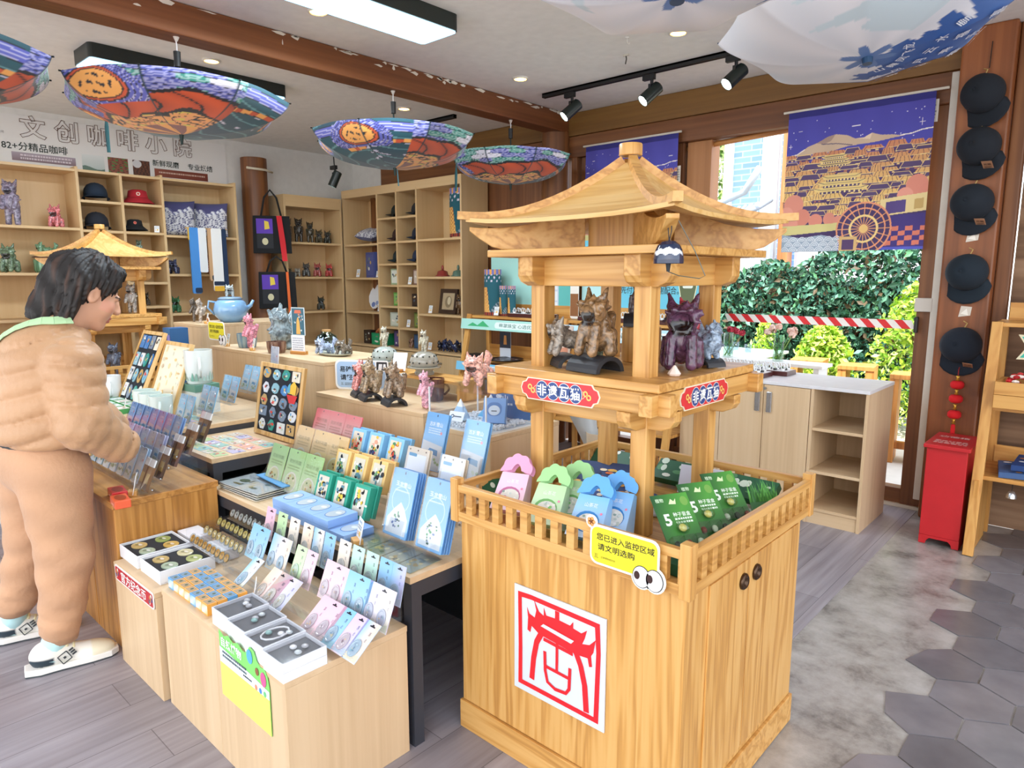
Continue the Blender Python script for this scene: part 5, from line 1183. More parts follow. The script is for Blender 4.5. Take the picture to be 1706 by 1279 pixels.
cards_at([(444, 900, 1, PK, PK), (463, 905, 1, GN, GN), (483, 915, 1, BG, BG), (505, 925, 1, BG, PC), (523, 935, 1, BL, BG), (541, 940, 1, BL, BL), (566, 955, 1, BG, BG), (588, 965, 1, MT, MT), (611, 975, 1, MT, MT), (634, 985, 1, BL, BL), (655, 995, 1, BL, LV)], 1.195, .518, R(14), 'back row')
cards_at([(420, 925, 2, BL, BL), (455, 945, 2, BL, PC), (487, 960, 1, GN, GN), (504, 968, 1, PK, PK), (545, 985, 2, PK, PK), (583, 1005, 2, BL, BL), (620, 1030, 2, LV, BG)], 1.105, .485, R(22), 'middle row')
cards_at([(390, 960, 1, BL, BG), (428, 968, 2, PC, PK), (443, 985, 2, BG, LV), (513, 1020, 2, PK, PK), (538, 1036, 1, BL, BL), (558, 1051, 1, PK, LV), (577, 1066, 1, BL, PC)], .985, .452, R(52), 'front row')
t = thing('capsule_rack', 'clear rack with rows of round coin capsules beside the badge cards', 'display rack', (-2.52, 1.13, .412))
for k in range(4): mb = MB(); mb.box(-.16, .17, -.1 + k * .055, -.048 + k * .055, .05 + k * .02, .054 + k * .02); mb.build('step', acrylic(), t)
for x in (-.16, .167): mb = MB(); mb.box(x, x + .003, -.1, .12, .001, .12); mb.build('side_plate', acrylic(), t)
pc = None
cl = ['gold', 'silver', 'copper', 'green-tinted']
for k in range(4):
 for i in range(9):
  loc = (-2.52 - .138 + i * .036, 1.13 - .085 + k * .055, .412 + .0745 + k * .02); lab = f'{["gold","gold-white","pale gold","silver"][k]} coin capsule, {ORD[i]} from left, {["front","second","third","back"][k]} step of the clear rack'
  if i == 0:
   pc = thing('coin_capsule', lab, 'coin', loc, rot=(R(62), 0, 0), group='coin capsules on the clear rack')
   mb = MB(); mb.lathe([(.017, -.003), (.0195, -.001), (.0195, .003), (.0165, .005), (.001, .0055)], 18); mb.build('shell', acrylic('#eef2f2', 'capsule'), pc, smooth=True)
   mb = MB(); mb.lathe([(.001, -.001), (.0145, -.001), (.0145, .0012), (.012, .0018), (.001, .0016)], 16); c = mb.build('coin', plain(['#c9963f', '#d9c183', '#cdbb6a', '#b9bdbd'][k], .3, .55), pc, smooth=False)
   mb = MB(); mb.disc(.003, .003, .005, .004, .0022, 8, ['#8a5a20', '#f1ecdc', '#7d7a35', '#565c5e'][k]); mb.disc(-.004, -.003, .003, .005, .0022, 8, ['#e9c983', '#a98a40', '#e6e0b0', '#e9eef0'][k]); mb.build('relief', printed(.3), c)
  else: dup(pc, loc, lab.__class__(lab) and None, lab, rot=(R(62), 0, 0))
def white_box(lab, loc, d, rz=0.0, fill=None, name='white_box', lid=True):
 t = thing(name, lab, 'box', loc, rz); w_, l, h = d; th = .004
 mb = MB(); mb.box(-w_ / 2, w_ / 2, -l / 2, l / 2, 0, .004);
 for s in (-1, 1): mb.box(-w_ / 2, w_ / 2, min(s * l / 2, s * (l / 2 - th)), max(s * l / 2, s * (l / 2 - th)), .004, h); mb.box(min(s * w_ / 2, s * (w_ / 2 - th)), max(s * w_ / 2, s * (w_ / 2 - th)), -l / 2 + th, l / 2 - th, .004, h)
 mb.build('tray', plain('#e4e6ea', .45), t, bevel=.001)
 return t
for k, (cx, cy, lab) in enumerate(((-2.78, .948, 'open white box with four oval medals, on the left of the pair'), (-2.575, .952, 'open white box with four oval medals, on the right of the pair'))):
 t = white_box(lab, (cx, cy, .412), (.185, .2, .05)); mb = MB(); mb.box(-.088, .088, -.0955, .0955, .005, .04); mb.build('black_foam', plain('#26262a', .9), t)
 for i, (x, y, c) in enumerate(((-.04, -.045, '#b9a068'), (.042, -.045, '#9fae98'), (-.042, .045, '#8c9a5a' if k == 0 else '#c9c19a'), (.04, .045, '#c4a057' if k == 0 else '#a9b074'))):
  mb = MB(); mb.at(T(x, y, .0402) @ Matrix.Diagonal((1.0, .82, 1, 1))); mb.lathe([(.034, 0), (.034, .004), (.03, .005), (.028, .0035), (.001, .004)], 24, c); mb.disc(.004, .003, .014, .008, .0055, 10, mixc(lin(c), (1, 1, 1), .4)); mb.disc(-.008, -.008, .008, .008, .0055, 8, mixc(lin(c), lin('#3f5a3a'), .5)); mb.build('medal', printed(.3, .3), t)
for k, (x, y, lab) in enumerate(((-2.56, .0, ''),)): pass
for px, py, lab in ((322, 905, 'closed white carton under the capsule rack, left one'), (365, 928, 'closed white carton under the capsule rack, right one')):
 p = PZ(px, py, .412); t = thing('white_carton', lab, 'box', (p.x, p.y + .02, .412)); mb = MB(); mb.box(-.075, .06, -.05, .035, 0, .044); mb.build('carton', plain('#e6e6ea', .4), t, bevel=.003); mb = MB(); mb.box(-.076, .061, -.051, .036, .03, .0455); mb.build('lid', plain('#eeeef2', .4), t, bevel=.002)
oi = 0
for j in range(4):
 for i in range(7):
  x = -2.383 + i * .0445; y = .868 + j * .034; o_ = hashv(i * 3.1, j * 7.7) > .48; c = '#e3a348' if o_ else '#5a9bd0'
  t = thing('gift_box', f'tiny {"orange" if o_ else "blue"} window box, {ORD[i]} from the left, {["front","second","third","back"][j]} rank of the block', 'box', (x, y, .43), group='tiny window boxes in a block')
  mb = MB(); mb.box(-.0215, .0215, -.016, .016, 0, .038, c); mb.quad([(-.0215, -.0162, .004), (.0215, -.0162, .004), (.0215, -.0162, .034), (-.0215, -.0162, .034)], ['#d9e6ea', c, '#f3e0c0' if o_ else '#bfe0f4', c]); mb.at(Matrix.Identity(4)); mb.text('瓦', .004, 0, .001) if False else None; mb.build('carton', printed(.4), t)
  mb = MB(); mb.box(-.017, .017, -.0125, .0125, .0381, .0388, mixc(lin('#8a8f88'), lin(c), .35)); mb.disc(.002, .001, .006, .006, .0392, 8, '#5c6a58'); mb.build('window', printed(.2), t)
for s, (px, py, n) in enumerate(((402, 1012, 2), (430, 1044, 2), (463, 1068, 2), (487, 1092, 2))):
 p = PZ(px, py, .50); x = -1.985 + s * .118; y = .91 - .006 * s
 for k in range(n):
  top = k == n - 1
  t = white_box(f'white jewellery box, {ORD[s]} stack from left, {"topmost with clear lid" if top else ORD[k] + " from the bottom"}', (x, y - .012 * (k % 2) * 0, .43 + k * .028), (.108, .135, .0275), name='jewellery_box')
  mb = MB(); mb.box(-.048, .048, -.062, .062, .0045, .017); mb.build('grey_foam', plain('#77797d', .9), t)
  if top:
   mb = MB(); mb.box(-.054, .054, -.0675, .0675, .0276, .0286); mb.build('clear_lid', acrylic('#fcfdff', 'lid'), t)
   mb = MB(); rr = random.Random(s)
   if s == 2: mb.tube([(.03 * math.cos(a / 12 * 2 * PI), .042 * math.sin(a / 12 * 2 * PI), .025) for a in range(13)], .003, 6, '#f2f2f2')
   for q in range(3): mb.sphere((rr.uniform(-.025, .025), rr.uniform(-.035, .035), .024), (.012, .01, .005), 10, 6, rr.choice(['#cfd6d6', '#8fb5b0', '#e9eaea', '#b9babd']))
   mb.build('jewellery', printed(.25), t, smooth=True)
price_card((-2.085, .995, .43), R(-28), 'small price card standing between the tiny boxes and the jewellery boxes', 1.05)
S = thing('coin_sign', 'red strip sign with white characters on the left low box', 'sign', (-2.625, .8095, .38)); Fm = wallframe((0, 0, 0), '-y')
mb = MB(); mb.at(Fm).prism(rrect(.385, .062, .012), -.0018, .001, '#e4e0dc'); mb.poly(rrect(.37, .05, .006), .0016, '#b5222f'); mb.build('board', printed(.4), S)
mb = MB(); mb.at(Fm).text('官方纪念币', 0, 0, .042, .0024, '#f4f2ee', .015, w=.25)
for s in (-1, 1):
 for q in range(6): mb.disc(s * .165 + .012 * math.cos(q), .014 * math.sin(q * 1.3), .006, .008, .002, 8, ['#2f4f86', '#e9e4da', '#c98a4a'][q % 3])
mb.build('print', printed(.4), S)
S = thing('cutout_sign', 'yellow and green cut-out paper sign taped on the low box nearest the aisle', 'sign', (-1.81, .826, .335)); Fm = wallframe((0, 0, 0), '-y')
mb = MB(); mb.at(Fm); out = [(-.15, -.1), (.15, -.1), (.15, .045), (.143, .075), (.128, .095), (.105, .09), (.085, .1), (.07, .125), (.045, .13), (.03, .112), (.015, .1)] + [(.0 - k * .03, .1 + (.012 if k % 2 else 0)) for k in range(6)]
mb.prism(out, -.0012, .0, '#7fd36a'); mb.poly([(-.15, -.1), (.15, -.1), (.15, .01), (-.15, .01)], .0008, '#e7e36c'); mb.poly([(-.15, .01), (.15, .01), (.15, .035), (.05, .045), (-.15, .06)], .0009, '#dfeef2'); mb.build('sheet', printed(.5), S)
mb = MB(); mb.at(Fm); mb.text('自然博物', -.07, .082, .032, .0016, '#f4fbf4', .02, w=.13); mb.scribble(-.13, .03, .02, .055, 2, .0016, '#44525a', random.Random(5)); mb.scribble(.0, .02, .05, .03, 1, .0016, '#222222', random.Random(6))
mb.disc(.045, .1, .017, .022, .0016, 16, '#58a8e0'); mb.disc(.12, .06, .016, .022, .0016, 16, '#ee5b92'); mb.disc(.085, .07, .01, .012, .0016, 12, '#8a5a3a');
for x, c in ((.075, '#d98a6a'), (.1, '#4f88c4'), (.125, '#6bbf7a')): mb.disc(x, .018, .008, .009, .0016, 10, c)
mb.build('print', printed(.5), S)
# goods on the dark-framed tables
Z1 = .58
def flat_pack(lab, loc, rz, w, l, c, h=.004, cols=('#8a7a4a', '#5f6b4a', '#c9c3a0'), group=None, name='flat_pack'):
 t = thing(name, lab, 'packet', loc, rz, group); r = random.Random(lab); mb = MB(); mb.box(-w / 2, w / 2, -l / 2, l / 2, 0, h, c)
 for q in range(9): mb.disc(r.uniform(-w * .3, w * .3), r.uniform(-l * .3, l * .3), r.uniform(.006, w * .13), r.uniform(.006, l * .13), h + .0004 + q * .0001, 9, r.choice(cols))
 mb.build('sheet', printed(.35), t)
 mb = MB(); mb.box(-w / 2 - .006, w / 2 + .006, -l / 2 - .006, l / 2 + .006, h + .002, h + .0026); mb.build('clear_sleeve', acrylic('#fafcfc', 'sleeve', 1.3), t)
 return t
for k in range(4): flat_pack(f'flat clear-sleeved print in the pile at the left table end, {["lowest","second lowest","second highest","topmost"][k]}', (-2.775, 1.375, Z1 + k * .009), R(2 + k), .3, .17, '#cfd3d6' if k % 2 else '#e2ddd0')
mb = MB(); mb.box(-.13, .13, -.022, .022, 0, .004, '#4f93c8'); o = mb.build('blue_ruler', printed(.4), label='blue flat strip lying across the pile of sleeved prints', cat='ruler'); o.location = (-2.72, 1.43, Z1 + .0425); o.rotation_euler = (0, 0, R(-4))
for k, (px, py) in enumerate(((575, 895), (603, 905), (634, 915), (665, 925), (690, 937))):
 p = PZ(px, py, Z1); flat_pack(f'flat clear packet of gold charms on the table front edge, {ORD[k]} from the left', (-2.0 + k * .088, 1.345, Z1), R(3), .082, .13, '#a9a88f', .003, ('#b99a45', '#d9c27a', '#7d7a5a', '#e3d9a8'), 'flat packets of gold charms')
def leaf_pack(lab, loc, tilt, w, h, c1, c2, kind, rz=0.0, depth=.003, n=1):
 t = thing('souvenir_pack', lab, 'packet', Vector(loc) + Vector((0, 0, .003 + .004 * (n - 1))), rot=(PI / 2 - tilt, 0, rz)); r = random.Random(lab); mb = MB()
 for q in range(n): mb.prism(rrect(w, h, .006, 2, 0, h / 2), -depth - q * .012, -q * .012, mixc(lin(c1), (1, 1, 1), .1 * (q > 0)))
 mb.quad([(-w / 2 + .002, .002, .0005), (w / 2 - .002, .002, .0005), (w / 2 - .002, h - .004, .0005), (-w / 2 + .002, h - .004, .0005)], [c2, c2, c1, c1])
 if kind == 'flower':
  mb.text('花好月圆', 0, h * .72, h * .09, .001, mixc(lin(c1), (.1, .1, .05), .55), .01, w=w * .7); mb.scribble(-w * .35, h * .52, w * .35, h * .64, 2, .001, mixc(lin(c1), (.2, .2, .1), .4), r); mb.disc(0, h * .24, w * .34, w * .34, .001, 20, '#e8e3d6'); mb.disc(0, h * .24, w * .29, w * .29, .0014, 20, mixc(lin(c2), lin('#c8b07a'), .4))
  for q in range(8): mb.disc(r.uniform(-w * .2, w * .2), h * .24 + r.uniform(-w * .2, w * .2), .006, .005, .0018 + q * .0001, 7, r.choice(['#8a4a35', '#d9b05a', '#6f8a4a', '#e9d9c0', '#a9603a']))
  mb.disc(0, h * .94, .004, .004, .001, 8, '#4a4238')
 elif kind == 'peak':
  mb.text('玉龙雪山', 0, h * .78, h * .075, .001, '#dcecf8', .02, w=w * .62); mb.ring(0, h * .55, w * .34, w * .37, .001, 20, '#b9d8f0'); mb.scribble(-w * .3, h * .66, w * .3, h * .7, 1, .001, '#cfe4f6', r)
  mb.poly([(-w * .42, .01), (w * .42, .01), (w * .42, h * .28), (w * .22, h * .44), (w * .04, h * .52), (-w * .2, h * .4), (-w * .42, h * .26)], .0012, '#dfe6e9')
  for q in range(22): mb.disc(r.gauss(0, w * .1), h * .24 + r.gauss(0, h * .07), r.uniform(.003, .007), r.uniform(.002, .006), .0016 + q * .00005, 6, r.choice(['#2f7a4a', '#3f9a5a', '#24584a', '#e9f0ea', '#6a7fae']))
  mb.disc(0, h * .95, .0035, .006, .001, 8, '#20364f')
 elif kind == 'scene':
  mb.poly([(-w * .4, h * .42), (w * .4, h * .42), (w * .4, h * .88), (-w * .4, h * .88)], .0008, mixc(lin(c2), (1, 1, 1), .6)); mb.poly(rrect(w * .36, h * .06, .004, 2, -w * .2, h * .86), .0014, '#6aa5c9')
  for q in range(26): mb.disc(r.uniform(-w * .36, w * .36), h * .28 + abs(r.gauss(0, h * .09)) * r.choice((1, 1, -.4)), r.uniform(.003, .008), r.uniform(.003, .007), .0016 + q * .00005, 6, r.choice(['#4a6f7a', '#8a9aa0', '#2f4a5a', '#7ab0a5', '#d9d2bd', '#5a7a9a']))
  for s in (-1, 0, 1): mb.disc(s * w * .36, h * .95, .0035, .0035, .0016, 8, '#6a5a4a')
 elif kind == 'hang':
  mb.text('古城雪山', 0, h * .8, h * .08, .001, '#eef6fb', .015, w=w * .6); mb.scribble(-w * .3, h * .62, w * .3, h * .74, 3, .001, '#d6e8f4', r); mb.poly([(-w * .46, .004), (w * .46, .004), (w * .46, h * .44), (-w * .46, h * .5)], .0012, '#d5dadd'); mb.poly([(-w * .2, h * .3), (w * .3, h * .26), (w * .28, h * .36), (-w * .1, h * .38)], .0016, '#4f8fbf'); mb.disc(w * .3, h * .66, .006, .006, .0014, 8, '#e59aa8')
  for q in range(8): mb.disc(r.uniform(-w * .4, w * .4), h * .12 + r.uniform(0, h * .1), .008, .006, .0016, 7, r.choice(['#9fb58a', '#b9a878', '#cfd8c0']))
  mb.disc(0, h * .95, .0035, .005, .001, 8, '#2f5a8a')
 mb.build('card', printed(.4), t)
 mb = MB(); mb.box(-w / 2 - .003, w / 2 + .003, -.002, h + .003, .004, .0045); mb.build('clear_bag', acrylic('#fcfdff', 'bag', 1.4), t)
 return t
step_stand('clear acrylic stair holding green, orange and red packs on the table', -2.86, -2.42, [1.44, 1.56, 1.68], [.585, .645, .705], .05, .04)
rows = [('green', '#b5dc96', '#d6e6bd', 1.425, .592, ((450, 795), (478, 805), (506, 815))), ('orange', '#eec583', '#f0dcb4', 1.555, .652, ((492, 735), (520, 745), (548, 755))), ('red', '#dd5f66', '#eec9bb', 1.675, .712, ((522, 700), (546, 706), (572, 714)))]
for nm, c1, c2, y, z, pts in rows:
 for k, (px, py) in enumerate(pts): leaf_pack(f'{nm} souvenir pack with round window, {ORD[k]} from left of its row on the table', (X2(px, py, y), y, z), R(20), .132 if nm != 'red' else .122, .185, c1, c2, 'flower')
def frame_box(lab, loc, tilt, c, seed, w=.098, h=.125):
 t = thing('picture_box', lab, 'box', Vector(loc) + Vector((0, 0, .012)), rot=(PI / 2 - tilt, 0, 0)); r = random.Random(seed); mb = MB();
 mb.box(-w / 2, w / 2, 0, h, -.03, 0, c); mb.box(-w / 2 + .006, w / 2 + .006, .01, h + .008, -.05, -.031, mixc(lin(c), (0, 0, 0), .12)); mb.build('carton', printed(.4), t, bevel=.002)
 mb = MB(); mb.poly([(-w * .36, h * .1), (w * .36, h * .1), (w * .36, h * .9), (-w * .36, h * .9)], .001, '#d5cfc0')
 for q in range(26): mb.disc(r.gauss(0, w * .13), h * .5 + r.gauss(0, h * .17), r.uniform(.004, .012), r.uniform(.004, .011), .0014 + q * .00008, 7, r.choice(['#20242c', '#c9433a', '#e2b84a', '#e9e4da', '#4f8a6a', '#3a4a7a', '#efa08a'] if seed < 6 else ['#20242c', '#e2c24a', '#eef0ea', '#5f8a9a', '#2c3038', '#6f9a6a']))
 mb.build('picture', printed(.25), t); return t
step_stand('clear acrylic stair holding the framed picture boxes on the table', -2.37, -1.98, [1.44, 1.55, 1.66], [.585, .65, .715], .04, .03)
for nm, c, y, z, pts, sd in (('green', '#2fa088', 1.425, .592, ((530, 815), (560, 828), (592, 842)), 10), ('yellow', '#e9c47f', 1.54, .657, ((562, 775), (590, 786), (622, 800)), 6), ('blue', '#85c0e8', 1.655, .722, ((588, 732), (617, 742), (650, 756)), 0)):
 for k, (px, py) in enumerate(pts): frame_box(f'{nm} picture box with a beast print, {ORD[k]} from the left of its step', (X2(px, py, y), y, z), R(18), c, sd + k)
for lv in range(2):
 for k in range(5):
  if lv == 1 and k == 4: continue
  t = thing('flat_box', f'light blue flat box, {ORD[k]} from left, {"upper" if lv else "lower"} layer on the table edge', 'box', (-2.405 + k * .098, 1.345, Z1 + lv * .0305), R(1)); mb = MB(); mb.box(-.048, .048, -.065, .065, 0, .03, '#8db2e6'); mb.build('carton', printed(.4), t, bevel=.0015)
  if lv == 1 or k == 4: mb = MB(); mb.disc(0, 0, .034, .042, .0304, 22, '#6f93c8'); mb.disc(0, 0, .03, .038, .0308, 22, '#b9c4cf'); mb.disc(.006, .01, .014, .01, .0312, 10, '#dfe3e2'); mb.build('window', printed(.25), t)
price_card((-1.93, 1.31, Z1), R(-22), 'tan price card in a wooden block on the table beside the blue packs', 1.25)
step_stand('clear acrylic stair holding tall blue and cream packs at the table end', -1.99, -1.62, [1.42, 1.56, 1.70], [.585, .665, .745], .06, .05)
for px, py, y, z, k, lab in ((655, 860, 1.40, .592, 'peak', 'left of the two front blue snow-peak packs in the clear bin'), (712, 890, 1.40, .592, 'peak', 'right of the two front blue snow-peak packs in the clear bin'), (680, 790, 1.545, .672, 'scene', 'left of the two cream-edged town packs in the clear bin'), (738, 810, 1.545, .672, 'scene', 'right of the two cream-edged town packs in the clear bin'), (712, 750, 1.685, .752, 'hang', 'left of the two tall blue hanging packs at the back of the bin'), (778, 775, 1.685, .752, 'hang', 'right of the two tall blue hanging packs at the back of the bin')):
 leaf_pack(lab, (X2(px, py, y), y, z), R(16), .13 if k == 'peak' else .125, .235 if k == 'peak' else (.2 if k == 'scene' else .225), {'peak': '#5aa0e2', 'scene': '#e6dac6', 'hang': '#6fb4ea'}[k], {'peak': '#8cc4ee', 'scene': '#cfe0ee', 'hang': '#b9d9ee'}[k], k, n=4 if k == 'peak' else 2)
for name, x0, x1, y0, y1, z, n, lab in (('sticker', -3.42, -3.0, 1.3, 1.62, .70, 5, 'table by the boat-pin board'), ('sticker', -4.3, -3.6, 1.3, 1.55, .75, 6, 'table before the mugs')):
 r = random.Random(z); k = 0
 for j in range(4):
  for i in range(n):
   w_ = (x1 - x0) / n; l = (y1 - y0) / 4; c = r.choice(['#c9c0b2', '#a9c4bc', '#d9a594', '#b3aac4', '#aebf8e', '#8fb5b0'])
   t = thing('sticker_card', f'small sticker card, {ORD[i]} from left, {["front","second","third","back"][j]} row, {lab}', 'card', (x0 + w_ * (i + .5), y0 + l * (j + .5), z), r.uniform(-.15, .15), 'sticker cards laid flat on the ' + lab)
   mb = MB(); mb.box(-w_ * .44, w_ * .44, -l * .4, l * .4, 0, .0015, c)
   for q in range(5): mb.disc(r.uniform(-w_ * .3, w_ * .3), r.uniform(-l * .25, l * .25), r.uniform(.005, .012), r.uniform(.004, .01), .0019 + q * .0001, 8, r.choice(['#4f8a86', '#c9705f', '#5a6a9a', '#e2c04a', '#f2f2ee', '#7a5a4a', '#8fb87a']))
   mb.build('card', printed(.45), t)
def pin_board(lab, p0, w, h, tilt, felt, seed, rows, cols, frame, art=False):
 t = thing('pin_board', lab, 'display board', p0, rot=(PI / 2 - tilt, 0, 0)); r = random.Random(seed)
 mb = MB(); fw = .022
 for s in (-1, 1): mb.box(s * w / 2 - (fw if s > 0 else 0), s * w / 2 + (fw if s < 0 else 0), 0, h, -.012, .006)
 mb.box(-w / 2 + fw, w / 2 - fw, 0, fw, -.012, .006); mb.box(-w / 2 + fw, w / 2 - fw, h - fw, h, -.012, .006); mb.build('frame', frame, t, bevel=.0015)
 mb = MB(); mb.box(-w / 2 + fw, w / 2 - fw, fw, h - fw, -.008, 0, felt); mb.build('felt_panel', printed(.95), t)
 if art:
  mb = MB()
  for q in range(40): mb.disc(r.uniform(-w * .38, w * .38), r.uniform(h * .1, h * .9), r.uniform(.006, .022), r.uniform(.005, .02), .0005 + q * .00004, 9, r.choice(['#e9d2a0', '#d9b98a', '#efe6d2', '#c9b79a', '#e8c58a', '#d0cdb9']))
  mb.build('print', printed(.6), t); return t
 for j in range(rows):
  for i in range(cols):
   x = -w / 2 + fw + (w - 2 * fw) * (i + .5) / cols + r.uniform(-.004, .004); y = fw + (h - 2 * fw) * (j + .5) / rows + r.uniform(-.006, .006); sw_ = (w - 2 * fw) / cols * .38; sh = (h - 2 * fw) / rows * .42; k = r.random(); mb = MB(); mb.at(T(x, y, 0))
   c = r.choice(['#dfe4e6', '#8fc0d2', '#3f7fc0', '#e9e2d0', '#2f9a8e', '#c9a56a', '#d9dfe9', '#7a8aa0'])
   if k < .3: mb.prism(rrect(sw_ * 2, sh * 1.9, .004, 2), .0005, .004, c)
   elif k < .7: mb.prism([(sw_ * math.cos(a / 12 * 2 * PI) * (1 + .12 * math.sin(a * 2.1)), sh * math.sin(a / 12 * 2 * PI)) for a in range(12)], .0005, .004, c)
   else: mb.prism([(-sw_ * .4, -sh), (sw_ * .5, -sh), (sw_ * .9, 0), (sw_ * .4, sh * .9), (-sw_ * .2, sh), (-sw_ * .9, sh * .1)], .0005, .004, c)
   for q in range(5): mb.disc(r.uniform(-sw_ * .5, sw_ * .5), r.uniform(-sh * .55, sh * .55), sw_ * r.uniform(.15, .4), sh * r.uniform(.12, .3), .0044 + q * .0002, 8, r.choice(['#f2f2f2', '#2a2f3a', '#d94a3a', '#4fa0d0', '#e6c35a', '#5a4a42', '#c9d9c0']))
   o = mb.build('pin_badge', printed(.3, .2), t)
 return t
fr_ = wood('board_frame', '#e0bd88', '#d2a868', '#b98c50', 1, 1.0, .45)
t = pin_board('black felt pin board with a red boat pin, beside the red packs', (-3.13, 1.665, .705), .42, .37, R(10), '#20242e', 5, 5, 4, fr_)
mb = MB(); mb.at(T(.13, .19, .002)); mb.poly([(-.05, .04), (.05, .04), (.03, 0), (-.02, 0)], .008, '#cf2a2f'); mb.poly([(-.04, .045), (.03, .045), (.035, .09), (.01, .11), (-.03, .08)], .008, '#e9c03f'); mb.poly([(-.05, .05), (-.02, .05), (-.02, .1), (-.04, .085)], .009, '#4fa8c9'); mb.build('boat_pin', printed(.3), t)
p = PZ(285, 690, .75)
pin_board('black felt pin board covered with white badges behind the green boxes', (-4.42, 1.42, .755), .34, .46, R(24), '#1f242c', 8, 4, 4, fr_)
pin_board('cream display board with pale printed animals beside the white mug', (-4.07, 1.47, .755), .38, .40, R(20), '#efe2c8', 9, 0, 0, fr_, art=True)
# goods on the tall boxes, tables and counter
def mug(lab, loc, rz, c, s=1.0, h=.105, r=.042, name='mug', pattern=None, group=None, lid=False):
 t = thing(name, lab, 'mug' if name == 'mug' else 'cup', loc, rz, group); t.scale = (s,) * 3; cm_ = plain(c, .2, coat=.3) if isinstance(c, str) else c
 mb = MB(); mb.lathe([(.001, 0), (r * .8, 0), (r * .86, .004), (r * .98, h * .5), (r, h), (r - .004, h), (r * .93, h * .5), (r * .78, .006), (.001, .006)], 24, caps=False); mb.build('body', cm_, t, smooth=True, angle=50)
 mb = MB(); P = [(r * .95 + .0 + .026 * math.sin(a / 8 * PI), 0, h * (.78 - .56 * a / 8)) for a in range(9)]; mb.tube(P, .0055, 8); mb.build('handle', cm_, t, smooth=True)
 if pattern:
  mb = MB(); rr = random.Random(lab); n = 22
  for q in range(n): a = 2 * PI * q / n; zz = h * rr.uniform(.12, .36); ra = r * .93 + .0012; mb.add([(ra * math.cos(a + d * .13), ra * math.sin(a + d * .13), z_) for d, z_ in ((-1, h * .1), (1, h * .1), (.7, zz), (0, zz + h * rr.uniform(0, .12)), (-.7, zz * .9))], [(0, 1, 2, 3, 4)], mixc(lin(pattern), (1, 1, 1), rr.uniform(0, .4)))
  mb.build('landscape_print', printed(.25), t)
 return t
def stripe_glaze(c1, c2):
 k = ('stripe', c1, c2)
 if k not in _mats:
  m, nt, b = newmat('striped_glaze'); tc = nd(nt, 'ShaderNodeTexCoord'); mp = nd(nt, 'ShaderNodeMapping'); mp.inputs['Scale'].default_value = (60, 60, 3); nt.links.new(tc.outputs['Object'], mp.inputs[0]); n = nd(nt, 'ShaderNodeTexNoise'); setin(n, Scale=1.0); nt.links.new(mp.outputs[0], n.inputs[0]); rp = nd(nt, 'ShaderNodeValToRGB'); rp.color_ramp.elements[0].position = .35; rp.color_ramp.elements[1].position = .65; rp.color_ramp.elements[0].color = (*lin(c1), 1); rp.color_ramp.elements[1].color = (*lin(c2), 1); nt.links.new(n.outputs['Fac'], rp.inputs[0]); nt.links.new(rp.outputs[0], b.inputs['Base Color']); b.inputs['Roughness'].default_value = .18; _mats[k] = m
 return _mats[k]
FA = R(-20)
figurine(0, (-2.89, 2.02, .9), FA, 1.0, '#e59a97', 'salmon pink roaring beast on a black roof tile, leftmost of the middle box')
figurine(0, (-2.77, 1.99, .9), FA, 1.1, '#a08d72', 'speckled brown roaring beast on a black tile beside the salmon pink one')
figurine(0, (-2.575, 1.985, .9), FA, 1.12, '#8f7c66', 'brown beast with tall ears on a black tile, second left of the mauve standing beast')
figurine(2, (-2.40, 2.03, .9), FA, .82, '#e0a9bd', 'mauve pink standing beast on the right corner of the middle box', base=False)
mug('brown glazed cup under the wooden bench on the middle box', (-2.535, 2.2, .9), R(60), stripe_glaze('#4a2f28', '#6d4a3c'), 1.0, .11, .055, 'cup')
t = thing('wooden_bench', 'yellow wood step bench carrying the two domed censers', 'display stand', (-2.785, 2.3, .901)); mb = MB(); mb.box(-.4, .4, -.07, .09, .083, .1); mb.build('top', pine(0), t, bevel=.002)
for s in (-1, 1): mb = MB(); mb.box(s * .4 - (.018 if s > 0 else 0), s * .4 + (.018 if s < 0 else 0), -.065, .085, 0, .083); mb.build('side', pine(2), t, bevel=.002)
def censer(lab, loc, c, s=1.0):
 t = thing('dome_censer', lab, 'censer', loc); t.scale = (s,) * 3; m_ = plain(c, .2, coat=.4)
 mb = MB(); mb.lathe([(.001, 0), (.05, 0), (.052, .01), (.045, .018), (.05, .03), (.085, .036), (.088, .042), (.06, .046), (.001, .046)], 28, caps=False); mb.build('stand', m_, t, smooth=True, angle=40)
 mb = MB(); mb.lathe([(.068, .046), (.074, .06), (.07, .085), (.056, .106), (.03, .119), (.001, .122)], 28, caps=False); mb.build('dome', m_, t, smooth=True)
 mb = MB()
 for j, (zz, ra) in enumerate(((.066, .0745), (.098, .0625))):
  for q in range(12): a = 2 * PI * (q + .5 * j) / 12; mb.sphere((ra * math.cos(a), ra * math.sin(a), zz), .0042, 8, 5)
 mb.build('holes', plain('#1d2220', .8), t)
 o = bpy.data.objects.new('beast_knob', beast_mesh(2)); COL.objects.link(o); o.parent = t; o.location = (0, 0, .116); o.scale = (.55,) * 3; o.color = (*lin('#b9b9a8'), 1)
censer('grey-green domed censer with beast knob, left one on the wooden bench', (-3.08, 2.32, 1.0015), '#a3aca6', 1.0); censer('grey-brown domed censer with beast knob, right one on the wooden bench', (-2.72, 2.3, 1.0015), '#99968a', 1.0)
S = thing('blank_card', 'white card leaning in a wood foot between the two censers', 'price card', (-2.9, 2.27, 1.0015), R(20)); mb = MB(); mb.box(-.03, .03, -.012, .012, 0, .016); mb.build('foot', oak(0), S, bevel=.002); mb = MB(); mb.at(RX(R(72))); mb.prism([(-.042, .006), (.042, .006), (.042, .105), (-.042, .105)], -.001, .001, '#eef0f6'); mb.build('card', printed(.4), S)
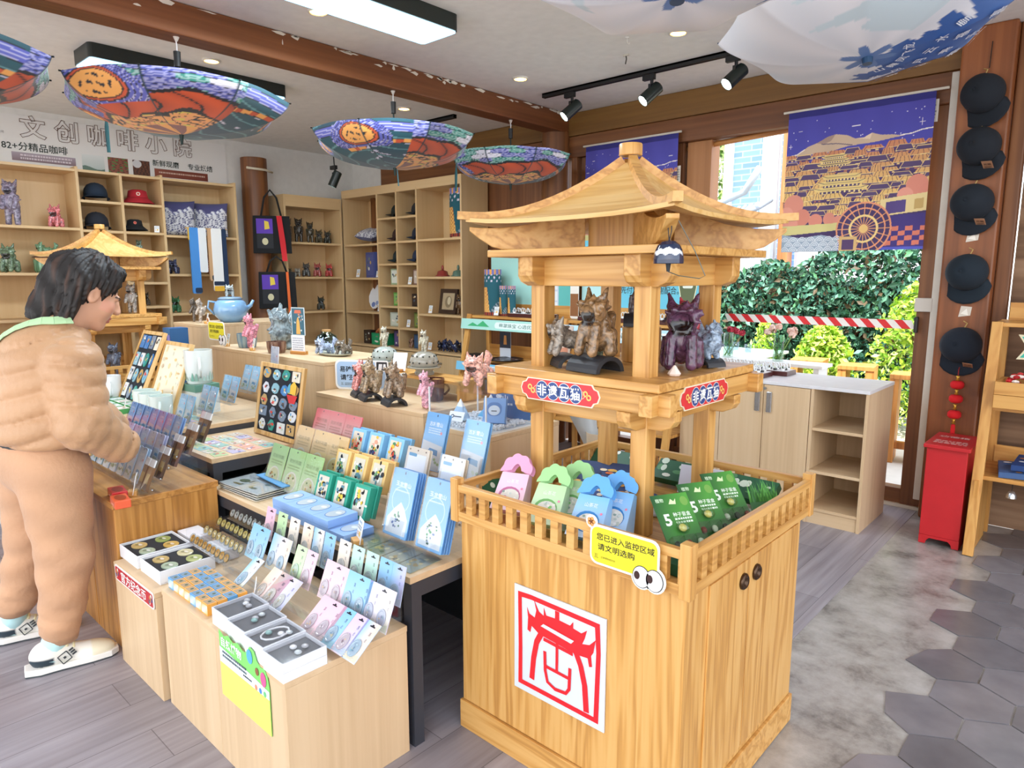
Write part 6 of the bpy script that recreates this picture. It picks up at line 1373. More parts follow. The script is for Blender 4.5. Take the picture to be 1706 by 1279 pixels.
S = thing('fragile_notice', 'light blue rounded notice with black characters leaning behind the five beasts', 'sign', (-3.04, 2.13, .985), R(30)); Fm = wallframe((0, 0, 0), '-y');
mb = MB(); mb.at(Fm); mb.prism(rrect(.30, .16, .03), -.002, .001, '#eef2f4'); mb.poly(rrect(.28, .14, .025), .0016, '#a9c7e8'); mb.build('board', printed(.4), S)
mb = MB(); mb.at(Fm); mb.text('易碎物品', -.055, .03, .032, .0022, '#1f2326', .02, w=.135); mb.text('请轻拿轻放', -.03, -.014, .032, .0022, '#1f2326', .02, w=.18); mb.text('瓦', -.11, -.05, .014, .0022, '#5a6a6a'); mb.scribble(-.095, -.058, -.03, -.042, 2, .0022, '#5a6a7a', random.Random(3)); mb.build('print', printed(.4), S)
mb = MB(); mb.at(Fm @ T(.12, .05, .001)); mb.prism(rrect(.075, .06, .01), -.001, .001, '#f4f4f4'); mb.poly(rrect(.06, .045, .004), .0016, '#23262a'); mb.poly([(-.02, -.016), (.0, -.016), (.004, .012), (-.016, .012)], .002, '#eef0f2'); mb.poly([(.006, -.016), (.024, -.016), (.022, .012), (.01, .012)], .002, '#eef0f2'); mb.build('glasses_emblem', printed(.4), S)
t = thing('display_case', 'clear acrylic case with blue paper mountains on white gravel', 'display case', (-2.1, 2.1, .855)); w_, l, h = .175, .15, .17; A = acrylic()
mb = MB(); mb.box(-w_, w_, -l, l, 0, .008); mb.build('base', plain('#dfe6ec', .3), t)
for s in (-1, 1): mb = MB(); mb.box(s * w_ - .002, s * w_ + .002, -l, l, .0085, h); mb.build('pane', A, t); mb = MB(); mb.box(-w_ + .002, w_ - .002, s * l - .002, s * l + .002, .0085, h); mb.build('pane', A, t)
mb = MB(); mb.box(-w_ - .002, w_ + .002, -l - .002, l + .002, h + .0005, h + .004); mb.build('top_pane', A, t)
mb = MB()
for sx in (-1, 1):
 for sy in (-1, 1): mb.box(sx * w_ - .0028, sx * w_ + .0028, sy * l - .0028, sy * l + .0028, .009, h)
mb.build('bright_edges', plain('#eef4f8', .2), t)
mb = MB(); r = random.Random(6)
for _ in range(900): mb.sphere((r.uniform(-w_ * .94, w_ * .94), r.uniform(-l * .94, l * .94), .011 + r.random() * .012), r.uniform(.004, .007), 6, 4)
o = mb.build('white_gravel', plain('#e9edf0', .3), None, kind='stuff', label='white gravel spread inside the clear case', cat='gravel', center=False); o.location = (-2.1, 2.1, .857)
def peak(lab, loc, w_, h, c, rz):
 t = thing('paper_mountain', lab, 'ornament', loc, rz); mb = MB(); r = random.Random(lab); n = 9; rings = []
 for j, (f, q) in enumerate(((1, 0), (.72, .3), (.42, .6), (.16, .86), (.01, 1))):
  rings.append([(w_ * f * math.cos(2 * PI * i / n) * r.uniform(.8, 1.15), w_ * .6 * f * math.sin(2 * PI * i / n) * r.uniform(.8, 1.15), h * q) for i in range(n)])
 for j in range(4):
  for i in range(n):
   k = (i + 1) % n; cc = c if j < 2 else '#eef4f8'; mb.add([rings[j][i], rings[j][k], rings[j + 1][k], rings[j + 1][i]], [(0, 1, 2, 3)], mixc(lin(cc), (1, 1, 1), r.uniform(0, .25)))
 mb.build('peaks', printed(.4), t); mb = MB(); mb.box(-w_ * .9, w_ * .9, -w_ * .62, w_ * .62, -.004, 0, '#cfe0ec'); mb.build('foot', printed(.4), t)
peak('pale blue paper mountain with silver key, left in the clear case', (-2.18, 2.05, .885), .055, .085, '#9cc4e4', 0); peak('deeper blue paper mountain in the middle of the clear case', (-2.1, 2.16, .885), .06, .1, '#5fb0d9', .4)
S = thing('key_card', 'white card with a silver key in front of the left paper mountain', 'card', (-2.15, 1.985, .882), rot=(R(60), 0, R(10))); mb = MB(); mb.prism([(-.04, -.0), (.04, 0), (.04, .045), (-.04, .045)], -.001, .001, '#eef2f6'); mb.ring(-.02, .022, .005, .009, .0016, 14, '#3a4048'); mb.box(-.012, .028, .02, .024, .001, .003, '#3a4048'); mb.build('card', printed(.4), S)
S = thing('mountain_box', 'light blue carton with a round window tilted in the clear case', 'box', (-1.99, 2.06, .885), rot=(R(70), 0, R(30))); mb = MB(); mb.box(-.05, .05, 0, .11, -.03, 0, '#7ea8dc'); mb.build('carton', printed(.4), S, bevel=.002); mb = MB(); mb.poly(rrect(.066, .06, .025, 4, 0, .06), .0008, '#5f86bd'); mb.disc(0, .055, .026, .022, .0014, 18, '#cfdbe6'); mb.box(-.012, .012, .05, .054, .001, .003, '#4a5058'); mb.build('window', printed(.3), S)
S = thing('mountain_backdrop', 'dark blue printed backdrop card with white lettering in the clear case', 'card', (-2.02, 2.2, .88), R(15)); mb = MB(); mb.at(wallframe((0, 0, 0), '-y')); mb.prism([(-.1, 0), (.1, 0), (.1, .08), (.03, .13), (-.02, .11), (-.1, .115)], -.001, .001, '#4a78b0'); mb.text('雪山', -.04, .09, .03, .002, '#eef4fa', .02); mb.scribble(-.08, .055, .02, .072, 1, .002, '#dfe8f2', random.Random(2)); mb.build('card', printed(.4), S)
figurine(1, (-2.12, 2.1, 1.0305), R(20), 1.25, '#efb7a9', 'coral pink crouching beast with petal-like ears on top of the clear case', base=False)
Z3 = 1.05
t = figurine(3, (-3.98, 2.2, Z3), R(60), 2.05, '#7d8f98', 'big black and white glazed rooster on the box behind the felt board', base=False, name='rooster_figurine');
figurine(2, (-4.2, 2.1, Z3), R(-10), 1.05, '#d78ea3', 'tall rose pink beast beside the big rooster', base=False)
def jar(lab, loc, s, c='#cfe0dd'):
 t = thing('glass_jar', lab, 'jar', loc); t.scale = (s,) * 3; mb = MB(); mb.lathe([(.001, 0), (.06, 0), (.072, .01), (.075, .07), (.06, .1), (.03, .115), (.03, .125), (.028, .125), (.028, .115), (.056, .098), (.07, .07), (.068, .012), (.001, .006)], 24, caps=False); mb.build('body', acrylic(c, 'jar_glass', 1.5), t, smooth=True); mb = MB(); mb.lathe([(.001, .112), (.026, .112), (.029, .138), (.001, .138)], 18, caps=False); mb.build('cork', plain('#b98e5a', .8), t, smooth=True, angle=40)
jar('clear glass jar with cork behind the printed card on the taller box', (-3.72, 2.36, Z3), .95)
mug('brown drip-glazed cup beside the rose pink beast', (-3.83, 2.08, Z3), R(-50), stripe_glaze('#4a2a26', '#8a6a58'), 1.0, .07, .058, 'cup')
S = thing('card_stand', 'teal printed tower card above a white text card in a wood block', 'card', (-3.66, 2.13, Z3), R(12)); mb = MB(); mb.box(-.055, .055, -.02, .02, 0, .02); mb.build('foot', oak(0), S, bevel=.002); mb = MB(); mb.at(wallframe((0, -.004, .012), '-y')); mb.prism([(-.055, 0), (.055, 0), (.055, .1), (-.055, .1)], -.001, .001, '#eceef4'); mb.scribble(-.045, .01, .045, .09, 6, .0018, '#9aa0b0', random.Random(1)); mb.build('text_card', printed(.4), S)
mb = MB(); mb.at(wallframe((0, .004, .012), '-y')); mb.prism([(-.055, .1), (.055, .1), (.055, .265), (-.055, .265)], -.001, .001, '#cfd9da'); mb.poly([(-.05, .104), (.05, .104), (.05, .26), (-.05, .26)], .0016, '#2f5f72'); mb.poly([(-.018, .108), (.018, .108), (.012, .18), (.006, .2), (0, .21), (-.006, .2), (-.012, .18)], .002, '#e0a955'); mb.poly([(-.03, .23), (.03, .23), (.024, .25), (-.024, .25)], .002, '#c8684a')
for q in range(14): mb.disc(-.04 + .08 * hashv(q, 1), .12 + .12 * hashv(q, 2), .004, .006, .0019, 6, ['#dfe8ea', '#7fa5b0', '#c98a6a'][q % 3])
mb.build('picture_card', printed(.35), S)
t = thing('oval_plate', 'long grey plate with two small beasts on the corner of the taller box', 'plate', (-3.46, 2.24, Z3)); mb = MB(); mb.at(Matrix.Diagonal((1.9, 1, 1, 1))); mb.lathe([(.001, .004), (.05, .004), (.07, .016), (.072, .018), (.066, .01), (.05, 0), (.001, 0)], 28, caps=False); mb.build('plate', plain('#a9ab9d', .3), t, smooth=True)
figurine(1, (-3.53, 2.22, Z3 + .0045), R(0), .85, '#9fb0cf', 'small blue and white crouching beast on the grey plate', base=False); figurine(1, (-3.385, 2.255, Z3 + .0045), R(20), .8, '#6f675c', 'small dark brown crouching beast on the grey plate', base=False)
price_card((-4.06, 2.04, Z3), R(-15), 'price card with an orange dot in front of the rose pink beast', 1.05)
mug('blue and grey striped glazed cup on the box behind the white mugs', (-4.28, 2.12, Z3), R(170), stripe_glaze('#5a7a94', '#93a5a5'), 1.15, .08, .055, 'cup'); price_card((-4.45, 2.06, Z3), R(-10), 'price card with an orange dot beside the blue striped cup', 1.15)
eyes_notice((-4.50, 2.02, 1.152), '-y', 'yellow cut-out notice with cartoon eyes propped at the box behind the cream board', 1.15)
t = thing('blue_carton', 'dark blue carton with a coin picture behind the cream board', 'box', (-4.86, 1.9, .752), 0); mb = MB(); mb.box(-.06, .06, -.06, .06, .0, .41, '#28609a'); mb.quad([(-.06, -.0605, .33), (.06, -.0605, .33), (.06, -.0605, .405), (-.06, -.0605, .405)], ['#2a3f6a', '#4a4f9a', '#2f7ab0', '#275a8a']); mb.at(wallframe((0, -.061, .345), '-y')); mb.ring(-.02, 0, .012, .02, 0, 16, '#e0a040'); mb.poly([(.01, -.02), (.05, -.02), (.05, .02), (.01, .02)], 0, '#8a84c8'); mb.build('carton', printed(.4), t)
Z5 = 1.165
t = thing('teapot', 'round light blue teapot with a beast on its lid', 'teapot', (-5.12, 2.42, Z5), R(65)); m_ = plain('#7ea7cf', .15, coat=.5)
mb = MB(); mb.lathe([(.001, 0), (.065, 0), (.075, .006), (.115, .05), (.125, .095), (.11, .15), (.08, .175), (.001, .178)], 32, caps=False); mb.build('body', m_, t, smooth=True); mb = MB(); mb.tube([(.11, 0, .1), (.145, 0, .125), (.165, 0, .165)], [.02, .014, .01], 10); mb.build('spout', m_, t, smooth=True)
mb = MB(); mb.tube([(-.1, 0, .15), (-.15, 0, .16), (-.16, 0, .11), (-.115, 0, .06)], .008, 8); mb.build('handle', m_, t, smooth=True); mb = MB(); mb.lathe([(.086, .173), (.09, .18), (.07, .19), (.001, .196)], 28, caps=False); l_ = mb.build('lid', plain('#7d95ad', .2), t, smooth=True)
o = bpy.data.objects.new('beast_knob', beast_mesh(1)); COL.objects.link(o); o.parent = l_; o.location = (0, 0, .19); o.scale = (.8,) * 3; o.color = (*lin('#a5b3b8'), 1)
figurine(2, (-5.36, 2.24, Z5), R(-20), .85, '#5f564e', 'dark brown spiky beast, left of the two beside the teapot', base=False); figurine(2, (-5.2, 2.22, Z5), R(-20), .85, '#b3aaa0', 'grey-white standing beast between the dark one and the teapot', base=False); price_card((-5.06, 2.2, Z5), R(-15), 'price card in a wood foot in front of the teapot box edge', 1.05)
figurine(1, (-5.0, 2.78, Z5), R(40), .8, '#5a3a30', 'dark red-brown small beast behind the teapot', base=False)
ZT = .75
mug('white-green mug with mountain print standing on the green box', (-3.86, 1.62, .915), R(-20), '#dfe6e3', 1.5, .125, .05, pattern='#5f9a86')
t = thing('green_gift_box', 'dark green gift box under the tall white mug', 'box', (-3.86, 1.62, .75), R(5)); mb = MB(); mb.box(-.075, .075, -.07, .07, 0, .125, '#dfe4e0'); mb.build('carton', printed(.4), t); mb = MB(); mb.box(-.078, .078, -.073, .073, .125, .165, '#5b8a78'); mb.build('lid', printed(.4), t, bevel=.002)
for k, (x, y) in enumerate(((-3.78, 1.375), (-3.91, 1.37), (-4.04, 1.385))): mug(f'pale green mug with mountain print, {ORD[k]} from the right of the low trio', (x, y, ZT), R(-25), '#d3e2dd', 1.22, .11, .048, pattern='#7fb5a4')
mug('plain white mug at the far left of the mug table beside the woman', (-4.63, 1.4, ZT), R(-20), '#eceeef', 1.3, .12, .046)
price_card((-4.16, 1.31, ZT), R(-15), 'small blue-grey price card in front of the pale green mugs', 1.1); price_card((-3.58, 1.32, ZT), R(-25), 'price card with orange dot in front of the blue hanging cards', 1.5)
step_stand('clear acrylic stair with blue hanging cards beside the boat-pin board', -3.69, -3.5, [1.42, 1.54, 1.66, 1.78, 1.96], [.756, .79, .83, .875, .938], .04, .03)
k = 0
for y, z in ((1.405, .762), (1.525, .796), (1.645, .836), (1.765, .881)):
 for x in (-3.645, -3.55):
  leaf_pack(f'small sky-blue hanging card, {"left" if x < -3.6 else "right"} on the {["lowest","second","third","top"][k]} step beside the boat-pin board', (x, y, z), R(18), .082, .14, '#7fc0e4', '#c3dcea', 'hang'); k_ = k
 k += 1
leaf_pack('lavender hanging card above the blue cards at the box front', (-3.62, 1.94, .95), R(6), .085, .16, '#d9dde6', '#b9bcd6', 'hang')
r = random.Random(4)
for j in range(2):
 for i in range(5):
  t = thing('green_flat_box', f'flat green-edged box, {ORD[i]} from left, {["front","back"][j]} row before the badge board', 'box', (-4.62 + i * .115, 1.30 + j * .085, ZT if i < 5 else ZT)); mb = MB(); mb.box(-.05, .05, -.038, .038, 0, .028, '#4fa05a'); mb.poly([(-.046, -.034), (.046, -.034), (.046, .034), (-.046, .034)], .0284, r.choice(['#c9d4cc', '#b9c9c4', '#d9d4cc']));
  for q in range(5): mb.disc(r.uniform(-.035, .035), r.uniform(-.025, .025), .007, .006, .0288 + q * .0001, 7, r.choice(['#5a6f66', '#8fa59a', '#c98a7a', '#e6e8e2']))
  mb.build('carton', printed(.4), t)
step_stand('clear acrylic stair of blue and lilac hanging cards on the oak counter', -3.62, -3.0, [.99, 1.07, 1.15], [.636, .70, .765], .04, .03)
for j, (y, z) in enumerate(((.975, .642), (1.055, .706), (1.135, .771))):
 for i in range(7):
  c1 = [('#b9d4ec', '#e2e4f0'), ('#c4c9e8', '#dfe3ee'), ('#86b0e2', '#b4cdf0')][j]; c1 = c1 if i > 1 or j == 2 else ('#8fcbe6', '#cfe4ec')
  leaf_pack(f'{["pale blue","lilac","sky blue"][j]} hanging card, {ORD[i]} from left, {["front","middle","back"][j]} step on the oak counter', (-3.575 + i * .088, y, z), R(22), .072, .15 if j == 0 else .13, c1[0], c1[1], 'hang', n=2)
step_stand('clear acrylic stair of dark wooden combs at the end of the oak counter', -2.985, -2.885, [.97, 1.03, 1.09, 1.15, 1.21], [.636, .675, .715, .755, .795], .034, .03)
for j in range(5):
 y, z = .962 + j * .06, .645 + j * .04
 for i in range(2):
  t = thing('comb_pack', f'clear pack with dark wooden comb, {["left","right"][i]} on the {["lowest","second","third","fourth","top"][j]} step, oak counter', 'packet', (-2.962 + i * .052, y, z), rot=(PI / 2 - R(24), 0, R(0))); mb = MB(); mb.box(-.02, .02, 0, .1, -.012, 0, ['#6a4630', '#7d5a3c', '#59402e'][(i + j) % 3]); mb.box(-.02, .02, .1, .13, -.006, 0, '#dfe3e6'); mb.box(-.016, .016, .03, .07, .0, .001, '#b99a5a'); mb.build('comb', printed(.35), t); mb = MB(); mb.box(-.022, .022, -.002, .135, .002, .0025); mb.build('clear_bag', acrylic('#fcfdff', 'bag', 1.4), t)
for px, py, c, lab in ((200, 818, '#c2262b', 'red box with an oval hollow on the oak counter corner, further back'), (205, 832, '#e05a32', 'orange-red box with an oval hollow on the oak counter corner, in front')):
 p = PZ(px, py, .66); t = thing('bracelet_box', lab, 'box', (p.x - .03, p.y, .63), R(-8)); mb = MB(); mb.box(-.05, .05, -.028, .028, 0, .032, c); mb.disc(0, 0, .04, .02, .0324, 20, mixc(lin(c), (0, 0, 0), .55)); mb.build('carton', printed(.3, .3), t, bevel=.003); mb = MB(); mb.at(wallframe((.01, -.0285, .014), '-y')); mb.scribble(-.02, -.004, .02, .004, 1, .0005, '#f3d9c0', random.Random(1)); mb.build('print', printed(.4), t)
price_card((-2.93, .93, .63), R(-25), 'tall price card in front of the dark combs on the oak counter', 1.2, kind=1)
# goods in the wall shelves
def F(kind, lab, y, z, s, c, x=-6.9, rz=PI / 2, base=False): return figurine(kind, (x, y, z), rz, s, c, lab, base=base)
F(2, 'tall grey-blue standing beast on the second shelf at the left picture edge', 1.48, 1.92, 1.75, '#8a86a0', rz=R(50)); F(0, 'pink open-mouthed beast on the left shelf bay, right of the tall grey one', 1.78, 1.92, 1.25, '#d9828c', rz=R(50))
F(0, 'green-brown beast at the left picture edge on the third shelf', 1.42, 1.54, 1.5, '#6f8a72', rz=R(50))
t = thing('lidded_jar', 'green glazed lidded jar with a beast on top in the left shelf bay', 'jar', (-6.9, 1.68, 1.542)); mb = MB(); mb.lathe([(.001, 0), (.08, 0), (.09, .02), (.092, .1), (.075, .125), (.001, .127)], 24, caps=False); mb.build('body', stripe_glaze('#4a6a4c', '#7fae8c'), t, smooth=True); mb = MB(); mb.lathe([(.095, .126), (.1, .134), (.07, .142), (.001, .145)], 24, caps=False); mb.build('lid', plain('#6a4a3a', .3), t, smooth=True); o = bpy.data.objects.new('beast_knob', beast_mesh(1)); COL.objects.link(o); o.parent = t; o.location = (0, 0, .14); o.color = (*lin('#6f9a7a'), 1)
def wallcap(lab, y, z, c, bucket=False, badge=None, rz=R(75), s=1.0, x=-6.88): return cap_hat('baseball_cap' if not bucket else 'bucket_hat', lab, (x, y, z + (.042 if not bucket else .012)), (0, 0, rz), c, s, bucket, badge)
wallcap('dark navy cap in the upper left cubby of the left shelf', 2.1, 2.16, '#1d2c3e'); wallcap('red bucket hat with a white badge in the upper right cubby of the left shelf', 2.445, 2.185, '#b0222e', True, '#e9dccb', s=.9)
wallcap('navy cap behind the far pagoda roof tip', 2.09, 1.91, '#20242f'); wallcap('black bucket-shaped hat with a salmon badge in the left shelf cubby', 2.4, 1.94, '#15181d', True, '#d9775f', s=.7)
price_card((-6.8, 2.56, 1.91), R(60), 'small price card beside the black hat in the left shelf', .9, False)
def cushion(lab, loc, rz, rot=None, w_=.34):
 t = thing('cushion', lab, 'cushion', loc, rot=rot or (R(80), 0, rz)); r = random.Random(2); n = 40
 def col(u, v):
  m_ = .72 + .06 * math.sin(u * 9) + .03 * math.sin(u * 23)
  if v > m_: return lin('#4a4a7a')
  if v > m_ - .1: return lin('#dfe2ea') if math.sin(u * 40 + v * 30) > -.2 else lin('#6a6c96')
  return lin('#d5d6dc') if math.sin(u * 55 + 4 * math.sin(v * 17)) * math.sin(v * 60 + 3 * math.sin(u * 13)) > -.12 else lin('#4d4f78')
 mb = MB()
 for s in (1, -1):
  def fn(u, v, s=s):
   a, b_ = u * 2 - 1, v * 2 - 1; k = (1 - a ** 4) * (1 - b_ ** 4); pin = 1 - .07 * (a * a * (1 - abs(b_)) * 0 + (1 - abs(a) ** 2) * 0) ; x = a * w_ / 2 * (1 - .06 * (1 - b_ * b_)); y = (b_ * (1 - .06 * (1 - a * a)) + 1) * w_ / 2
   return (x, y, s * .065 * k ** .6)
  mb.grid(fn, n, n, (lambda u, v: col(u, v)) if s > 0 else (lambda u, v: lin('#54557c')))
 mb.build('cover', printed(.85, 0, 0, .2), t, smooth=True); return t
cushion('blue-white town print cushion, left of the two on the left shelf', (-6.93, 2.79, 1.9), R(60)); cushion('blue-white town print cushion, right of the two on the left shelf', (-6.9, 3.1, 1.9), R(52))
F(0, 'pink beast on the lower shelf right of the hanging socks', 3.1, 1.535, 1.2, '#d29a92', rz=R(60)); F(1, 'dark patterned beast half hidden behind the socks on the shelf', 2.72, 1.535, 1.2, '#4a5070', rz=R(60)); F(2, 'green beast figure in the small cubby above the far roof tip', 2.43, 1.69, .75, '#8fa79a', rz=R(60)); F(0, 'green ornament on the lower shelf left of the teapot', 2.72, 1.165, 1.0, '#3f7a54', rz=R(60)); F(0, 'dark beast on the lowest visible cubby of the left shelf', 2.45, 1.24, .8, '#4a4238', rz=R(60))
t = thing('hanging_socks', 'white, blue and tan socks bundled on a rail end in front of the shelf', 'socks', (-6.71, 2.98, 1.97)); Fr = wallframe((0, 0, 0), '+x')
for k, (y, c, w_, h_) in enumerate(((-.17, '#e0b13f', .03, .12), (-.135, '#4a8fd8', .085, .62), (-.06, '#e6ebee', .075, .42), (.02, '#c9a27a', .06, .5), (.07, '#eef0f0', .1, .6), (.145, '#1f3352', .04, .64))):
 mb = MB(); mb.at(Fr @ T(y, -h_ / 2, .02 + .006 * k)); mb.prism(rrect(w_, h_, .014), -.01, .01, c);
 if k in (1, 3): mb.prism(rrect(w_ * .8, .05, .014, 3, .012, -h_ / 2 + .03), .01, .013, '#203450' if k == 1 else '#2a3a4a')
 if k == 4: mb.prism(rrect(w_, .05, .01, 3, 0, -h_ / 2 + .025), .0101, .013, '#e8b43a'); mb.prism(rrect(w_, .04, .01, 3, 0, -h_ / 2 + .075), .0101, .013, '#20304a')
 mb.build('sock', printed(.85), t, bevel=.003)
mb = MB(); mb.cyl((.0, -.2, -.004), (.0, .2, -.004), .007, n=8); mb.box(-.04, .0, .08, .1, -.012, .0); mb.build('rail', plain('#c9a873', .5), t)
def tote(lab, loc, c1, zh, strap='#111214', pr=None):
 t = thing('tote_bag', lab, 'bag', loc, R(62)); mb = MB()
 mb.prism([(-.19, -.38), (.19, -.38), (.18, 0), (-.18, 0)], -.012, .012, '#111317'); mb.v = [(x, -z_, y) for x, y, z_ in mb.v]; mb.build('bag_body', printed(.9), t, bevel=.004)
 mb = MB(); mb.tube([(-.1, 0, -.01), (-.06, 0, zh * .7), (0, .0, zh), (.06, 0, zh * .7), (.1, 0, -.01)], .011, 6); mb.build('handles', plain(strap, .8), t, smooth=True)
 mb = MB(); mb.at(wallframe((-.05, -.0135, -.16), '-y')); mb.poly([(-.1, -.02), (.06, -.02), (.06, .13), (-.1, .13)], 0, '#5b3aa8'); mb.poly([(-.1, -.17), (.06, -.17), (.06, -.02), (-.1, -.02)], 0, '#23262c'); mb.disc(-.02, -.1, .03, .036, .001, 12, '#c9c4a0'); mb.poly([(-.02, .02), (.03, .03), (.02, .1), (-.02, .11)], .001, '#d9c24a'); mb.build('print', printed(.8), t)
 return t
t = tote('black tote bag with purple print hanging on the round timber, upper one', (-6.71, 3.66, 2.13), '#111', .26)
mb = MB(); mb.at(wallframe((.08, -.03, -.16), '-y')); mb.poly([(-.03, .16), (.02, .16), (.05, -.12), (.06, -.3), (.01, -.3)], 0, '#c4202a'); o = mb.build('red_strap', printed(.8), t)
t = tote('black tote bag with purple print hanging on the round timber, lower one', (-6.69, 3.68, 1.56), '#111', .16); mb = MB(); mb.at(wallframe((.1, -.03, -.16), '-y')); mb.poly([(-.01, .16), (.015, .16), (.03, -.3), (.0, -.3)], 0, '#d9652a'); mb.build('orange_strap', printed(.8), t)
for k, (y, s, c, kd, w_) in enumerate(((3.95, 1.2, '#6a5a48', 2, 'bronze-brown'), (4.08, 1.25, '#3f3a34', 2, 'dark'), (4.22, 1.1, '#4a4638', 2, 'olive'), (4.33, 1.0, '#55503f', 0, 'moss green'), (4.44, .95, '#3f4038', 0, 'blackish'))): F(kd, f'{w_} spiky beast, {ORD[k]} from left on the narrow corner unit top shelf', y, 1.88, s, c, x=-6.9, rz=R(60))
for k, (y, s, c, kd, w_) in enumerate(((3.93, .8, '#59604e', 1, 'mossy'), (4.03, .8, '#a9aaa2', 1, 'grey-white'), (4.14, 1.0, '#5a5a58', 0, 'dark grey'), (4.28, 1.0, '#b05a58', 0, 'red'), (4.43, .95, '#c04a4a', 0, 'bright red'))): F(kd, f'{w_} beast on the second shelf of the narrow corner unit, {ORD[k]} from the left', y, 1.51, s, c, x=-6.88, rz=R(60))
F(1, 'pinkish beast on the third shelf of the narrow corner unit', 3.95, 1.135, 1.1, '#b05a5a', rz=R(60)); F(0, 'dark pot-like beast on the third shelf of the narrow corner unit, right', 4.32, 1.135, 1.0, '#3a403c', rz=R(60)); F(1, 'brown ornament on the lowest visible shelf of the corner unit', 4.34, .765, 1.1, '#5a4640', rz=R(60))
YS = 4.72
cushion('town print cushion lying on the left bay of the cubby shelf', (-6.48, 4.62, 1.945), 0, rot=(R(16), R(6), R(0)), w_=.32)
t = thing('thermos_flask', 'tall steel and brown flask on the top left bay of the cubby shelf', 'flask', (-6.27, 4.84, 1.872)); mb = MB(); mb.lathe([(.04, 0), (.04, .28), (.03, .3)], 18); mb.build('body', plain('#8a6a50', .3, .5), t, smooth=True, angle=40); mb = MB(); mb.lathe([(.028, .3), (.028, .4), (.02, .41), (.001, .41)], 18, caps=False); mb.build('cap', plain('#c9ced2', .2, .8), t, smooth=True)
for k, (x, z, c, w_) in enumerate(((-5.98, 2.13, '#1f2420', 'blackish'), (-5.64, 2.13, '#25262a', 'dark grey'), (-5.97, 1.88, '#3a2420', 'dark brown'), (-5.64, 1.88, '#22283a', 'navy'), (-5.97, 1.65, '#1d2a2c', 'dark teal'), (-5.64, 1.65, '#23304a', 'blue-navy'))):
 cap_hat('baseball_cap', f'{w_} cap in the cubby shelf, {["top","top","second","second","third","third"][k]} row {["left","right"][k % 2]}', (x, 4.745, z + .042), (0, 0, R(-62)), c, .9)
def boxy(lab, x, z, w_, h, d, c, c2=None, rz=0.0, y=4.7, name='gift_carton'):
 t = thing(name, lab, 'box', (x, y, z + .0015), rz); mb = MB(); mb.box(-w_ / 2, w_ / 2, -d / 2, d / 2, 0, h, c); mb.build('carton', printed(.5), t, bevel=.0015); mb = MB(); mb.at(wallframe((0, -d / 2 - .0012, h / 2), '-y')); mb.poly([(-w_ * .4, -h * .4), (w_ * .4, -h * .4), (w_ * .4, h * .4), (-w_ * .4, h * .4)], 0, c2 or c); r = random.Random(lab)
 for q in range(6): mb.disc(r.uniform(-w_ * .3, w_ * .3), r.uniform(-h * .3, h * .3), w_ * .09, h * .07, .0005 + q * .0001, 8, r.choice(['#e9e6da', '#7a8a7a', '#c9a86a', '#4a5a6a']))
 mb.build('print', printed(.5), t); return t
boxy('blue-violet gift box with a pale strip in the left bay of the cubby shelf', -6.42, 1.5, .22, .28, .06, '#4d5590', '#56609c', R(-12)); boxy('light blue patterned box at the right of the left bay', -6.22, 1.5, .13, .27, .06, '#4f86b0', '#a9cbe0', R(-10)); price_card((-6.6, 4.62, 1.5), 0, 'white price card beside the blue-violet gift box', 1.3, False); price_card((-6.22, 4.61, 1.5), 0, 'white price card before the light blue patterned box', 1.0, False)
t = thing('round_fan', 'white round fan with blue flowers leaning in the left bay', 'fan', (-6.42, 4.7, 1.14), rot=(R(78), 0, R(-5))); mb = MB(); mb.prism([(.13 * math.cos(a / 14 * 2 * PI) * (1 + .1 * math.cos(a * .9)), .15 + .14 * math.sin(a / 14 * 2 * PI)) for a in range(14)], -.002, .002, '#e6e8ec'); mb.disc(-.02, .06, .04, .03, .003, 10, '#6a7fb8'); mb.disc(.05, .08, .03, .025, .0032, 10, '#8f9fc9'); mb.build('leaf', printed(.6), t); mb = MB(); mb.tube([(.06, .05, 0), (.2, -.005, 0)], .007, 8); mb.build('handle', plain('#d5b98f', .5), t)
price_card((-6.22, 4.62, 1.125), 0, 'price card beside the round fan in the left bay', 1.2, False)
t = boxy('green box with brown goods heaped on it, bottom of the left bay', -6.24, .755, .26, .13, .16, '#1f8a5a', '#249a64'); mb = MB(); r = random.Random(2)
for _ in range(24): mb.sphere((r.uniform(-.1, .1), r.uniform(-.06, .06), .135 + r.random() * .03), r.uniform(.015, .026), 8, 5, r.choice(['#a0562f', '#8a4526', '#b9743f']))
mb.build('brown_goods', printed(.6), t); boxy('dark brown box with two pale oval prints, bottom of the left bay', -6.5, .755, .13, .15, .09, '#33251f', '#3a2a22')
for lab, x, z, w_, h, c, c2 in (('pale green box with white label, fourth cubby row left', -5.97, 1.425, .14, .17, '#9fb58f', '#dfe4dc'), ('brown picture box, fourth cubby row right', -5.6, 1.425, .12, .16, '#8a6a5c', '#c9b9ac'), ('bright green box with red print, fifth cubby row left', -5.95, 1.2, .1, .14, '#5a9a3f', '#86b86a'), ('dark brown double box, fifth cubby row right', -5.62, 1.2, .14, .13, '#2b211d', '#3a2c26'), ('pale grey-green pair of boxes, sixth cubby row left', -5.97, .975, .2, .15, '#b9c4b4', '#ccd4c8'), ('olive leaf-print box, sixth cubby row right', -5.6, .975, .12, .16, '#5a6a2f', '#7f8f4a'), ('blue cloth-covered box, lowest cubby row right', -5.6, .755, .14, .15, '#2f4a6a', '#3a5a7f'), ('violet box, lowest cubby row left', -5.95, .755, .12, .17, '#4a3a6a', '#5f4f86')): boxy(lab, x, z, w_, h, .08, c, c2)
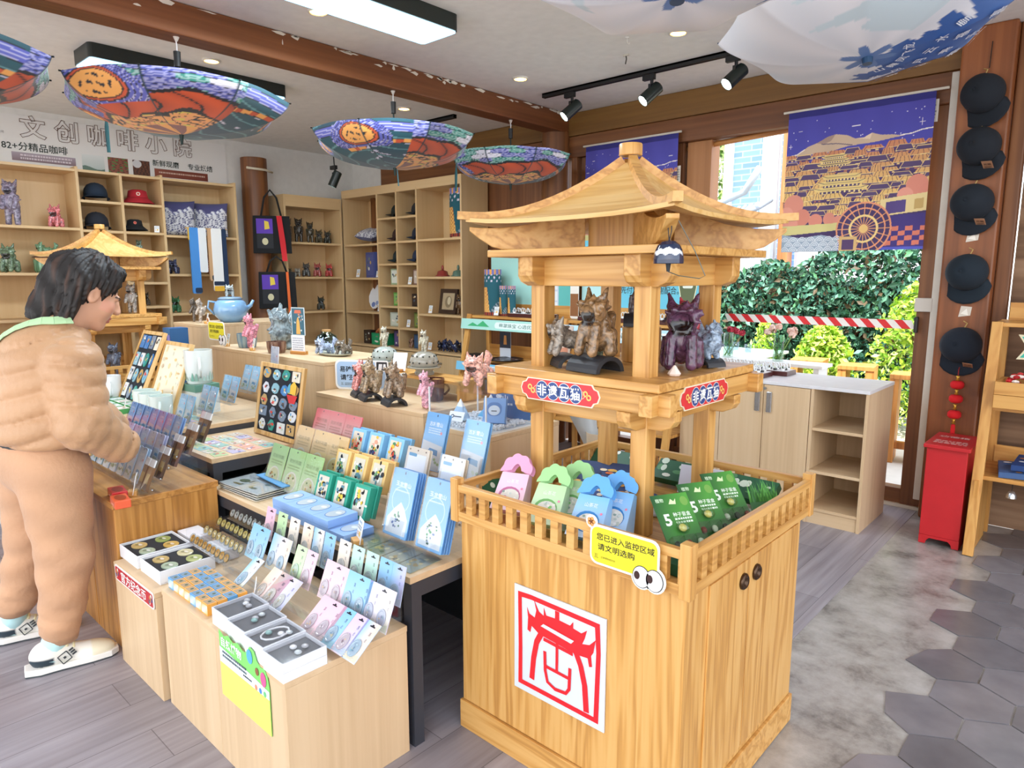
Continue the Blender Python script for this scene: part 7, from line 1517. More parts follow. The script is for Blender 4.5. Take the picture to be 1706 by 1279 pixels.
for lab, x, z in (('price card in the fourth cubby row right', -5.68, 1.425), ('price card in the sixth cubby row right', -5.72, .975), ('price card at the left of the picture frame bay', -5.36, 1.135), ('price card at the bottom of the right bay', -5.38, .755)): price_card((x, 4.62, z), 0, lab, 1.15, False)
figurine(1, (-5.72, 4.7, .755), R(-20), .9, '#8a6a5a', 'brown spiral ornament in the lowest cubby row right', base=False)
def towel(lab, loc, rz, w_, h, mini=False):
 t = thing('printed_towel', lab, 'towel', loc, rz); n = 50
 def col(u, v):
  if v > .88: return lin('#6f74b8') if math.sin(u * 40) > -.3 else lin('#e0a04f')
  if v < .07: return lin('#a9452f') if math.sin(u * 90) > 0 else lin('#2a2430')
  x = u - .3
  if abs(x) < .2 * (1 - v * .9) + .06 and v < .62: return lin('#e9b765') if math.sin(v * 80) * math.sin(u * 60) > -.35 else lin('#a2522f')
  if v < .2 + .1 * math.sin(u * 9): return lin('#8fa0ae') if math.sin(u * 40 + v * 60) > 0 else lin('#31525c')
  if v > .7 and math.sin(u * 33) * math.sin(v * 44) > .55: return lin('#d9d2e2')
  return lin('#1f5a68')
 mb = MB(); mb.grid(lambda u, v: (w_ * .5 * math.cos(PI + PI * u), -w_ * .35 * math.sin(PI * u) , h * v), n, n, col); mb.build('cloth', printed(.85), t, smooth=True); mb = MB(); mb.prism([(w_ * .5 * math.cos(PI + PI * q / 12), -w_ * .35 * math.sin(PI * q / 12)) for q in range(13)], h * .2, h - .002, '#1d4f5c'); mb.build('folded_layers', printed(.85), t); return t
towel('big teal tower-print towel hanging in the top right bay of the cubby shelf', (-4.98, 4.72, 1.895), 0, .27, .46)
S = thing('hanging_scroll', 'pale scroll with small print hanging through the right bay', 'scroll', (-5.02, 4.9, .9)); mb = MB(); mb.at(wallframe((0, 0, 0), '-y')); mb.prism([(-.14, .02), (.14, .02), (.14, .97), (-.14, .97)], -.002, .001, '#e2d6d4'); mb.scribble(-.1, .08, .1, .92, 26, .002, '#9a8f98', random.Random(3)); mb.build('sheet', printed(.7), S); mb = MB(); mb.cyl((-.15, 0, .02), (.15, 0, .02), .008); mb.build('rod', plain('#8a6a4a', .5), S)
for lab, x, z, c in (('red-domed small ornament in the middle right bay', -5.2, 1.51, '#8f3a34'), ('green-grey domed ornament in the middle right bay', -4.97, 1.51, '#5f7a6c')):
 t = thing('dome_ornament', lab, 'ornament', (x, 4.66, z + .002)); mb = MB(); mb.lathe([(.001, 0), (.07, 0), (.075, .008), (.06, .012), (.05, .05), (.02, .062), (.001, .064)], 20, caps=False); mb.build('dome', plain(c, .3), t, smooth=True); mb = MB(); mb.sphere((0, 0, .085), (.014, .014, .028), 10, 8); mb.build('finial', plain(c, .3), t, smooth=True)
t = thing('framed_picture', 'dark square picture frame with a sepia picture in the right bay', 'picture frame', (-5.18, 4.7, 1.139), rot=(R(82), 0, R(-8))); mb = MB(); w_ = .13
for s in (-1, 1): mb.box(s * w_ - .02, s * w_ + .02, 0, .25, -.01, .01); mb.box(-w_ + .02, w_ - .02, .105 + s * .105, .145 + s * .105, -.01, .01)
mb.build('frame', plain('#3a2a22', .4), t); mb = MB(); mb.box(-.11, .11, .03, .22, -.006, .002, '#b5a283'); mb.disc(0, .12, .06, .06, .003, 16, '#8a7a60'); mb.disc(.01, .13, .03, .04, .0034, 12, '#d0c3a4'); mb.build('picture', printed(.5), t)
figurine(2, (-4.95, 4.66, 1.135), R(20), .95, '#6a5238', 'brown carved figure right of the dark picture frame', base=False)
for k in range(6): figurine(3, (-5.27 + .075 * k, 4.68, .755), R(k * 40), .8 + .12 * (k % 2), '#22325c' if k % 2 else '#161b2c', f'dark blue shiny bird ornament, {ORD[k]} from the left at the bottom of the right bay', base=False)
for k, (dx, dy, s, c, kd, w_) in enumerate(((.0, -.15, 1.25, '#a39a86', 0, 'grey-brown'), (.14, -.05, 1.2, '#df8a94', 2, 'pink'), (.2, .12, 1.1, '#8f8a84', 2, 'grey'), (-.12, .05, 1.2, '#4a463e', 0, 'black'))): figurine(kd, (-6.01 + dx, 1.84 + dy, 1.222), R(30), s, c, f'{w_} beast on the shelf of the far kiosk, {ORD[k]} in its group', base=False)
for k, (dx, dy, s, c, w_) in enumerate(((.1, -.2, 1.0, '#5a6a48', 'mossy green'), (.23, -.05, 1.2, '#5a6478', 'slate blue'), (.28, .18, 1.2, '#8a8880', 'grey'), (.2, .28, 1.2, '#3a3a38', 'black'))): figurine(2, (-6.01 + dx, 1.84 + dy, .752), R(30), s, c, f'{w_} standing beast in the tray of the far kiosk, {ORD[k]} along the front', base=False)
# goods in the near kiosk
ZF = .7495
def gift_bag(lab, loc, rz, c, cd, seed, tilt=R(30)):
 t = thing('gift_bag', lab, 'gift bag', Vector(loc) + Vector((0, 0, .017)), rot=(-tilt, 0, rz)); w_, d, h = .105, .05, .125; r = random.Random(seed)
 mb = MB(); V0 = [(-w_ / 2, -d, 0), (w_ / 2, -d, 0), (w_ / 2, d * .6, 0), (-w_ / 2, d * .6, 0)]; V1 = [(-w_ / 2, -d * .45, h), (w_ / 2, -d * .45, h), (w_ / 2, d * .1, h), (-w_ / 2, d * .1, h)]
 V1 = [(x * .88, y, z) for x, y, z in V1]; mb.add(V0 + V1, [(0, 3, 2, 1), (4, 5, 6, 7)], c)
 for i in range(4): j = (i + 1) % 4; mb.quad([V0[i], V0[j], V1[j], V1[i]], [mixc(lin(c), (1, 1, 1), .45), mixc(lin(c), (1, 1, 1), .35), c, c])
 mb.build('bag_body', printed(.45), t, bevel=.002)
 for s, y in ((0, -.0225), (1, .005)):
  mb = MB(); o = []; i_ = []
  for k in range(25): a = PI * k / 24; q = 1 + .12 * abs(math.sin(a * 4.5)); o.append((.05 * math.cos(a) * q, .004 + .058 * math.sin(a) * q)); i_.append((.016 * math.cos(a), .012 + .017 * math.sin(a) * (1 - .25 * math.cos(a * 2))))
  n = 25; vs = [(x, 0, z) for x, z in o + i_] + [(x, .003, z) for x, z in o + i_]; fs = [(k, k + 1, n + k + 1, n + k) for k in range(n - 1)] + [(2 * n + n + k, 2 * n + n + k + 1, 2 * n + k + 1, 2 * n + k) for k in range(n - 1)] + [(k + 1, k, 2 * n + k, 2 * n + k + 1) for k in range(n - 1)] + [(n + k, n + k + 1, 3 * n + k + 1, 3 * n + k) for k in range(n - 1)]
  mb.at(T(0, y, h - .003) @ RX(R(4 if s else -2))).add(vs, fs, mixc(lin(c), lin(cd), .5)); mb.build('scalloped_handle', printed(.35, .2), t)
 M = T(0, -d - .0009, 0) @ RX(PI / 2 - math.atan(.0275 / h)); mb = MB(); mb.at(M); mb.prism([(.037 * math.cos(a / 8 * PI + PI / 8) * (1.0), .048 + .032 * math.sin(a / 8 * PI + PI / 8)) for a in range(0, 16, 1)], -.0005, .0005, mixc(lin(cd), (0, 0, 0), .25)); mb.disc(.003, .045, .032, .027, .001, 20, '#dedbd2')
 for q in range(16): mb.disc(r.uniform(-.022, .026), .045 + r.uniform(-.02, .02), .005, .004, .0014 + q * .0001, 7, r.choice(['#e9e6dc', '#bfc6bb', cd, '#cfd6d0', '#f3efe8', '#8fa59a']))
 mb.text('山茶花', 0, .098, .013, .001, mixc(lin(c), (1, 1, 1), .7), .01); mb.disc(.036, .076, .004, .004, .001, 8, '#e58aa8'); mb.build('window_print', printed(.35), t); return t
gift_bag('pink paper gift bag with scalloped handle in the near kiosk tray', (-1.395, 1.52, ZF), R(18), '#eebcd6', '#d77fae', 1)
gift_bag('pale green paper gift bag with scalloped handle, front one in the near kiosk tray', (-1.235, 1.505, ZF), R(14), '#b5dfa6', '#86c878', 2); gift_bag('pale green paper gift bag standing behind the front green one', (-1.205, 1.585, ZF), R(14), '#b5dfa6', '#86c878', 3)
gift_bag('sky blue paper gift bag with scalloped handle, front one beside the yellow notice', (-1.08, 1.50, ZF), R(12), '#78b8ee', '#3f92dc', 4); gift_bag('sky blue paper gift bag standing behind the front blue one', (-1.05, 1.58, ZF), R(12), '#78b8ee', '#3f92dc', 5)
for k in range(3):
 t = thing('seed_card', f'dark green blister card with seed jars on the right of the kiosk tray, {["nearest","middle","furthest"][k]}', 'blister card', (-.805, 1.58 + k * .145, ZF + .036), rot=(PI / 2 - R(44), 0, R(62))); w_, h = .115, .17
 mb = MB(); mb.box(-w_ / 2, w_ / 2, 0, h, -.002, 0, '#3f6a35'); mb.quad([(-w_ / 2, 0, .0004), (w_ / 2, 0, .0004), (w_ / 2, h, .0004), (-w_ / 2, h, .0004)], ['#3f7a3a', '#2a5a34', '#4f9a3a', '#1d4a2c']); mb.text('5', -.03, .095, .035, .001, '#e9f2e6', .03); mb.text('种子盲盒', .018, .108, .013, .001, '#e9f2e6', .01); mb.scribble(-.008, .08, .045, .1, 2, .001, '#dfeedd', random.Random(k)); mb.text('植物', -.035, .153, .012, .001, '#cfe6c6', .01); mb.disc(.04, .145, .012, .014, .001, 16, '#6f9f4a'); mb.poly([(-.01, .14), (.0, .155), (.008, .147), (.016, .155), (.012, .138)], .001, '#cfe0b0'); mb.build('card', printed(.35), t)
 mb = MB(); mb.sphere((0, .068, .012), (.02, .02, .014), 14, 8);
 for q in range(3): mb.box(-.052 + q * .036, -.02 + q * .036, .006, .04, .001, .026)
 mb.build('blister', acrylic('#eef6ee', 'blister', 1.6), t); mb = MB(); mb.sphere((0, .066, .009), (.012, .012, .007), 10, 6, '#d9c86a')
 for q in range(3): mb.sphere((-.036 + q * .036, .02, .012), (.009, .011, .008), 8, 6, ['#20301f', '#8a3a30', '#d9dfd2'][(q + k) % 3])
 mb.build('seeds', printed(.5), t, smooth=True)
def slab(name, lab, cat, loc, rot, d, c, pat=None, n=12, mat=None):
 t = thing(name, lab, cat, loc, rot=rot); r = random.Random(lab); mb = MB(); mb.cbox((0, 0, d[2] / 2), d, c);
 for q in range(n if pat else 0): x = r.uniform(-d[0] * .42, d[0] * .42); y = r.uniform(-d[1] * .42, d[1] * .42); mb.disc(x, y, r.uniform(.006, .022), r.uniform(.004, .016), d[2] + .0006 + q * .0001, 9, r.choice(pat))
 mb.build('print' if name != 'carton' else 'carton', mat or printed(.5), t); mb = MB(); mb.cbox((0, 0, -.0006), (d[0] * .98, d[1] * .98, .001), c); mb.build('underside', printed(.6), t); return t
NV = ['#c9903a', '#e2b25a', '#2a3f6a', '#efe0c2', '#cf6a3a', '#1d2c50', '#d9c04a']
slab('cloth_pouch', 'navy cloth pouch with gold pattern lying behind the green gift bags', 'pouch', (-1.33, 1.97, ZF + .04), (R(14), 0, R(20)), (.26, .2, .012), '#2b4472', NV, 22); slab('cloth_pouch', 'navy and cream cloth pouch lying against the front post of the kiosk', 'pouch', (-1.2, 1.83, ZF + .04), (R(10), R(4), R(-12)), (.2, .16, .012), '#34508a', ['#e9dfc8', '#d9a04a', '#c9622f', '#e2d24a', '#22304f', '#f0e6d6'], 26)
slab('feather_pack', 'clear pack with a dark feather lying right of the front kiosk post', 'packet', (-1.02, 1.93, ZF + .012), (R(6), 0, R(25)), (.2, .14, .006), '#cfd6dc', ['#2a3038', '#7a8fae', '#4a5a6a', '#e9ecef', '#b9c9d6'], 18); slab('paper_sheet', 'white paper sheet lying under the feather pack in the kiosk tray', 'paper', (-.93, 2.02, ZF + .002), (0, 0, R(10)), (.22, .16, .002), '#eceef0')
slab('white_envelope', 'white envelope standing at the back of the kiosk tray', 'envelope', (-1.06, 2.13, ZF + .052), (R(70), 0, R(8)), (.15, .1, .004), '#d9dcea')
GP = ['#4f8a5a', '#cfe0cf', '#2f5a40', '#e6ece0']
for k in range(3): slab('seed_carton', f'dark green flat carton under the seed cards on the right of the tray, {["nearest","middle","furthest"][k]}', 'box', (-.83, 1.56 + k * .15, ZF + .001), (0, 0, R(88)), (.14, .12, .03), '#1f5a3c', ['#4f8a5a', '#cfe0cf', '#2f5a40', '#e6ece0'], 8)
for k, (x, y, rz, lab) in enumerate(((-1.50, 1.62, 65, 'dark green flat carton leaning at the left rail of the kiosk tray'), (-1.44, 2.17, 4, 'dark green flat carton at the back left of the kiosk tray'), (-1.17, 2.19, 0, 'dark green flat carton along the back rail behind the posts'), (-.9, 2.175, -3, 'dark green flat carton in the back right corner of the kiosk tray'))): slab('seed_carton', lab, 'box', (x, y, ZF + .034), (R(36), 0, R(rz)), (.18, .09, .03), '#1f5a3c', GP, 8)
t = thing('grass_card', 'green grass-printed card standing at the right rail of the kiosk tray', 'card', (-.80, 2.08, ZF), rot=(PI / 2 - R(30), 0, R(55))); mb = MB(); r = random.Random(3); mb.box(-.05, .05, 0, .08, -.002, 0, '#2f6a34')
for _ in range(60): x = r.uniform(-.048, .048); mb.poly([(x - .003, .05), (x + .003, .05), (x + r.uniform(-.02, .02), .08 + r.uniform(0, .045))], .001, r.choice(['#4fa03a', '#3f8a34', '#6abf4a']))
mb.build('card', printed(.5), t)
t = thing('paper_cup', 'beige paper cup holding a wrapped bouquet behind the kiosk', 'cup', (-1.62, 2.42, .72)) if False else None
ZS = 1.2235
figurine(1, (-1.315, 1.70, ZS), R(-35), 1.05, '#8f877c', 'grey-brown crouching beast on a black tile, left on the near kiosk shelf'); figurine(0, (-1.185, 1.665, ZS), R(-10), 1.3, '#8a6d4c', 'gold-brown beast with a wide round mouth on a black tile, front of the kiosk shelf')
figurine(2, (-1.33, 1.88, ZS), R(-20), .85, '#7f9a84', 'greenish beast standing behind the grey-brown one on the kiosk shelf', base=False)
t = thing('wooden_drum', 'round light wood stand under the big dark beast at the back of the shelf', 'stand', (-1.22, 1.98, ZS)); mb = MB(); mb.lathe([(.001, 0), (.062, 0), (.065, .004), (.065, .11), (.062, .114), (.001, .114)], 28, caps=False); mb.build('drum', pine(2), t, smooth=True, angle=40); mb = MB(); mb.lathe([(.001, .1142), (.057, .1142), (.057, .1155), (.001, .1155)], 24, caps=False); mb.build('top_disc', pine(0), t)
figurine(0, (-1.22, 1.975, ZS + .116), R(30), .98, '#5a545c', 'big dark grey beast on an arched tile on the round wooden stand', bscale=1.15)
figurine(0, (-1.0, 1.85, ZS), R(25), 1.45, '#55354f', 'dark purple roaring beast right of the front kiosk post', base=False); figurine(2, (-1.05, 1.98, ZS), R(10), 1.0, '#b8434f', 'red standing beast behind the dark purple one on the kiosk shelf', base=False); figurine(3, (-.975, 1.99, ZS), R(70), .9, '#8fa5bd', 'blue-white bird figure on a dark tile at the right of the kiosk shelf', bscale=.8)
mb = MB(); r = random.Random(1); mb.at(T(-.96, 1.74, ZS)); mb.lathe([(.001, 0), (.016, 0), (.02, .006), (.004, .028), (.001, .03)], 7, '#e6d8d0', caps=False); mb.build('shell', printed(.4), label='small white shell at the front edge of the kiosk shelf', cat='shell')
S = thing('info_card', 'small printed price board with orange flower behind the left beast on the kiosk shelf', 'price card', (-1.42, 1.80, ZS), R(-20)); mb = MB(); mb.box(-.03, .03, -.01, .012, 0, .014); mb.build('foot', pine(0), S); mb = MB(); mb.at(RX(R(80))); mb.prism([(-.045, .005), (.045, .005), (.045, .12), (-.045, .12)], -.001, .001, '#f1e6de'); mb.text('非遗瓦猫', 0, .1, .014, .0016, '#3a2a2a', .02); mb.disc(.012, .06, .012, .012, .0016, 12, '#eab040'); mb.poly([(-.04, .01), (.04, .01), (.03, .05), (-.02, .04)], .0014, '#e6a58a'); mb.build('card', printed(.4), S)
t = thing('wind_bell', 'dark blue wind bell with a snow mountain hanging from the kiosk roof corner', 'bell', (-.875, 1.535, 1.535));
def bell_col(z, a):
 d = (a - 5.2 + PI) % (2 * PI) - PI
 return '#e9eef4' if abs(d) < 1.25 and .019 + .002 * math.sin(d * 9) < z < .025 + .009 * math.cos(d * 1.25) * (.6 + .4 * abs(math.cos(d * 4))) else '#16284a'
mb = MB(); prof = [(.037, 0), (.0375, .01), (.036, .022), (.033, .033), (.027, .045), (.016, .054), (.002, .058)]; n = 40
mb.grid(lambda u, v: ((lambda q, f: ((prof[q][0] * (1 - f) + prof[min(q + 1, 6)][0] * f) * math.cos(u * 2 * PI), (prof[q][0] * (1 - f) + prof[min(q + 1, 6)][0] * f) * math.sin(u * 2 * PI), prof[q][1] * (1 - f) + prof[min(q + 1, 6)][1] * f))(int(v * 5.999), v * 5.999 - int(v * 5.999))), 60, 36, lambda u, v: lin(bell_col(v * .058, u * 2 * PI))); mb.build('bell', printed(.12, .6), t, smooth=True)
mb = MB(); mb.tube([(0, 0, .056), (-.004, .0, .085), (.006, -.004, .12)], .0012, 5); mb.tube([(0, 0, .056), (.006, .0, .08), (.004, 0, .12)], .0012, 5); mb.tube([(0, 0, .04), (0, 0, -.012)], .001, 5); mb.cyl((0, 0, -.02), (0, 0, -.0), .004, .0065); mb.build('cord', plain('#22262c', .6), t)
mb = MB(); mb.tube([(0, 0, -.02), (.03, 0, -.03), (.075, .02, -.037), (.085, .03, -.03), (.06, .02, .03), (.02, 0, .11)], .0012, 5); mb.build('wire', plain('#6a7068', .4, .5), t)
def ladder_rack(lab, x0, x1, shelves, yb, yt, ztop, seed=0):
 """A-frame: slanted side rails from (yb,0) to (yt,ztop), shelves = [(z, depth)]"""
 t = thing('ladder_rack', lab, 'rack'); yf = lambda z: yb + (yt - yb) * z / ztop; yk = max(yt + .26, yb + .5)
 for x in (x0, x1 - .03): mb = MB(); mb.bar((x + .015, yb, 0), (x + .015, yt, ztop), .03, .05, up=(1, 0, 0)); mb.bar((x + .015, yk, 0), (x + .015, yk - .03, ztop), .03, .04, up=(1, 0, 0)); mb.build('side_rail', ladderw(2), t, bevel=.002)
 for z, d in shelves: mb = MB(); mb.box(x0 - .004, x1 + .004, yf(z) + .0, yk - .02, z - .022, z); mb.build('shelf', ladderw(0), t, bevel=.002); mb = MB(); mb.box(x0 + .03, x1 - .03, yk - .035, yk - .02, z + .001, z + .1); mb.build('back_rail', ladderw(0), t)
 return t
ladder_rack('pine ladder rack with teal board and printed towels, left of the pair at the back', -4.42, -3.40, [(1.17, .3), (.80, .4), (.42, .45)], 4.02, 4.27, 1.18)
ladder_rack('pine ladder rack with a cyan price board, behind the near kiosk shelf', -3.34, -2.295, [(1.17, .3), (.80, .4), (.42, .45)], 4.02, 4.27, 1.18)
def strip(lab, x0, x1, z0, z1, y, c, txt, logo):
 S = thing('shelf_label', lab, 'sign', ((x0 + x1) / 2, y, z0), rot=(R(-10), 0, 0)); w_ = x1 - x0; h = z1 - z0; mb = MB(); mb.at(wallframe((0, 0, 0), '-y')); mb.prism([(-w_ / 2, 0), (w_ / 2, 0), (w_ / 2, h), (-w_ / 2, h)], -.001, .001, c); mb.poly(rrect(w_ * .5, h * .6, h * .28, 4, w_ * .15, h / 2), .0016, mixc(lin(c), (1, 1, 1), .6)); mb.build('strip', printed(.4), S)
 mb = MB(); mb.at(wallframe((0, 0, 0), '-y')); mb.text(txt, w_ * .15, h / 2, h * .38, .0022, '#5f8a86', .01, w=w_ * .4)
 if logo: mb.poly([(-w_ * .42, h * .3), (-w_ * .36, h * .65), (-w_ * .3, h * .4), (-w_ * .24, h * .85), (-w_ * .16, h * .3)], .0022, '#3fae74')
 mb.build('print', printed(.4), S)
strip('mint shelf label with green hills on the left ladder rack', -4.45, -3.42, 1.055, 1.145, 4.195, '#a9ded3', '翡翠珠宝 心选优选', True); strip('light blue shelf label on the cyan-board ladder rack', -3.33, -2.23, 1.03, 1.14, 4.19, '#b5dcef', '银器首饰 手作', False)
strip('bright blue shelf label low on the left ladder rack', -4.42, -3.42, .70, .775, 4.10, '#7fc8ea', '古城手作银饰', False); strip('bright blue shelf label low on the cyan-board ladder rack', -3.33, -2.23, .70, .775, 4.10, '#5ab4e2', '银匠', False)
S = thing('backing_board', 'plain mint backing board standing on the left ladder rack', 'board', (-4.0, 4.50, 1.172)); mb = MB(); mb.at(wallframe((0, 0, 0), '-y')); mb.prism([(-.36, 0), (.12, 0), (.12, .56), (-.36, .56)], -.003, .003, '#a5d9d2'); mb.build('board', printed(.5), S)
mb = MB(); mb.at(wallframe((0, 0, 0), '-y')); mb.prism([(.125, 0), (.56, 0), (.56, .56), (.125, .56)], -.003, .003, '#5fb8b4'); mb.poly([(.14, .03), (.42, .03), (.42, .54), (.14, .54)], .0036, '#c3cfe0'); r = random.Random(1)
for j in range(3):
 for i in range(4): x = .155 + i * .066; y = .05 + j * .09; mb.poly([(x, y), (x + .055, y), (x + .055, y + .075), (x, y + .075)], .0042, '#e3e6ea')
for i in range(4): x = .16 + i * .065; mb.poly([(x, .36), (x + .04, .36), (x + .04, .5), (x, .5)], .0042, '#2f3f78')
mb.build('poster', printed(.5), S)
S = thing('price_board', 'cyan price board with a man silhouette standing on the rear ladder rack', 'board', (-2.78, 4.50, 1.172)); mb = MB(); mb.at(wallframe((0, 0, 0), '-y')); mb.prism([(-.56, 0), (.56, 0), (.56, .62), (-.56, .62)], -.003, .003, '#6cc7e2'); mb.poly([(-.56, 0), (-.2, 0), (-.2, .4), (-.56, .3)], .0034, '#b9e3e6'); mb.poly([(.49, 0), (.56, 0), (.56, .62), (.49, .62)], .0034, '#49b3c9'); mb.build('board', printed(.5), S)
mb = MB(); mb.at(wallframe((0, 0, 0), '-y')); mb.text('一旦售出', .16, .42, .07, .004, '#d8483c', .02, w=.32); mb.text('本品贵重', -.12, .41, .05, .004, '#3a4a4a'); mb.text('（售价：39', -.08, .33, .055, .004, '#2f4a50', .01); mb.text('请先付款再戴', -.08, .235, .055, .004, '#2f4a50', .01, w=.32); mb.text('谢谢配合。', .2, .235, .055, .004, '#2f4a50', .01, w=.22)
for k_, (s, c, z) in enumerate(((1.14, '#e9eec9', .0045), (1.0, '#5f6b4a', .005))):
 mb.poly([(.38 + x * s, .18 + (y - .18) * s) for x, y in ((-.14, .06), (-.06, .12), (-.045, .16), (-.065, .26), (-.06, .36), (-.03, .395), (.03, .395), (.06, .36), (.065, .26), (.045, .16), (.06, .12), (.14, .06))], z, c)
mb.poly(rrect(.08, .075, .012, 3, .38, .29), .0056, '#e6efe2'); mb.build('print', printed(.5), S)
S = thing('bottle_standee', 'narrow white and brown beast standee between the two ladder boards', 'ornament', (-3.37, 4.44, 1.172)); mb = MB(); mb.at(wallframe((0, 0, 0), '-y')); mb.prism(rrect(.085, .5, .02, 3, 0, .25), -.002, .002, '#e9e6de'); mb.poly([(-.04, .02), (.04, .02), (.04, .2), (-.04, .2)], .003, '#8a5a34'); mb.ring(0, .33, .015, .03, .003, 14, '#4a4a4a'); mb.poly([(-.03, .42), (.03, .42), (.02, .46), (-.02, .46)], .003, '#2a2a2a'); mb.build('standee', printed(.4), S)
towel('big teal tower-print towel standing rolled on the left ladder rack', (-4.24, 4.4, 1.172), 0, .19, .4)
for k, x in enumerate((-4.08, -3.98)): towel(f'small teal tower-print towel roll, {["left","right"][k]} of two on the left ladder rack', (x, 4.36, 1.172), 0, .085, .26)
price_card((-4.1, 4.28, 1.172), 0, 'white price card before the towel rolls on the ladder rack', 1.1, False)
def ring_tray(lab, x0, x1, y0, y1, z, n, seed, rows=2):
 t = thing('jewellery_tray', lab, 'tray', ((x0 + x1) / 2, (y0 + y1) / 2, z)); w_ = (x1 - x0) / 2; l = (y1 - y0) / 2; r = random.Random(seed); mb = MB(); mb.box(-w_, w_, -l, l, 0, .03, '#4a1f1c'); mb.box(-w_ + .008, w_ - .008, -l + .008, l - .008, .03, .032, '#d9dadb'); mb.build('tray', printed(.35), t, bevel=.003)
 for j in range(rows):
  for i in range(n):
   x = -w_ + .02 + (2 * w_ - .04) * (i + .5) / n + r.uniform(-.006, .006); y = -l + .02 + (2 * l - .04) * (j + .5) / rows; mb = MB(); mb.at(T(x, y, .0322)); mb.cyl((0, 0, 0), (0, 0, .012), .012, n=10, col='#1a1a1c' if (i + j) % 2 else '#e9ecee'); mb.tube([(.013 * math.cos(a / 8 * PI), 0, .012 + .03 * math.sin(a / 8 * PI)) for a in range(9)], .003, 6, '#e3e7ea'); mb.build('ring_holder', printed(.2, .3), t)
ring_tray('dark tray of silver rings along the top of the left ladder rack', -3.95, -3.5, 4.27, 4.4, 1.172, 8, 1); ring_tray('long dark tray of silver rings before the cyan price board', -3.22, -2.34, 4.285, 4.42, 1.172, 15, 2)
S = thing('black_plate', 'flat black plate with blue pattern on the left ladder rack', 'plate', (-3.95, 4.25, .802)); mb = MB(); mb.lathe([(.001, 0), (.13, 0), (.15, .012), (.148, .016), (.12, .008), (.001, .008)], 28, '#16191f', caps=False)
for q in range(12): mb.disc(.09 * math.cos(q * .52), .09 * math.sin(q * .52), .016, .01, .0085, 8, ['#4a5f8f', '#c9cfd6', '#2f3f6a'][q % 3])
mb.build('plate', printed(.3), S)
slab('black_box', 'low black box at the left end of the left ladder rack', 'box', (-4.3, 4.25, .802), (0, 0, 0), (.16, .12, .03), '#17181b')
S = thing('picture_stand', 'small dark picture card of a lit tower on the left ladder rack', 'card', (-4.06, 4.36, .802), R(5)); mb = MB(); mb.at(wallframe((0, 0, 0), '-y')); mb.prism([(-.06, 0), (.06, 0), (.06, .23), (-.06, .23)], -.002, .002, '#c3c9d2'); mb.poly([(-.06, .09), (.06, .09), (.06, .23), (-.06, .23)], .0026, '#2a2f3c'); mb.poly([(-.018, .12), (.018, .12), (.012, .2), (-.012, .2)], .0032, '#c98a4a'); mb.build('card', printed(.4), S)
S = thing('wrapped_bouquet', 'silver-grey wrapped bouquet leaning in a beige paper cup behind the kiosk', 'bouquet', (-2.02, 2.9, .5)); mb = MB(); mb.at(RY(R(-22))); mb.lathe([(.03, .05), (.05, .2), (.11, .5), (.15, .56)], 16, '#b9c0c4', caps=False); mb.build('wrapping', printed(.3), S, smooth=True); mb = MB(); mb.lathe([(.001, 0), (.06, 0), (.075, .2), (.072, .2), (.057, .01), (.001, .01)], 20, '#d9cbb4', caps=False); mb.build('paper_cup', printed(.7), S, smooth=True, angle=50)
box_unit('low pale wood box behind the near kiosk holding the paper cup', -2.2, -1.75, 2.72, 3.1, .5)
# white-topped cabinet, hat post and red box
CX0, CXm, CX1, CY0, CY1, CZ = -2.28, -1.41, -1.085, 4.227, 4.75, .857
t = thing('open_cabinet', 'pale cabinet with white top, two doors and three open cubbies at its right end', 'cabinet'); pw = shelfw(2)
mb = MB(); mb.box(CX0, CXm, CY0 + .02, CY1, .0, CZ - .021); mb.build('carcass', pale(2), t)
mb = MB(); mb.box(CX0 - .002, CX1 + .003, CY0 - .004, CY1 + .002, CZ - .0205, CZ); mb.build('worktop', plain('#dcdce0', .35), t, bevel=.002)
for x in (CXm + .0005, CX1 - .018): mb = MB(); mb.box(x, x + .0175, CY0, CY1, 0, CZ - .021); mb.build('side_panel', pale(2), t, bevel=.001)
mb = MB(); mb.box(CXm + .0185, CX1 - .0185, CY1 - .015, CY1 - .002, 0, CZ - .021); mb.build('back_panel', pale(2), t)
for z in (.6, .335, .1): mb = MB(); mb.box(CXm + .0185, CX1 - .0185, CY0 + .004, CY1 - .016, z - .018, z); mb.build('shelf', pale(0), t, bevel=.001)
mb = MB(); mb.box(CXm + .0185, CX1 - .0185, CY0 + .01, CY0 + .025, 0, .08); mb.build('toe_board', pale(0), t)
xs = [-2.275, -1.99, -1.70, -1.412]
for k in range(3):
 mb = MB(); mb.box(xs[k] + .002, xs[k + 1] - .002, CY0, CY0 + .018, .07, CZ - .024); d_ = mb.build('door', pale(2), t, bevel=.0015)
 hx = xs[k + 1] - .035 if k != 2 else xs[k] + .04
 mb = MB(); mb.box(hx - .016, hx + .016, CY0 - .012, CY0 - .001, .66, .79); mb.build('handle', plain('#b9bec6', .25, .8), d_, bevel=.003)
 if k == 2: mb = MB(); mb.cyl((hx - .03, CY0 - .001, .81), (hx - .03, CY0 - .01, .81), .009); mb.build('lock', plain('#a9adb2', .3, .8), d_)
ring_tray('dark red tray of black and white ring stands on the white cabinet top, front one', -2.2, -1.74, 4.3, 4.46, CZ, 9, 3, 3); ring_tray('dark red tray of black and white ring stands on the white cabinet top, rear one', -2.24, -1.66, 4.5, 4.66, CZ + .0005, 11, 4, 3)
b_ = thing('outdoor_bench', 'narrow white ledge outside the window holding the flower vases', 'bench', (-2.15, 5.42, -.04)); mb = MB(); mb.box(-.45, .45, -.12, .12, .86, .885); mb.build('top', plain('#e6e9ec', .4), b_, bevel=.003)
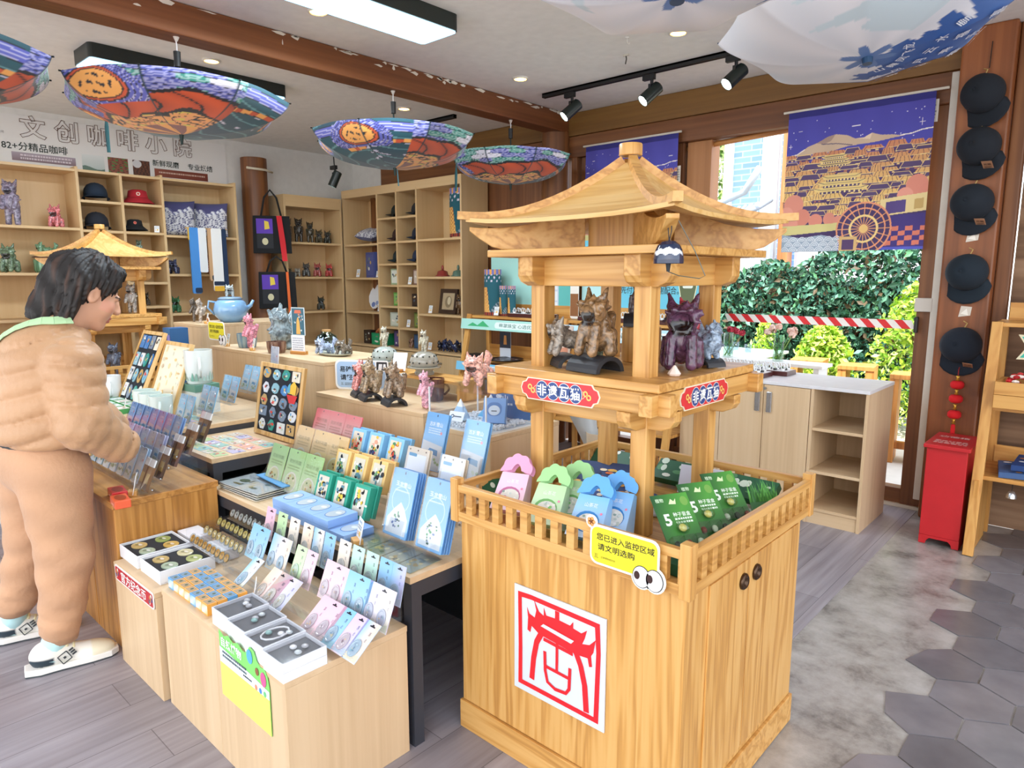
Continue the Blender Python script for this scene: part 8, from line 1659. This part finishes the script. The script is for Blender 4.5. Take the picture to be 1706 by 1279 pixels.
for s in (-.4, .4): mb = MB(); mb.box(s - .02, s + .02, -.1, .1, 0, .86); mb.build('leg', plain('#d9dde0', .5), b_)
bouquet('flower_vase', (-2.08, 5.42, .8455), 'pale pink carnations in a tall clear glass vase outside the window', ['#f3ddd2', '#eecabd', '#f6e8df', '#e9bfae'], 11, .29, 2); bouquet('flower_vase', (-2.5, 5.42, .8455), 'deep red carnations in a clear vase outside the window at left', ['#c8324e', '#a8203c', '#d95a72'], 5, .27, 3)
HX = [(-.763, 2.50, 'topmost cap on the hat post', '#151c26', 0), (-.758, 2.215, 'second cap from the top of the hat post with a brown swing tag', '#141b25', 1), (-.765, 1.905, 'third cap from the top of the hat post with a tan swing tag', '#141d28', 1), (-.757, 1.51, 'fourth cap from the top of the hat post', '#13212d', 0), (-.752, 1.085, 'lowest cap on the hat post above the red pompoms', '#121c2a', 1)]
for k, (x, z, lab, c, tg) in enumerate(HX):
 t = cap_hat('baseball_cap', 'dark navy ' + lab, (x, 4.788, z + .02), (R(86), R(-3 + 1.5 * k), R(-14 + 2 * k)), c, 1.13, tagc='#b98a6a' if tg else None)
 mb = MB(); mb.tube([(0, .085, .02), (.01, .115, .014), (-.01, .125, .008)], .003, 5); mb.build('back_strap', plain('#b99a5a', .6), t)
mb = MB(); mb.tube([(-.752, 4.79, 2.8), (-.755, 4.79, 2.66)], .0025, 5); mb.build('black_string', plain('#1b1714', .7), label='dark cord above the topmost cap on the post', cat='cord')
t = thing('pompom_string', 'three red pompoms with gold beads and a red tassel hanging on the post', 'ornament', (-.75, 4.755, .56)); rd = plain('#d4141e', .85)
for z in (.31, .225, .13): mb = MB(); mb.lathe([(.001, z - .024), (.026, z - .022), (.036, z - .01), (.036, z + .01), (.026, z + .022), (.001, z + .024)], 20, caps=False); mb.build('pompom', rd, t, smooth=True)
for z in (.35, .267, .178, .09): mb = MB(); mb.lathe([(.001, z - .018), (.012, z - .015), (.006, z), (.012, z + .013), (.001, z + .016)], 12, caps=False); mb.build('gold_bead', plain('#c9973a', .3, .7), t, smooth=True)
mb = MB(); mb.lathe([(.004, .07), (.011, .065), (.014, -.03), (.001, -.03)], 12, caps=False); mb.build('tassel', rd, t, smooth=True); mb = MB(); mb.tube([(0, 0, .06), (0, 0, .4), (0, .03, .42)], .0025, 5); mb.build('string', plain('#a31a1a', .7), t)
t = thing('red_box', 'tall red wooden box with hinged lid standing below the hat post', 'box', (-.70, 4.54, 0)); rm = plain('#bd1f26', .4)
mb = MB(); mb.box(-.098, .098, -.2, .16, .05, .56); mb.build('body', rm, t, bevel=.003)
mb = MB(); mb.at(Matrix(((1, 0, 0, 0), (0, 0, 1, -.2), (0, 1, 0, 0), (0, 0, 0, 1)))); mb.prism([(-.098, 0), (-.065, 0), (-.06, .02), (-.045, .035), (.045, .035), (.06, .02), (.065, 0), (.098, 0), (.098, .05), (-.098, .05)], 0, .012); mb.at(Matrix.Identity(4)); mb.box(-.098, -.086, -.188, .16, 0, .05); mb.box(.086, .098, -.188, .16, 0, .05); mb.build('plinth', rm, t)
mb = MB(); mb.box(-.112, .112, -.222, .175, .5605, .582); l_ = mb.build('lid', rm, t, bevel=.003); mb = MB(); mb.at(T(0, -.02, .5835) @ RZ(R(0))); mb.text('功德箱', -.01, .07, .05, 0, '#e3b9b4', .01, w=.15); mb.scribble(-.08, -.14, .08, -.04, 3, 0, '#dfaaa5', random.Random(2)); mb.build('lid_lettering', printed(.5), l_)
t = ladder_rack('pine ladder rack with a drawer box at the right picture edge', -.565, .55, [(1.262, .3), (.815, .4), (.44, .45)], 4.30, 4.48, 1.265)
for x in (-.56, .53): mb = MB(); mb.box(x, x + .02, 4.33, 4.72, .0, .415); mb.build('lower_side_panel', ladderw(2), t)
S = thing('wooden_crate', 'shallow pine crate holding red wrapped sweets on the right ladder rack', 'crate', (-.02, 4.5, .817));
mb = MB(); mb.box(-.5, .5, -.14, -.12, 0, .07); mb.box(-.5, .5, -.14, -.12, .072, .14); mb.build('front_board', ladderw(0), S, bevel=.002); mb = MB(); mb.box(-.5, -.48, -.119, .12, 0, .14); mb.box(.48, .5, -.119, .12, 0, .14); mb.box(-.48, .48, .1, .12, 0, .14); mb.box(-.48, .48, -.119, .1, 0, .012); mb.build('tray', ladderw(0), S)
mb = MB(); r = random.Random(5)
for _ in range(260): mb.sphere((r.uniform(-.45, .45), r.uniform(-.1, .08), .05 + r.random() * .12), (r.uniform(.014, .024), .012, .01), 7, 4, r.choice(['#c4202a', '#d94a4a', '#a3161e', '#e8d9d2', '#c9303a']))
mb.build('wrapped_sweets', printed(.25, .4), kind='stuff', label='red and white wrapped sweets heaped in the pine crate', cat='sweets', center=False).location = (-.02, 4.5, .817)
S = thing('pennant_sign', 'turquoise swallow-tail pennant with white edge hanging on the right ladder rack', 'sign', (-.28, 4.44, 1.14)); mb = MB(); mb.at(wallframe((0, 0, 0), '-y')); mb.prism([(-.17, -.065), (.3, -.065), (.3, .065), (-.17, .065), (-.13, 0)], -.002, .001, '#d9cfae'); mb.poly([(-.155, -.055), (.29, -.055), (.29, .055), (-.155, .055), (-.115, 0)], .0016, '#2fae9a'); mb.text('下', .06, 0, .09, .0022, '#e6dfc4', .03); mb.build('pennant', printed(.5), S)
for k in range(3): slab('magazine', f'magazine lying on the top of the right ladder rack, {["lowest","middle","topmost"][k]} of the pile', 'magazine', (-.3 + .05 * k, 4.6, 1.264 + k * .014), (0, 0, R(10 * k - 8)), (.26, .18, .012), ['#c9cfd2', '#a9b4b8', '#d9dcd9'][k], ['#7a8a90', '#e9ecec', '#4a5a60'], 6)
for k in range(2): slab('printed_cloth', f'folded dark blue printed cloth on the low shelf of the right rack, {["lower","upper"][k]}', 'cloth', (-.3 + .07 * k, 4.52, .454 + k * .042), (R(3), R(-2), R(8 - 10 * k)), (.36, .24, .03), '#1f3f78' if k else '#3a5a8a', ['#2f6ab0', '#c98a4a', '#e9ecf2', '#122a5a', '#c9622f', '#4fa0c0'], 26)
S = thing('bell_charm', 'small silver bell hanging under the low shelf of the right rack', 'bell', (-.4, 4.42, .33)); mb = MB(); mb.lathe([(.024, 0), (.022, .02), (.012, .036), (.001, .04)], 14, caps=False); mb.build('bell', plain('#c9ced2', .2, .8), S, smooth=True); mb = MB(); mb.tube([(0, 0, .038), (0, 0, .086)], .002, 5); mb.build('string', plain('#2a2420', .7), S)
S = thing('tape_fixing', 'clear tape lump above the lowest cap on the hat post', 'tape', (-.757, 4.798, 1.30)); mb = MB(); mb.at(wallframe((0, 0, 0), '-y')); mb.poly([(-.03, -.03), (.03, -.02), (.035, .03), (-.02, .035)], .001, '#d9cfc2'); mb.build('tape', printed(.2, .5), S); mb = MB(); mb.at(wallframe((0, 0, 0), '-y')); mb.poly([(-.02, -.01), (.02, -.02), (.01, .02)], .003, '#f2ece2'); mb.build('crease', printed(.2), S)
dup(S, (-.757, 4.798, 1.735), None, 'clear tape lump above the fourth cap on the hat post')
t = thing('wire_basket', 'white wire basket rack with dark goods at the left picture edge', 'basket', (-5.3, 1.05, 0)); mb = MB()
for z in (.1, .25, .4, .55):
 mb.tube([(-.25, -.2, z), (.25, -.2, z), (.25, .2, z), (-.25, .2, z)], .006, 6, closed=True)
for x in (-.25, .25):
 for y in (-.2, .2): mb.cyl((x, y, 0), (x, y, .6), .007)
mb.build('wire_frame', plain('#e6e8ea', .4), t)
for z in (.11, .26, .41): mb = MB(); mb.box(-.22, .22, -.17, .17, z, z + .08); mb.build('dark_goods', plain('#23282c' if z != .26 else '#3f6a4a', .6), t, bevel=.01)
# people
def person_cloth(c, rough=.75): return printed(rough, 0, .25, .15, 'wear')
def shoe(parent, loc, rz, side):
 def f(X, Y, Z):
  d = smin(ell(X, Y, Z, (0, .05, .06), (.04, .055, .05)), cap(X, Y, Z, (0, .06, .07), (0, .2, .035), .042, .034), .03); d = smin(d, ell(X, Y, Z, (0, .215, .034), (.046, .07, .034)), .03)
  return smax(d, .012 - Z, .004)
 V, F = surface_nets(f, (-.07, -.03, .0), (.07, .31, .14), .007); V = relax(V, F, 2)
 c = np.tile(lin('#e9e8e0'), (len(V), 1)); c[V[:, 1] > .2] = lin('#e6dfc6'); c[(V[:, 1] < .075) & (V[:, 2] < .06) & (V[:, 2] > .03)] = lin('#2b3a44')
 o = np_obj('shoe', V, F, printed(.5), parent, vcol=c); o.location = loc; o.rotation_euler = (0, 0, rz)
 mb = MB(); out = [(.03, -.02), (.046, .03), (.044, .1), (.05, .2), (.045, .265), (.02, .292), (-.02, .29), (-.046, .25), (-.046, .18), (-.04, .1), (-.044, .03), (-.028, -.02)]
 mb.prism(out, .006, .03, '#eceae4'); mb.prism([(x * .97, y * .985) for x, y in out], 0, .006, '#3a4448'); mb.build('sole', printed(.6), o, bevel=.004)
 mb = MB();
 for k in range(4): mb.tube([(-.026, .12 + k * .022, .088 - k * .011), (0, .122 + k * .022, .1 - k * .012), (.026, .12 + k * .022, .088 - k * .011)], .005, 6)
 mb.build('laces', plain('#eadfb4', .7), o, smooth=True)
 mb = MB(); mb.at(T(.0405 * side, .11, .052) @ RZ(side * PI / 2) @ RX(R(78)) @ RZ(R(30))); q = .017
 for a in range(4):
  A = [(-q, -q), (q, -q), (q, q), (-q, q)]; (x0, y0), (x1, y1) = A[a], A[(a + 1) % 4]; mb.bar((x0, y0, .004), (x1, y1, .004), .003, .004)
 mb.box(-.004, .004, -.004, .004, .002, .006);
 for k in range(3): mb.box(.024, .04, -.012 + k * .01, -.006 + k * .01, .002, .006)
 mb.build('side_emblem', plain('#23282c', .5), o)
def woman():
 mx = -3.11; t = thing('person', 'woman in a puffy tan jacket and tan trousers bending over the oak counter', 'person', (mx, .66, 0)); O = np.array((mx, .66, 0.))
 def legs(X, Y, Z):
  d = ell(X, Y, Z, (mx, .675, .8), (.185, .15, .15))
  for a, b_, c_ in (((-3.0, .685, .76), (-2.985, .69, .43), (-2.975, .645, .13)), ((-3.22, .665, .76), (-3.26, .65, .45), (-3.31, .575, .15))):
   d = smin(d, smin(cap(X, Y, Z, a, b_, .13, .096), cap(X, Y, Z, b_, c_, .096, .071), .03), .03)
  d = d + (.003 * np.sin(Z * 34 + 26 * Y + 12 * X) + .003 * np.sin(Z * 62 - 30 * Y)) * np.clip((.78 - Z) * 3, 0, 1) + .005 * np.sin(Z * 120 + 30 * Y + 12 * X) * np.exp(-((Z - .2) / .06) ** 2) + .012 * np.exp(-((Z - .115) / .03) ** 2)
  lo = np.where(X > -3.12, .095, .12); return smax(smax(d, lo - Z, .01), Y - .833 - np.clip((Z - .645) * 4, 0, .1), .02)
 V, F = surface_nets(legs, (-3.45, .42, .06), (-2.8, .98, .98), .013); V = relax(V, F, 2); c = np.tile(lin('#bd9270'), (len(V), 1)) * (1 + .06 * np.sin(V[:, 2] * 40 + V[:, 1] * 20))[:, None]
 cz = np.where(V[:, 0] > -3.12, .125, .15); c[V[:, 2] < cz] = lin('#a37c5e'); np_obj('trousers', V - O, F, person_cloth(0), t, vcol=c)
 sh = [(-2.94, .765, 1.175), (-3.28, .765, 1.175)]; el = [(-2.875, .765, .96), (-3.35, .80, .96)]; wr = [(-2.93, .90, .845), (-3.22, .955, .87)]
 def jacket(X, Y, Z):
  d = cap(X, Y, Z, (mx, .70, .93), (mx, .735, 1.15), .172, .165, (1.16, 1, 1)); d = smin(d, cap(X, Y, Z, (mx, .72, 1.18), (mx, .775, 1.29), .12, .07), .06)
  s = Z - .35 * (Y - .7); d = smax(d, (.875 + .1 * (.7 - Y) * 1.0) - Z, .03)
  d = d - .02 * np.abs(np.sin(PI * s / .085)) ** .42
  for a, b_, w_ in zip(sh, el, wr):
   u = cap(X, Y, Z, a, b_, .092, .08) - .017 * np.abs(np.sin(PI * (Z + .15 * Y) / .072)) ** .42; fo = cap(X, Y, Z, b_, w_, .08, .062) - .014 * np.abs(np.sin(PI * (Y - .5 * Z) / .062)) ** .42
   d = smin(d, smin(u, fo, .03), .007)
  d = smin(d, ell(X, Y, Z, (mx, .86, .93), (.17, .1, .085)), .04)
  d = d + .0016 * np.sin(X * 160) * np.sin(Y * 140 + Z * 60)
  return smax(d, -cap(X, Y, Z, (mx, .80, 1.27), (mx, .86, 1.42), .052, .08), .012)
 V, F = surface_nets(jacket, (-3.48, .44, .76), (-2.74, 1.06, 1.42), .0098); V = relax(V, F, 1, .3); c = np.tile(lin('#ba906a'), (len(V), 1)) * (1 + .03 * np.sin(V[:, 2] * 25))[:, None]; np_obj('puffer_jacket', V - O, F, person_cloth(0, .5), t, vcol=c)
 def tors(X, Y, Z): return smin(cap(X, Y, Z, (mx, .70, .93), (mx, .735, 1.15), .172, .165, (1.16, 1, 1)), cap(X, Y, Z, (mx, .72, 1.18), (mx, .775, 1.29), .12, .07), .06)
 def onto(p, off):
  p = np.array(p, float)
  for _ in range(14):
   f0 = float(tors(*p)); g = np.array([(float(tors(*(p + .004 * np.eye(3)[k]))) - f0) / .004 for k in range(3)]); g /= max(1e-6, np.linalg.norm(g)); p = p + g * (off - f0) * .8
  return Vector(p), Vector(g)
 mb = MB(); pts = []
 for k in range(22): f = k / 21; pts.append(onto((-3.02 - .3 * f, .80 - .36 * min(1, f * 1.5), 1.34 - .36 * f), .026))
 L = []
 for k, (p, g) in enumerate(pts): d_ = (pts[min(21, k + 1)][0] - pts[max(0, k - 1)][0]).normalized(); sd = d_.cross(g).normalized(); L.append((p - Vector(O) + sd * .019, p - Vector(O) - sd * .019))
 for (a, b_), (c_, d_) in zip(L, L[1:]): mb.quad([a, b_, d_, c_], ['#bfe6b4'] * 4)
 o = mb.build('bag_strap', printed(.7), t); o.modifiers.new('thick', 'SOLIDIFY').thickness = .004
 mb = MB(); mb.at(T(mx - O[0], .70 - O[1], .845)); mb.lathe([(.16, 0), (.168, .04)], 28, '#33383a', caps=False); mb.v = [(x * 1.08, y * .92, z) for x, y, z in mb.v]; mb.build('shirt_hem', printed(.8), t, smooth=True)
 s = 1.14; ph = R(-26)
 def skin(X, Y, Z):
  d = smin(ell(X, Y, Z, (0, -.008, .022), (.074, .09, .098)), ell(X, Y, Z, (0, .034, -.045), (.056, .058, .074)), .03); d = smin(d, ell(X, Y, Z, (0, .066, -.102), (.024, .02, .018)), .025)
  d = smin(d, cap(X, Y, Z, (0, .086, .012), (0, .108, -.03), .008, .012), .014); d = smin(d, ell(X, Y, Z, (0, .104, -.034), (.017, .011, .009)), .008)
  for q in (-1, 1):
   d = smax(d, -ell(X, Y, Z, (q * .032, .094, .012), (.019, .014, .011)), .012); d = smin(d, ell(X, Y, Z, (q * .032, .08, .01), (.014, .012, .011)), .003); d = smin(d, ell(X, Y, Z, (q * .04, .058, -.035), (.022, .02, .02)), .03)
   e = smax(ell(X, Y, Z, (q * .076, -.004, -.012), (.011, .02, .032)), -ell(X, Y, Z, (q * .088, .002, -.01), (.009, .011, .02)), .004); d = smin(d, e, .006)
  d = smin(d, ell(X, Y, Z, (0, .089, -.064), (.023, .01, .006)), .006); d = smin(d, ell(X, Y, Z, (0, .087, -.076), (.019, .01, .006)), .006); d = smax(d, -ell(X, Y, Z, (0, .1, -.07), (.024, .009, .0022)), .003)
  return smin(d, cap(X, Y, Z, (0, -.025, -.06), (0, -.02, -.2), .05, .056), .03)
 V, F = surface_nets(skin, (-.11, -.13, -.22), (.11, .14, .14), .0052); V = relax(V, F, 1, .4); c = np.tile(lin('#d3a184'), (len(V), 1))
 lip = (np.abs(V[:, 0]) < .024) & (V[:, 1] > .078) & (V[:, 2] < -.058) & (V[:, 2] > -.082); c[lip] = lin('#b5685e'); c[(np.abs(V[:, 0]) > .02) & (np.abs(V[:, 0]) < .05) & (V[:, 1] > .06) & (np.abs(V[:, 2] - .034) < .005)] = lin('#3a2a22'); c[(np.abs(np.abs(V[:, 0]) - .032) < .014) & (V[:, 1] > .07) & (np.abs(V[:, 2] - .011) < .0045)] = lin('#2a1f1c')
 c[(np.abs(V[:, 0]) > .03) & (V[:, 1] > .03) & (np.abs(V[:, 2] + .03) < .02)] = lin('#d99d84')
 Mh = np.array((Matrix.Rotation(ph, 3, 'X') @ Matrix.Scale(s, 3))); H = np.array((mx, .895, 1.445))
 np_obj('head', V @ Mh.T + H - O, F, printed(.5), t, vcol=c)
 def hair(X, Y, Z):
  d = ell(X, Y, Z, (0, -.022, .036), (.09, .104, .104)); d = smin(d, cap(X, Y, Z, (0, -.08, .03), (0, -.10, -.125), .072, .05), .03)
  for q in (-1, 1): d = smin(d, cap(X, Y, Z, (q * .062, -.05, .02), (q * .058, -.05, -.125), .036, .022), .03); d = smin(d, cap(X, Y, Z, (q * .05, .04, .085), (q * .074, .035, .03), .03, .014), .02)
  d = smax(d, -ell(X, Y, Z, (0, .105, -.03), (.078, .082, .085)), .012)
  for q in (-1, 1): d = smax(d, -ell(X, Y, Z, (q * .09, .006, -.022), (.03, .03, .034)), .008)
  th = np.arctan2(X, -Y); return d + .0032 * np.sin(th * 34 + Z * 30) + .0022 * np.sin(th * 71 + Z * 55 + 2) + .003 * np.sin(Z * 70 + th * 9)
 V, F = surface_nets(hair, (-.15, -.21, -.16), (.15, .14, .17), .0052); n_ = np.sin(np.arctan2(V[:, 0], -V[:, 1]) * 21 + V[:, 2] * 30) * np.sin(V[:, 2] * 24 + V[:, 0] * 20); c = np.array(lin('#1b1615')) + np.clip(n_ * 1.6 - .5, 0, 1)[:, None] * np.array((.045, .018, .009))
 np_obj('hair', V @ Mh.T + H - O, F, printed(.6), t, vcol=c)
 for loc, top, rz, sd in (((-2.985, .54, 0), (-2.975, .64, .15), R(-12), 1), ((-3.36, .50, 0), (-3.315, .575, .17), R(-16), 1)):
  mb = MB(); mb.cyl(Vector((loc[0] + .012, loc[1] + .06, .045)) - Vector(O), Vector(top) - Vector(O), .046, .045, 18); mb.build('sock', plain('#b9dfe2', .9), t, smooth=True); shoe(t, tuple(Vector(loc) - Vector(O)), rz, sd)
woman()
t = thing('person', 'dark-haired customer in a red hoodie and black vest cut by the left photo edge', 'person', (-5.02, .52, 0)); O = (0, 0, 0)
def top2(X, Y, Z):
 d = smin(cap(X, Y, Z, (0, 0, .9), (0, 0, 1.22), .15, .14, (1.25, 1, 1)), cap(X, Y, Z, (0, -.02, 1.28), (0, -.02, 1.38), .095, .07), .05)
 for q in (-1, 1): d = smin(d, smin(cap(X, Y, Z, (q * .19, 0, 1.25), (q * .23, .03, 1.0), .072, .06), cap(X, Y, Z, (q * .23, .03, 1.0), (q * .2, .2, .88), .06, .048), .03), .03)
 return smax(d + .003 * np.sin(Z * 60 + Y * 30), .8 - Z, .02)
V, F = surface_nets(top2, (-.36, -.25, .74), (.36, .3, 1.5), .016); V = relax(V, F, 2); c = np.tile(lin('#c4161f'), (len(V), 1)); c[(np.abs(V[:, 0]) < .19) & (V[:, 2] < 1.3)] = lin('#1f2426'); np_obj('hoodie', V, F, person_cloth(0), t, vcol=c)
def legs2(X, Y, Z):
 d = ell(X, Y, Z, (0, 0, .82), (.17, .13, .13))
 for q in (-1, 1): d = smin(d, smin(cap(X, Y, Z, (q * .09, 0, .78), (q * .1, .02, .45), .09, .066), cap(X, Y, Z, (q * .1, .02, .45), (q * .1, 0, .08), .066, .05), .02), .03); d = smin(d, cap(X, Y, Z, (q * .1, -.02, .045), (q * .11, .16, .04), .042, .036), .02)
 return smax(d, -Z, .004)
V, F = surface_nets(legs2, (-.28, -.2, -.03), (.28, .26, 1.0), .016); V = relax(V, F, 2); c = np.tile(lin('#23262e'), (len(V), 1)); c[V[:, 2] < .08] = lin('#d9d6d0'); np_obj('trousers', V, F, person_cloth(0), t, vcol=c)
def head2(X, Y, Z): return smin(smin(ell(X, Y, Z, (0, .02, 1.52), (.074, .088, .098)), ell(X, Y, Z, (0, .06, 1.46), (.055, .055, .07)), .03), smin(cap(X, Y, Z, (0, 0, 1.45), (0, -.01, 1.34), .05, .052), cap(X, Y, Z, (0, .112, 1.5), (0, .125, 1.47), .008, .012), .01), .02)
V, F = surface_nets(head2, (-.12, -.13, 1.3), (.12, .17, 1.66), .009); np_obj('head', V, F, printed(.5), t, vcol=np.tile(lin('#d3a184'), (len(V), 1)))
def hair2(X, Y, Z): return smax(smin(ell(X, Y, Z, (0, 0, 1.54), (.092, .106, .1)), cap(X, Y, Z, (0, -.06, 1.52), (0, -.1, 1.34), .085, .06), .04), -ell(X, Y, Z, (0, .13, 1.47), (.075, .09, .09)), .01) + .003 * np.sin(np.arctan2(X, -Y) * 40 + Z * 20)
V, F = surface_nets(hair2, (-.2, -.24, 1.24), (.2, .2, 1.7), .009); np_obj('hair', V, F, printed(.4), t, vcol=np.tile(lin('#1d1615'), (len(V), 1)))
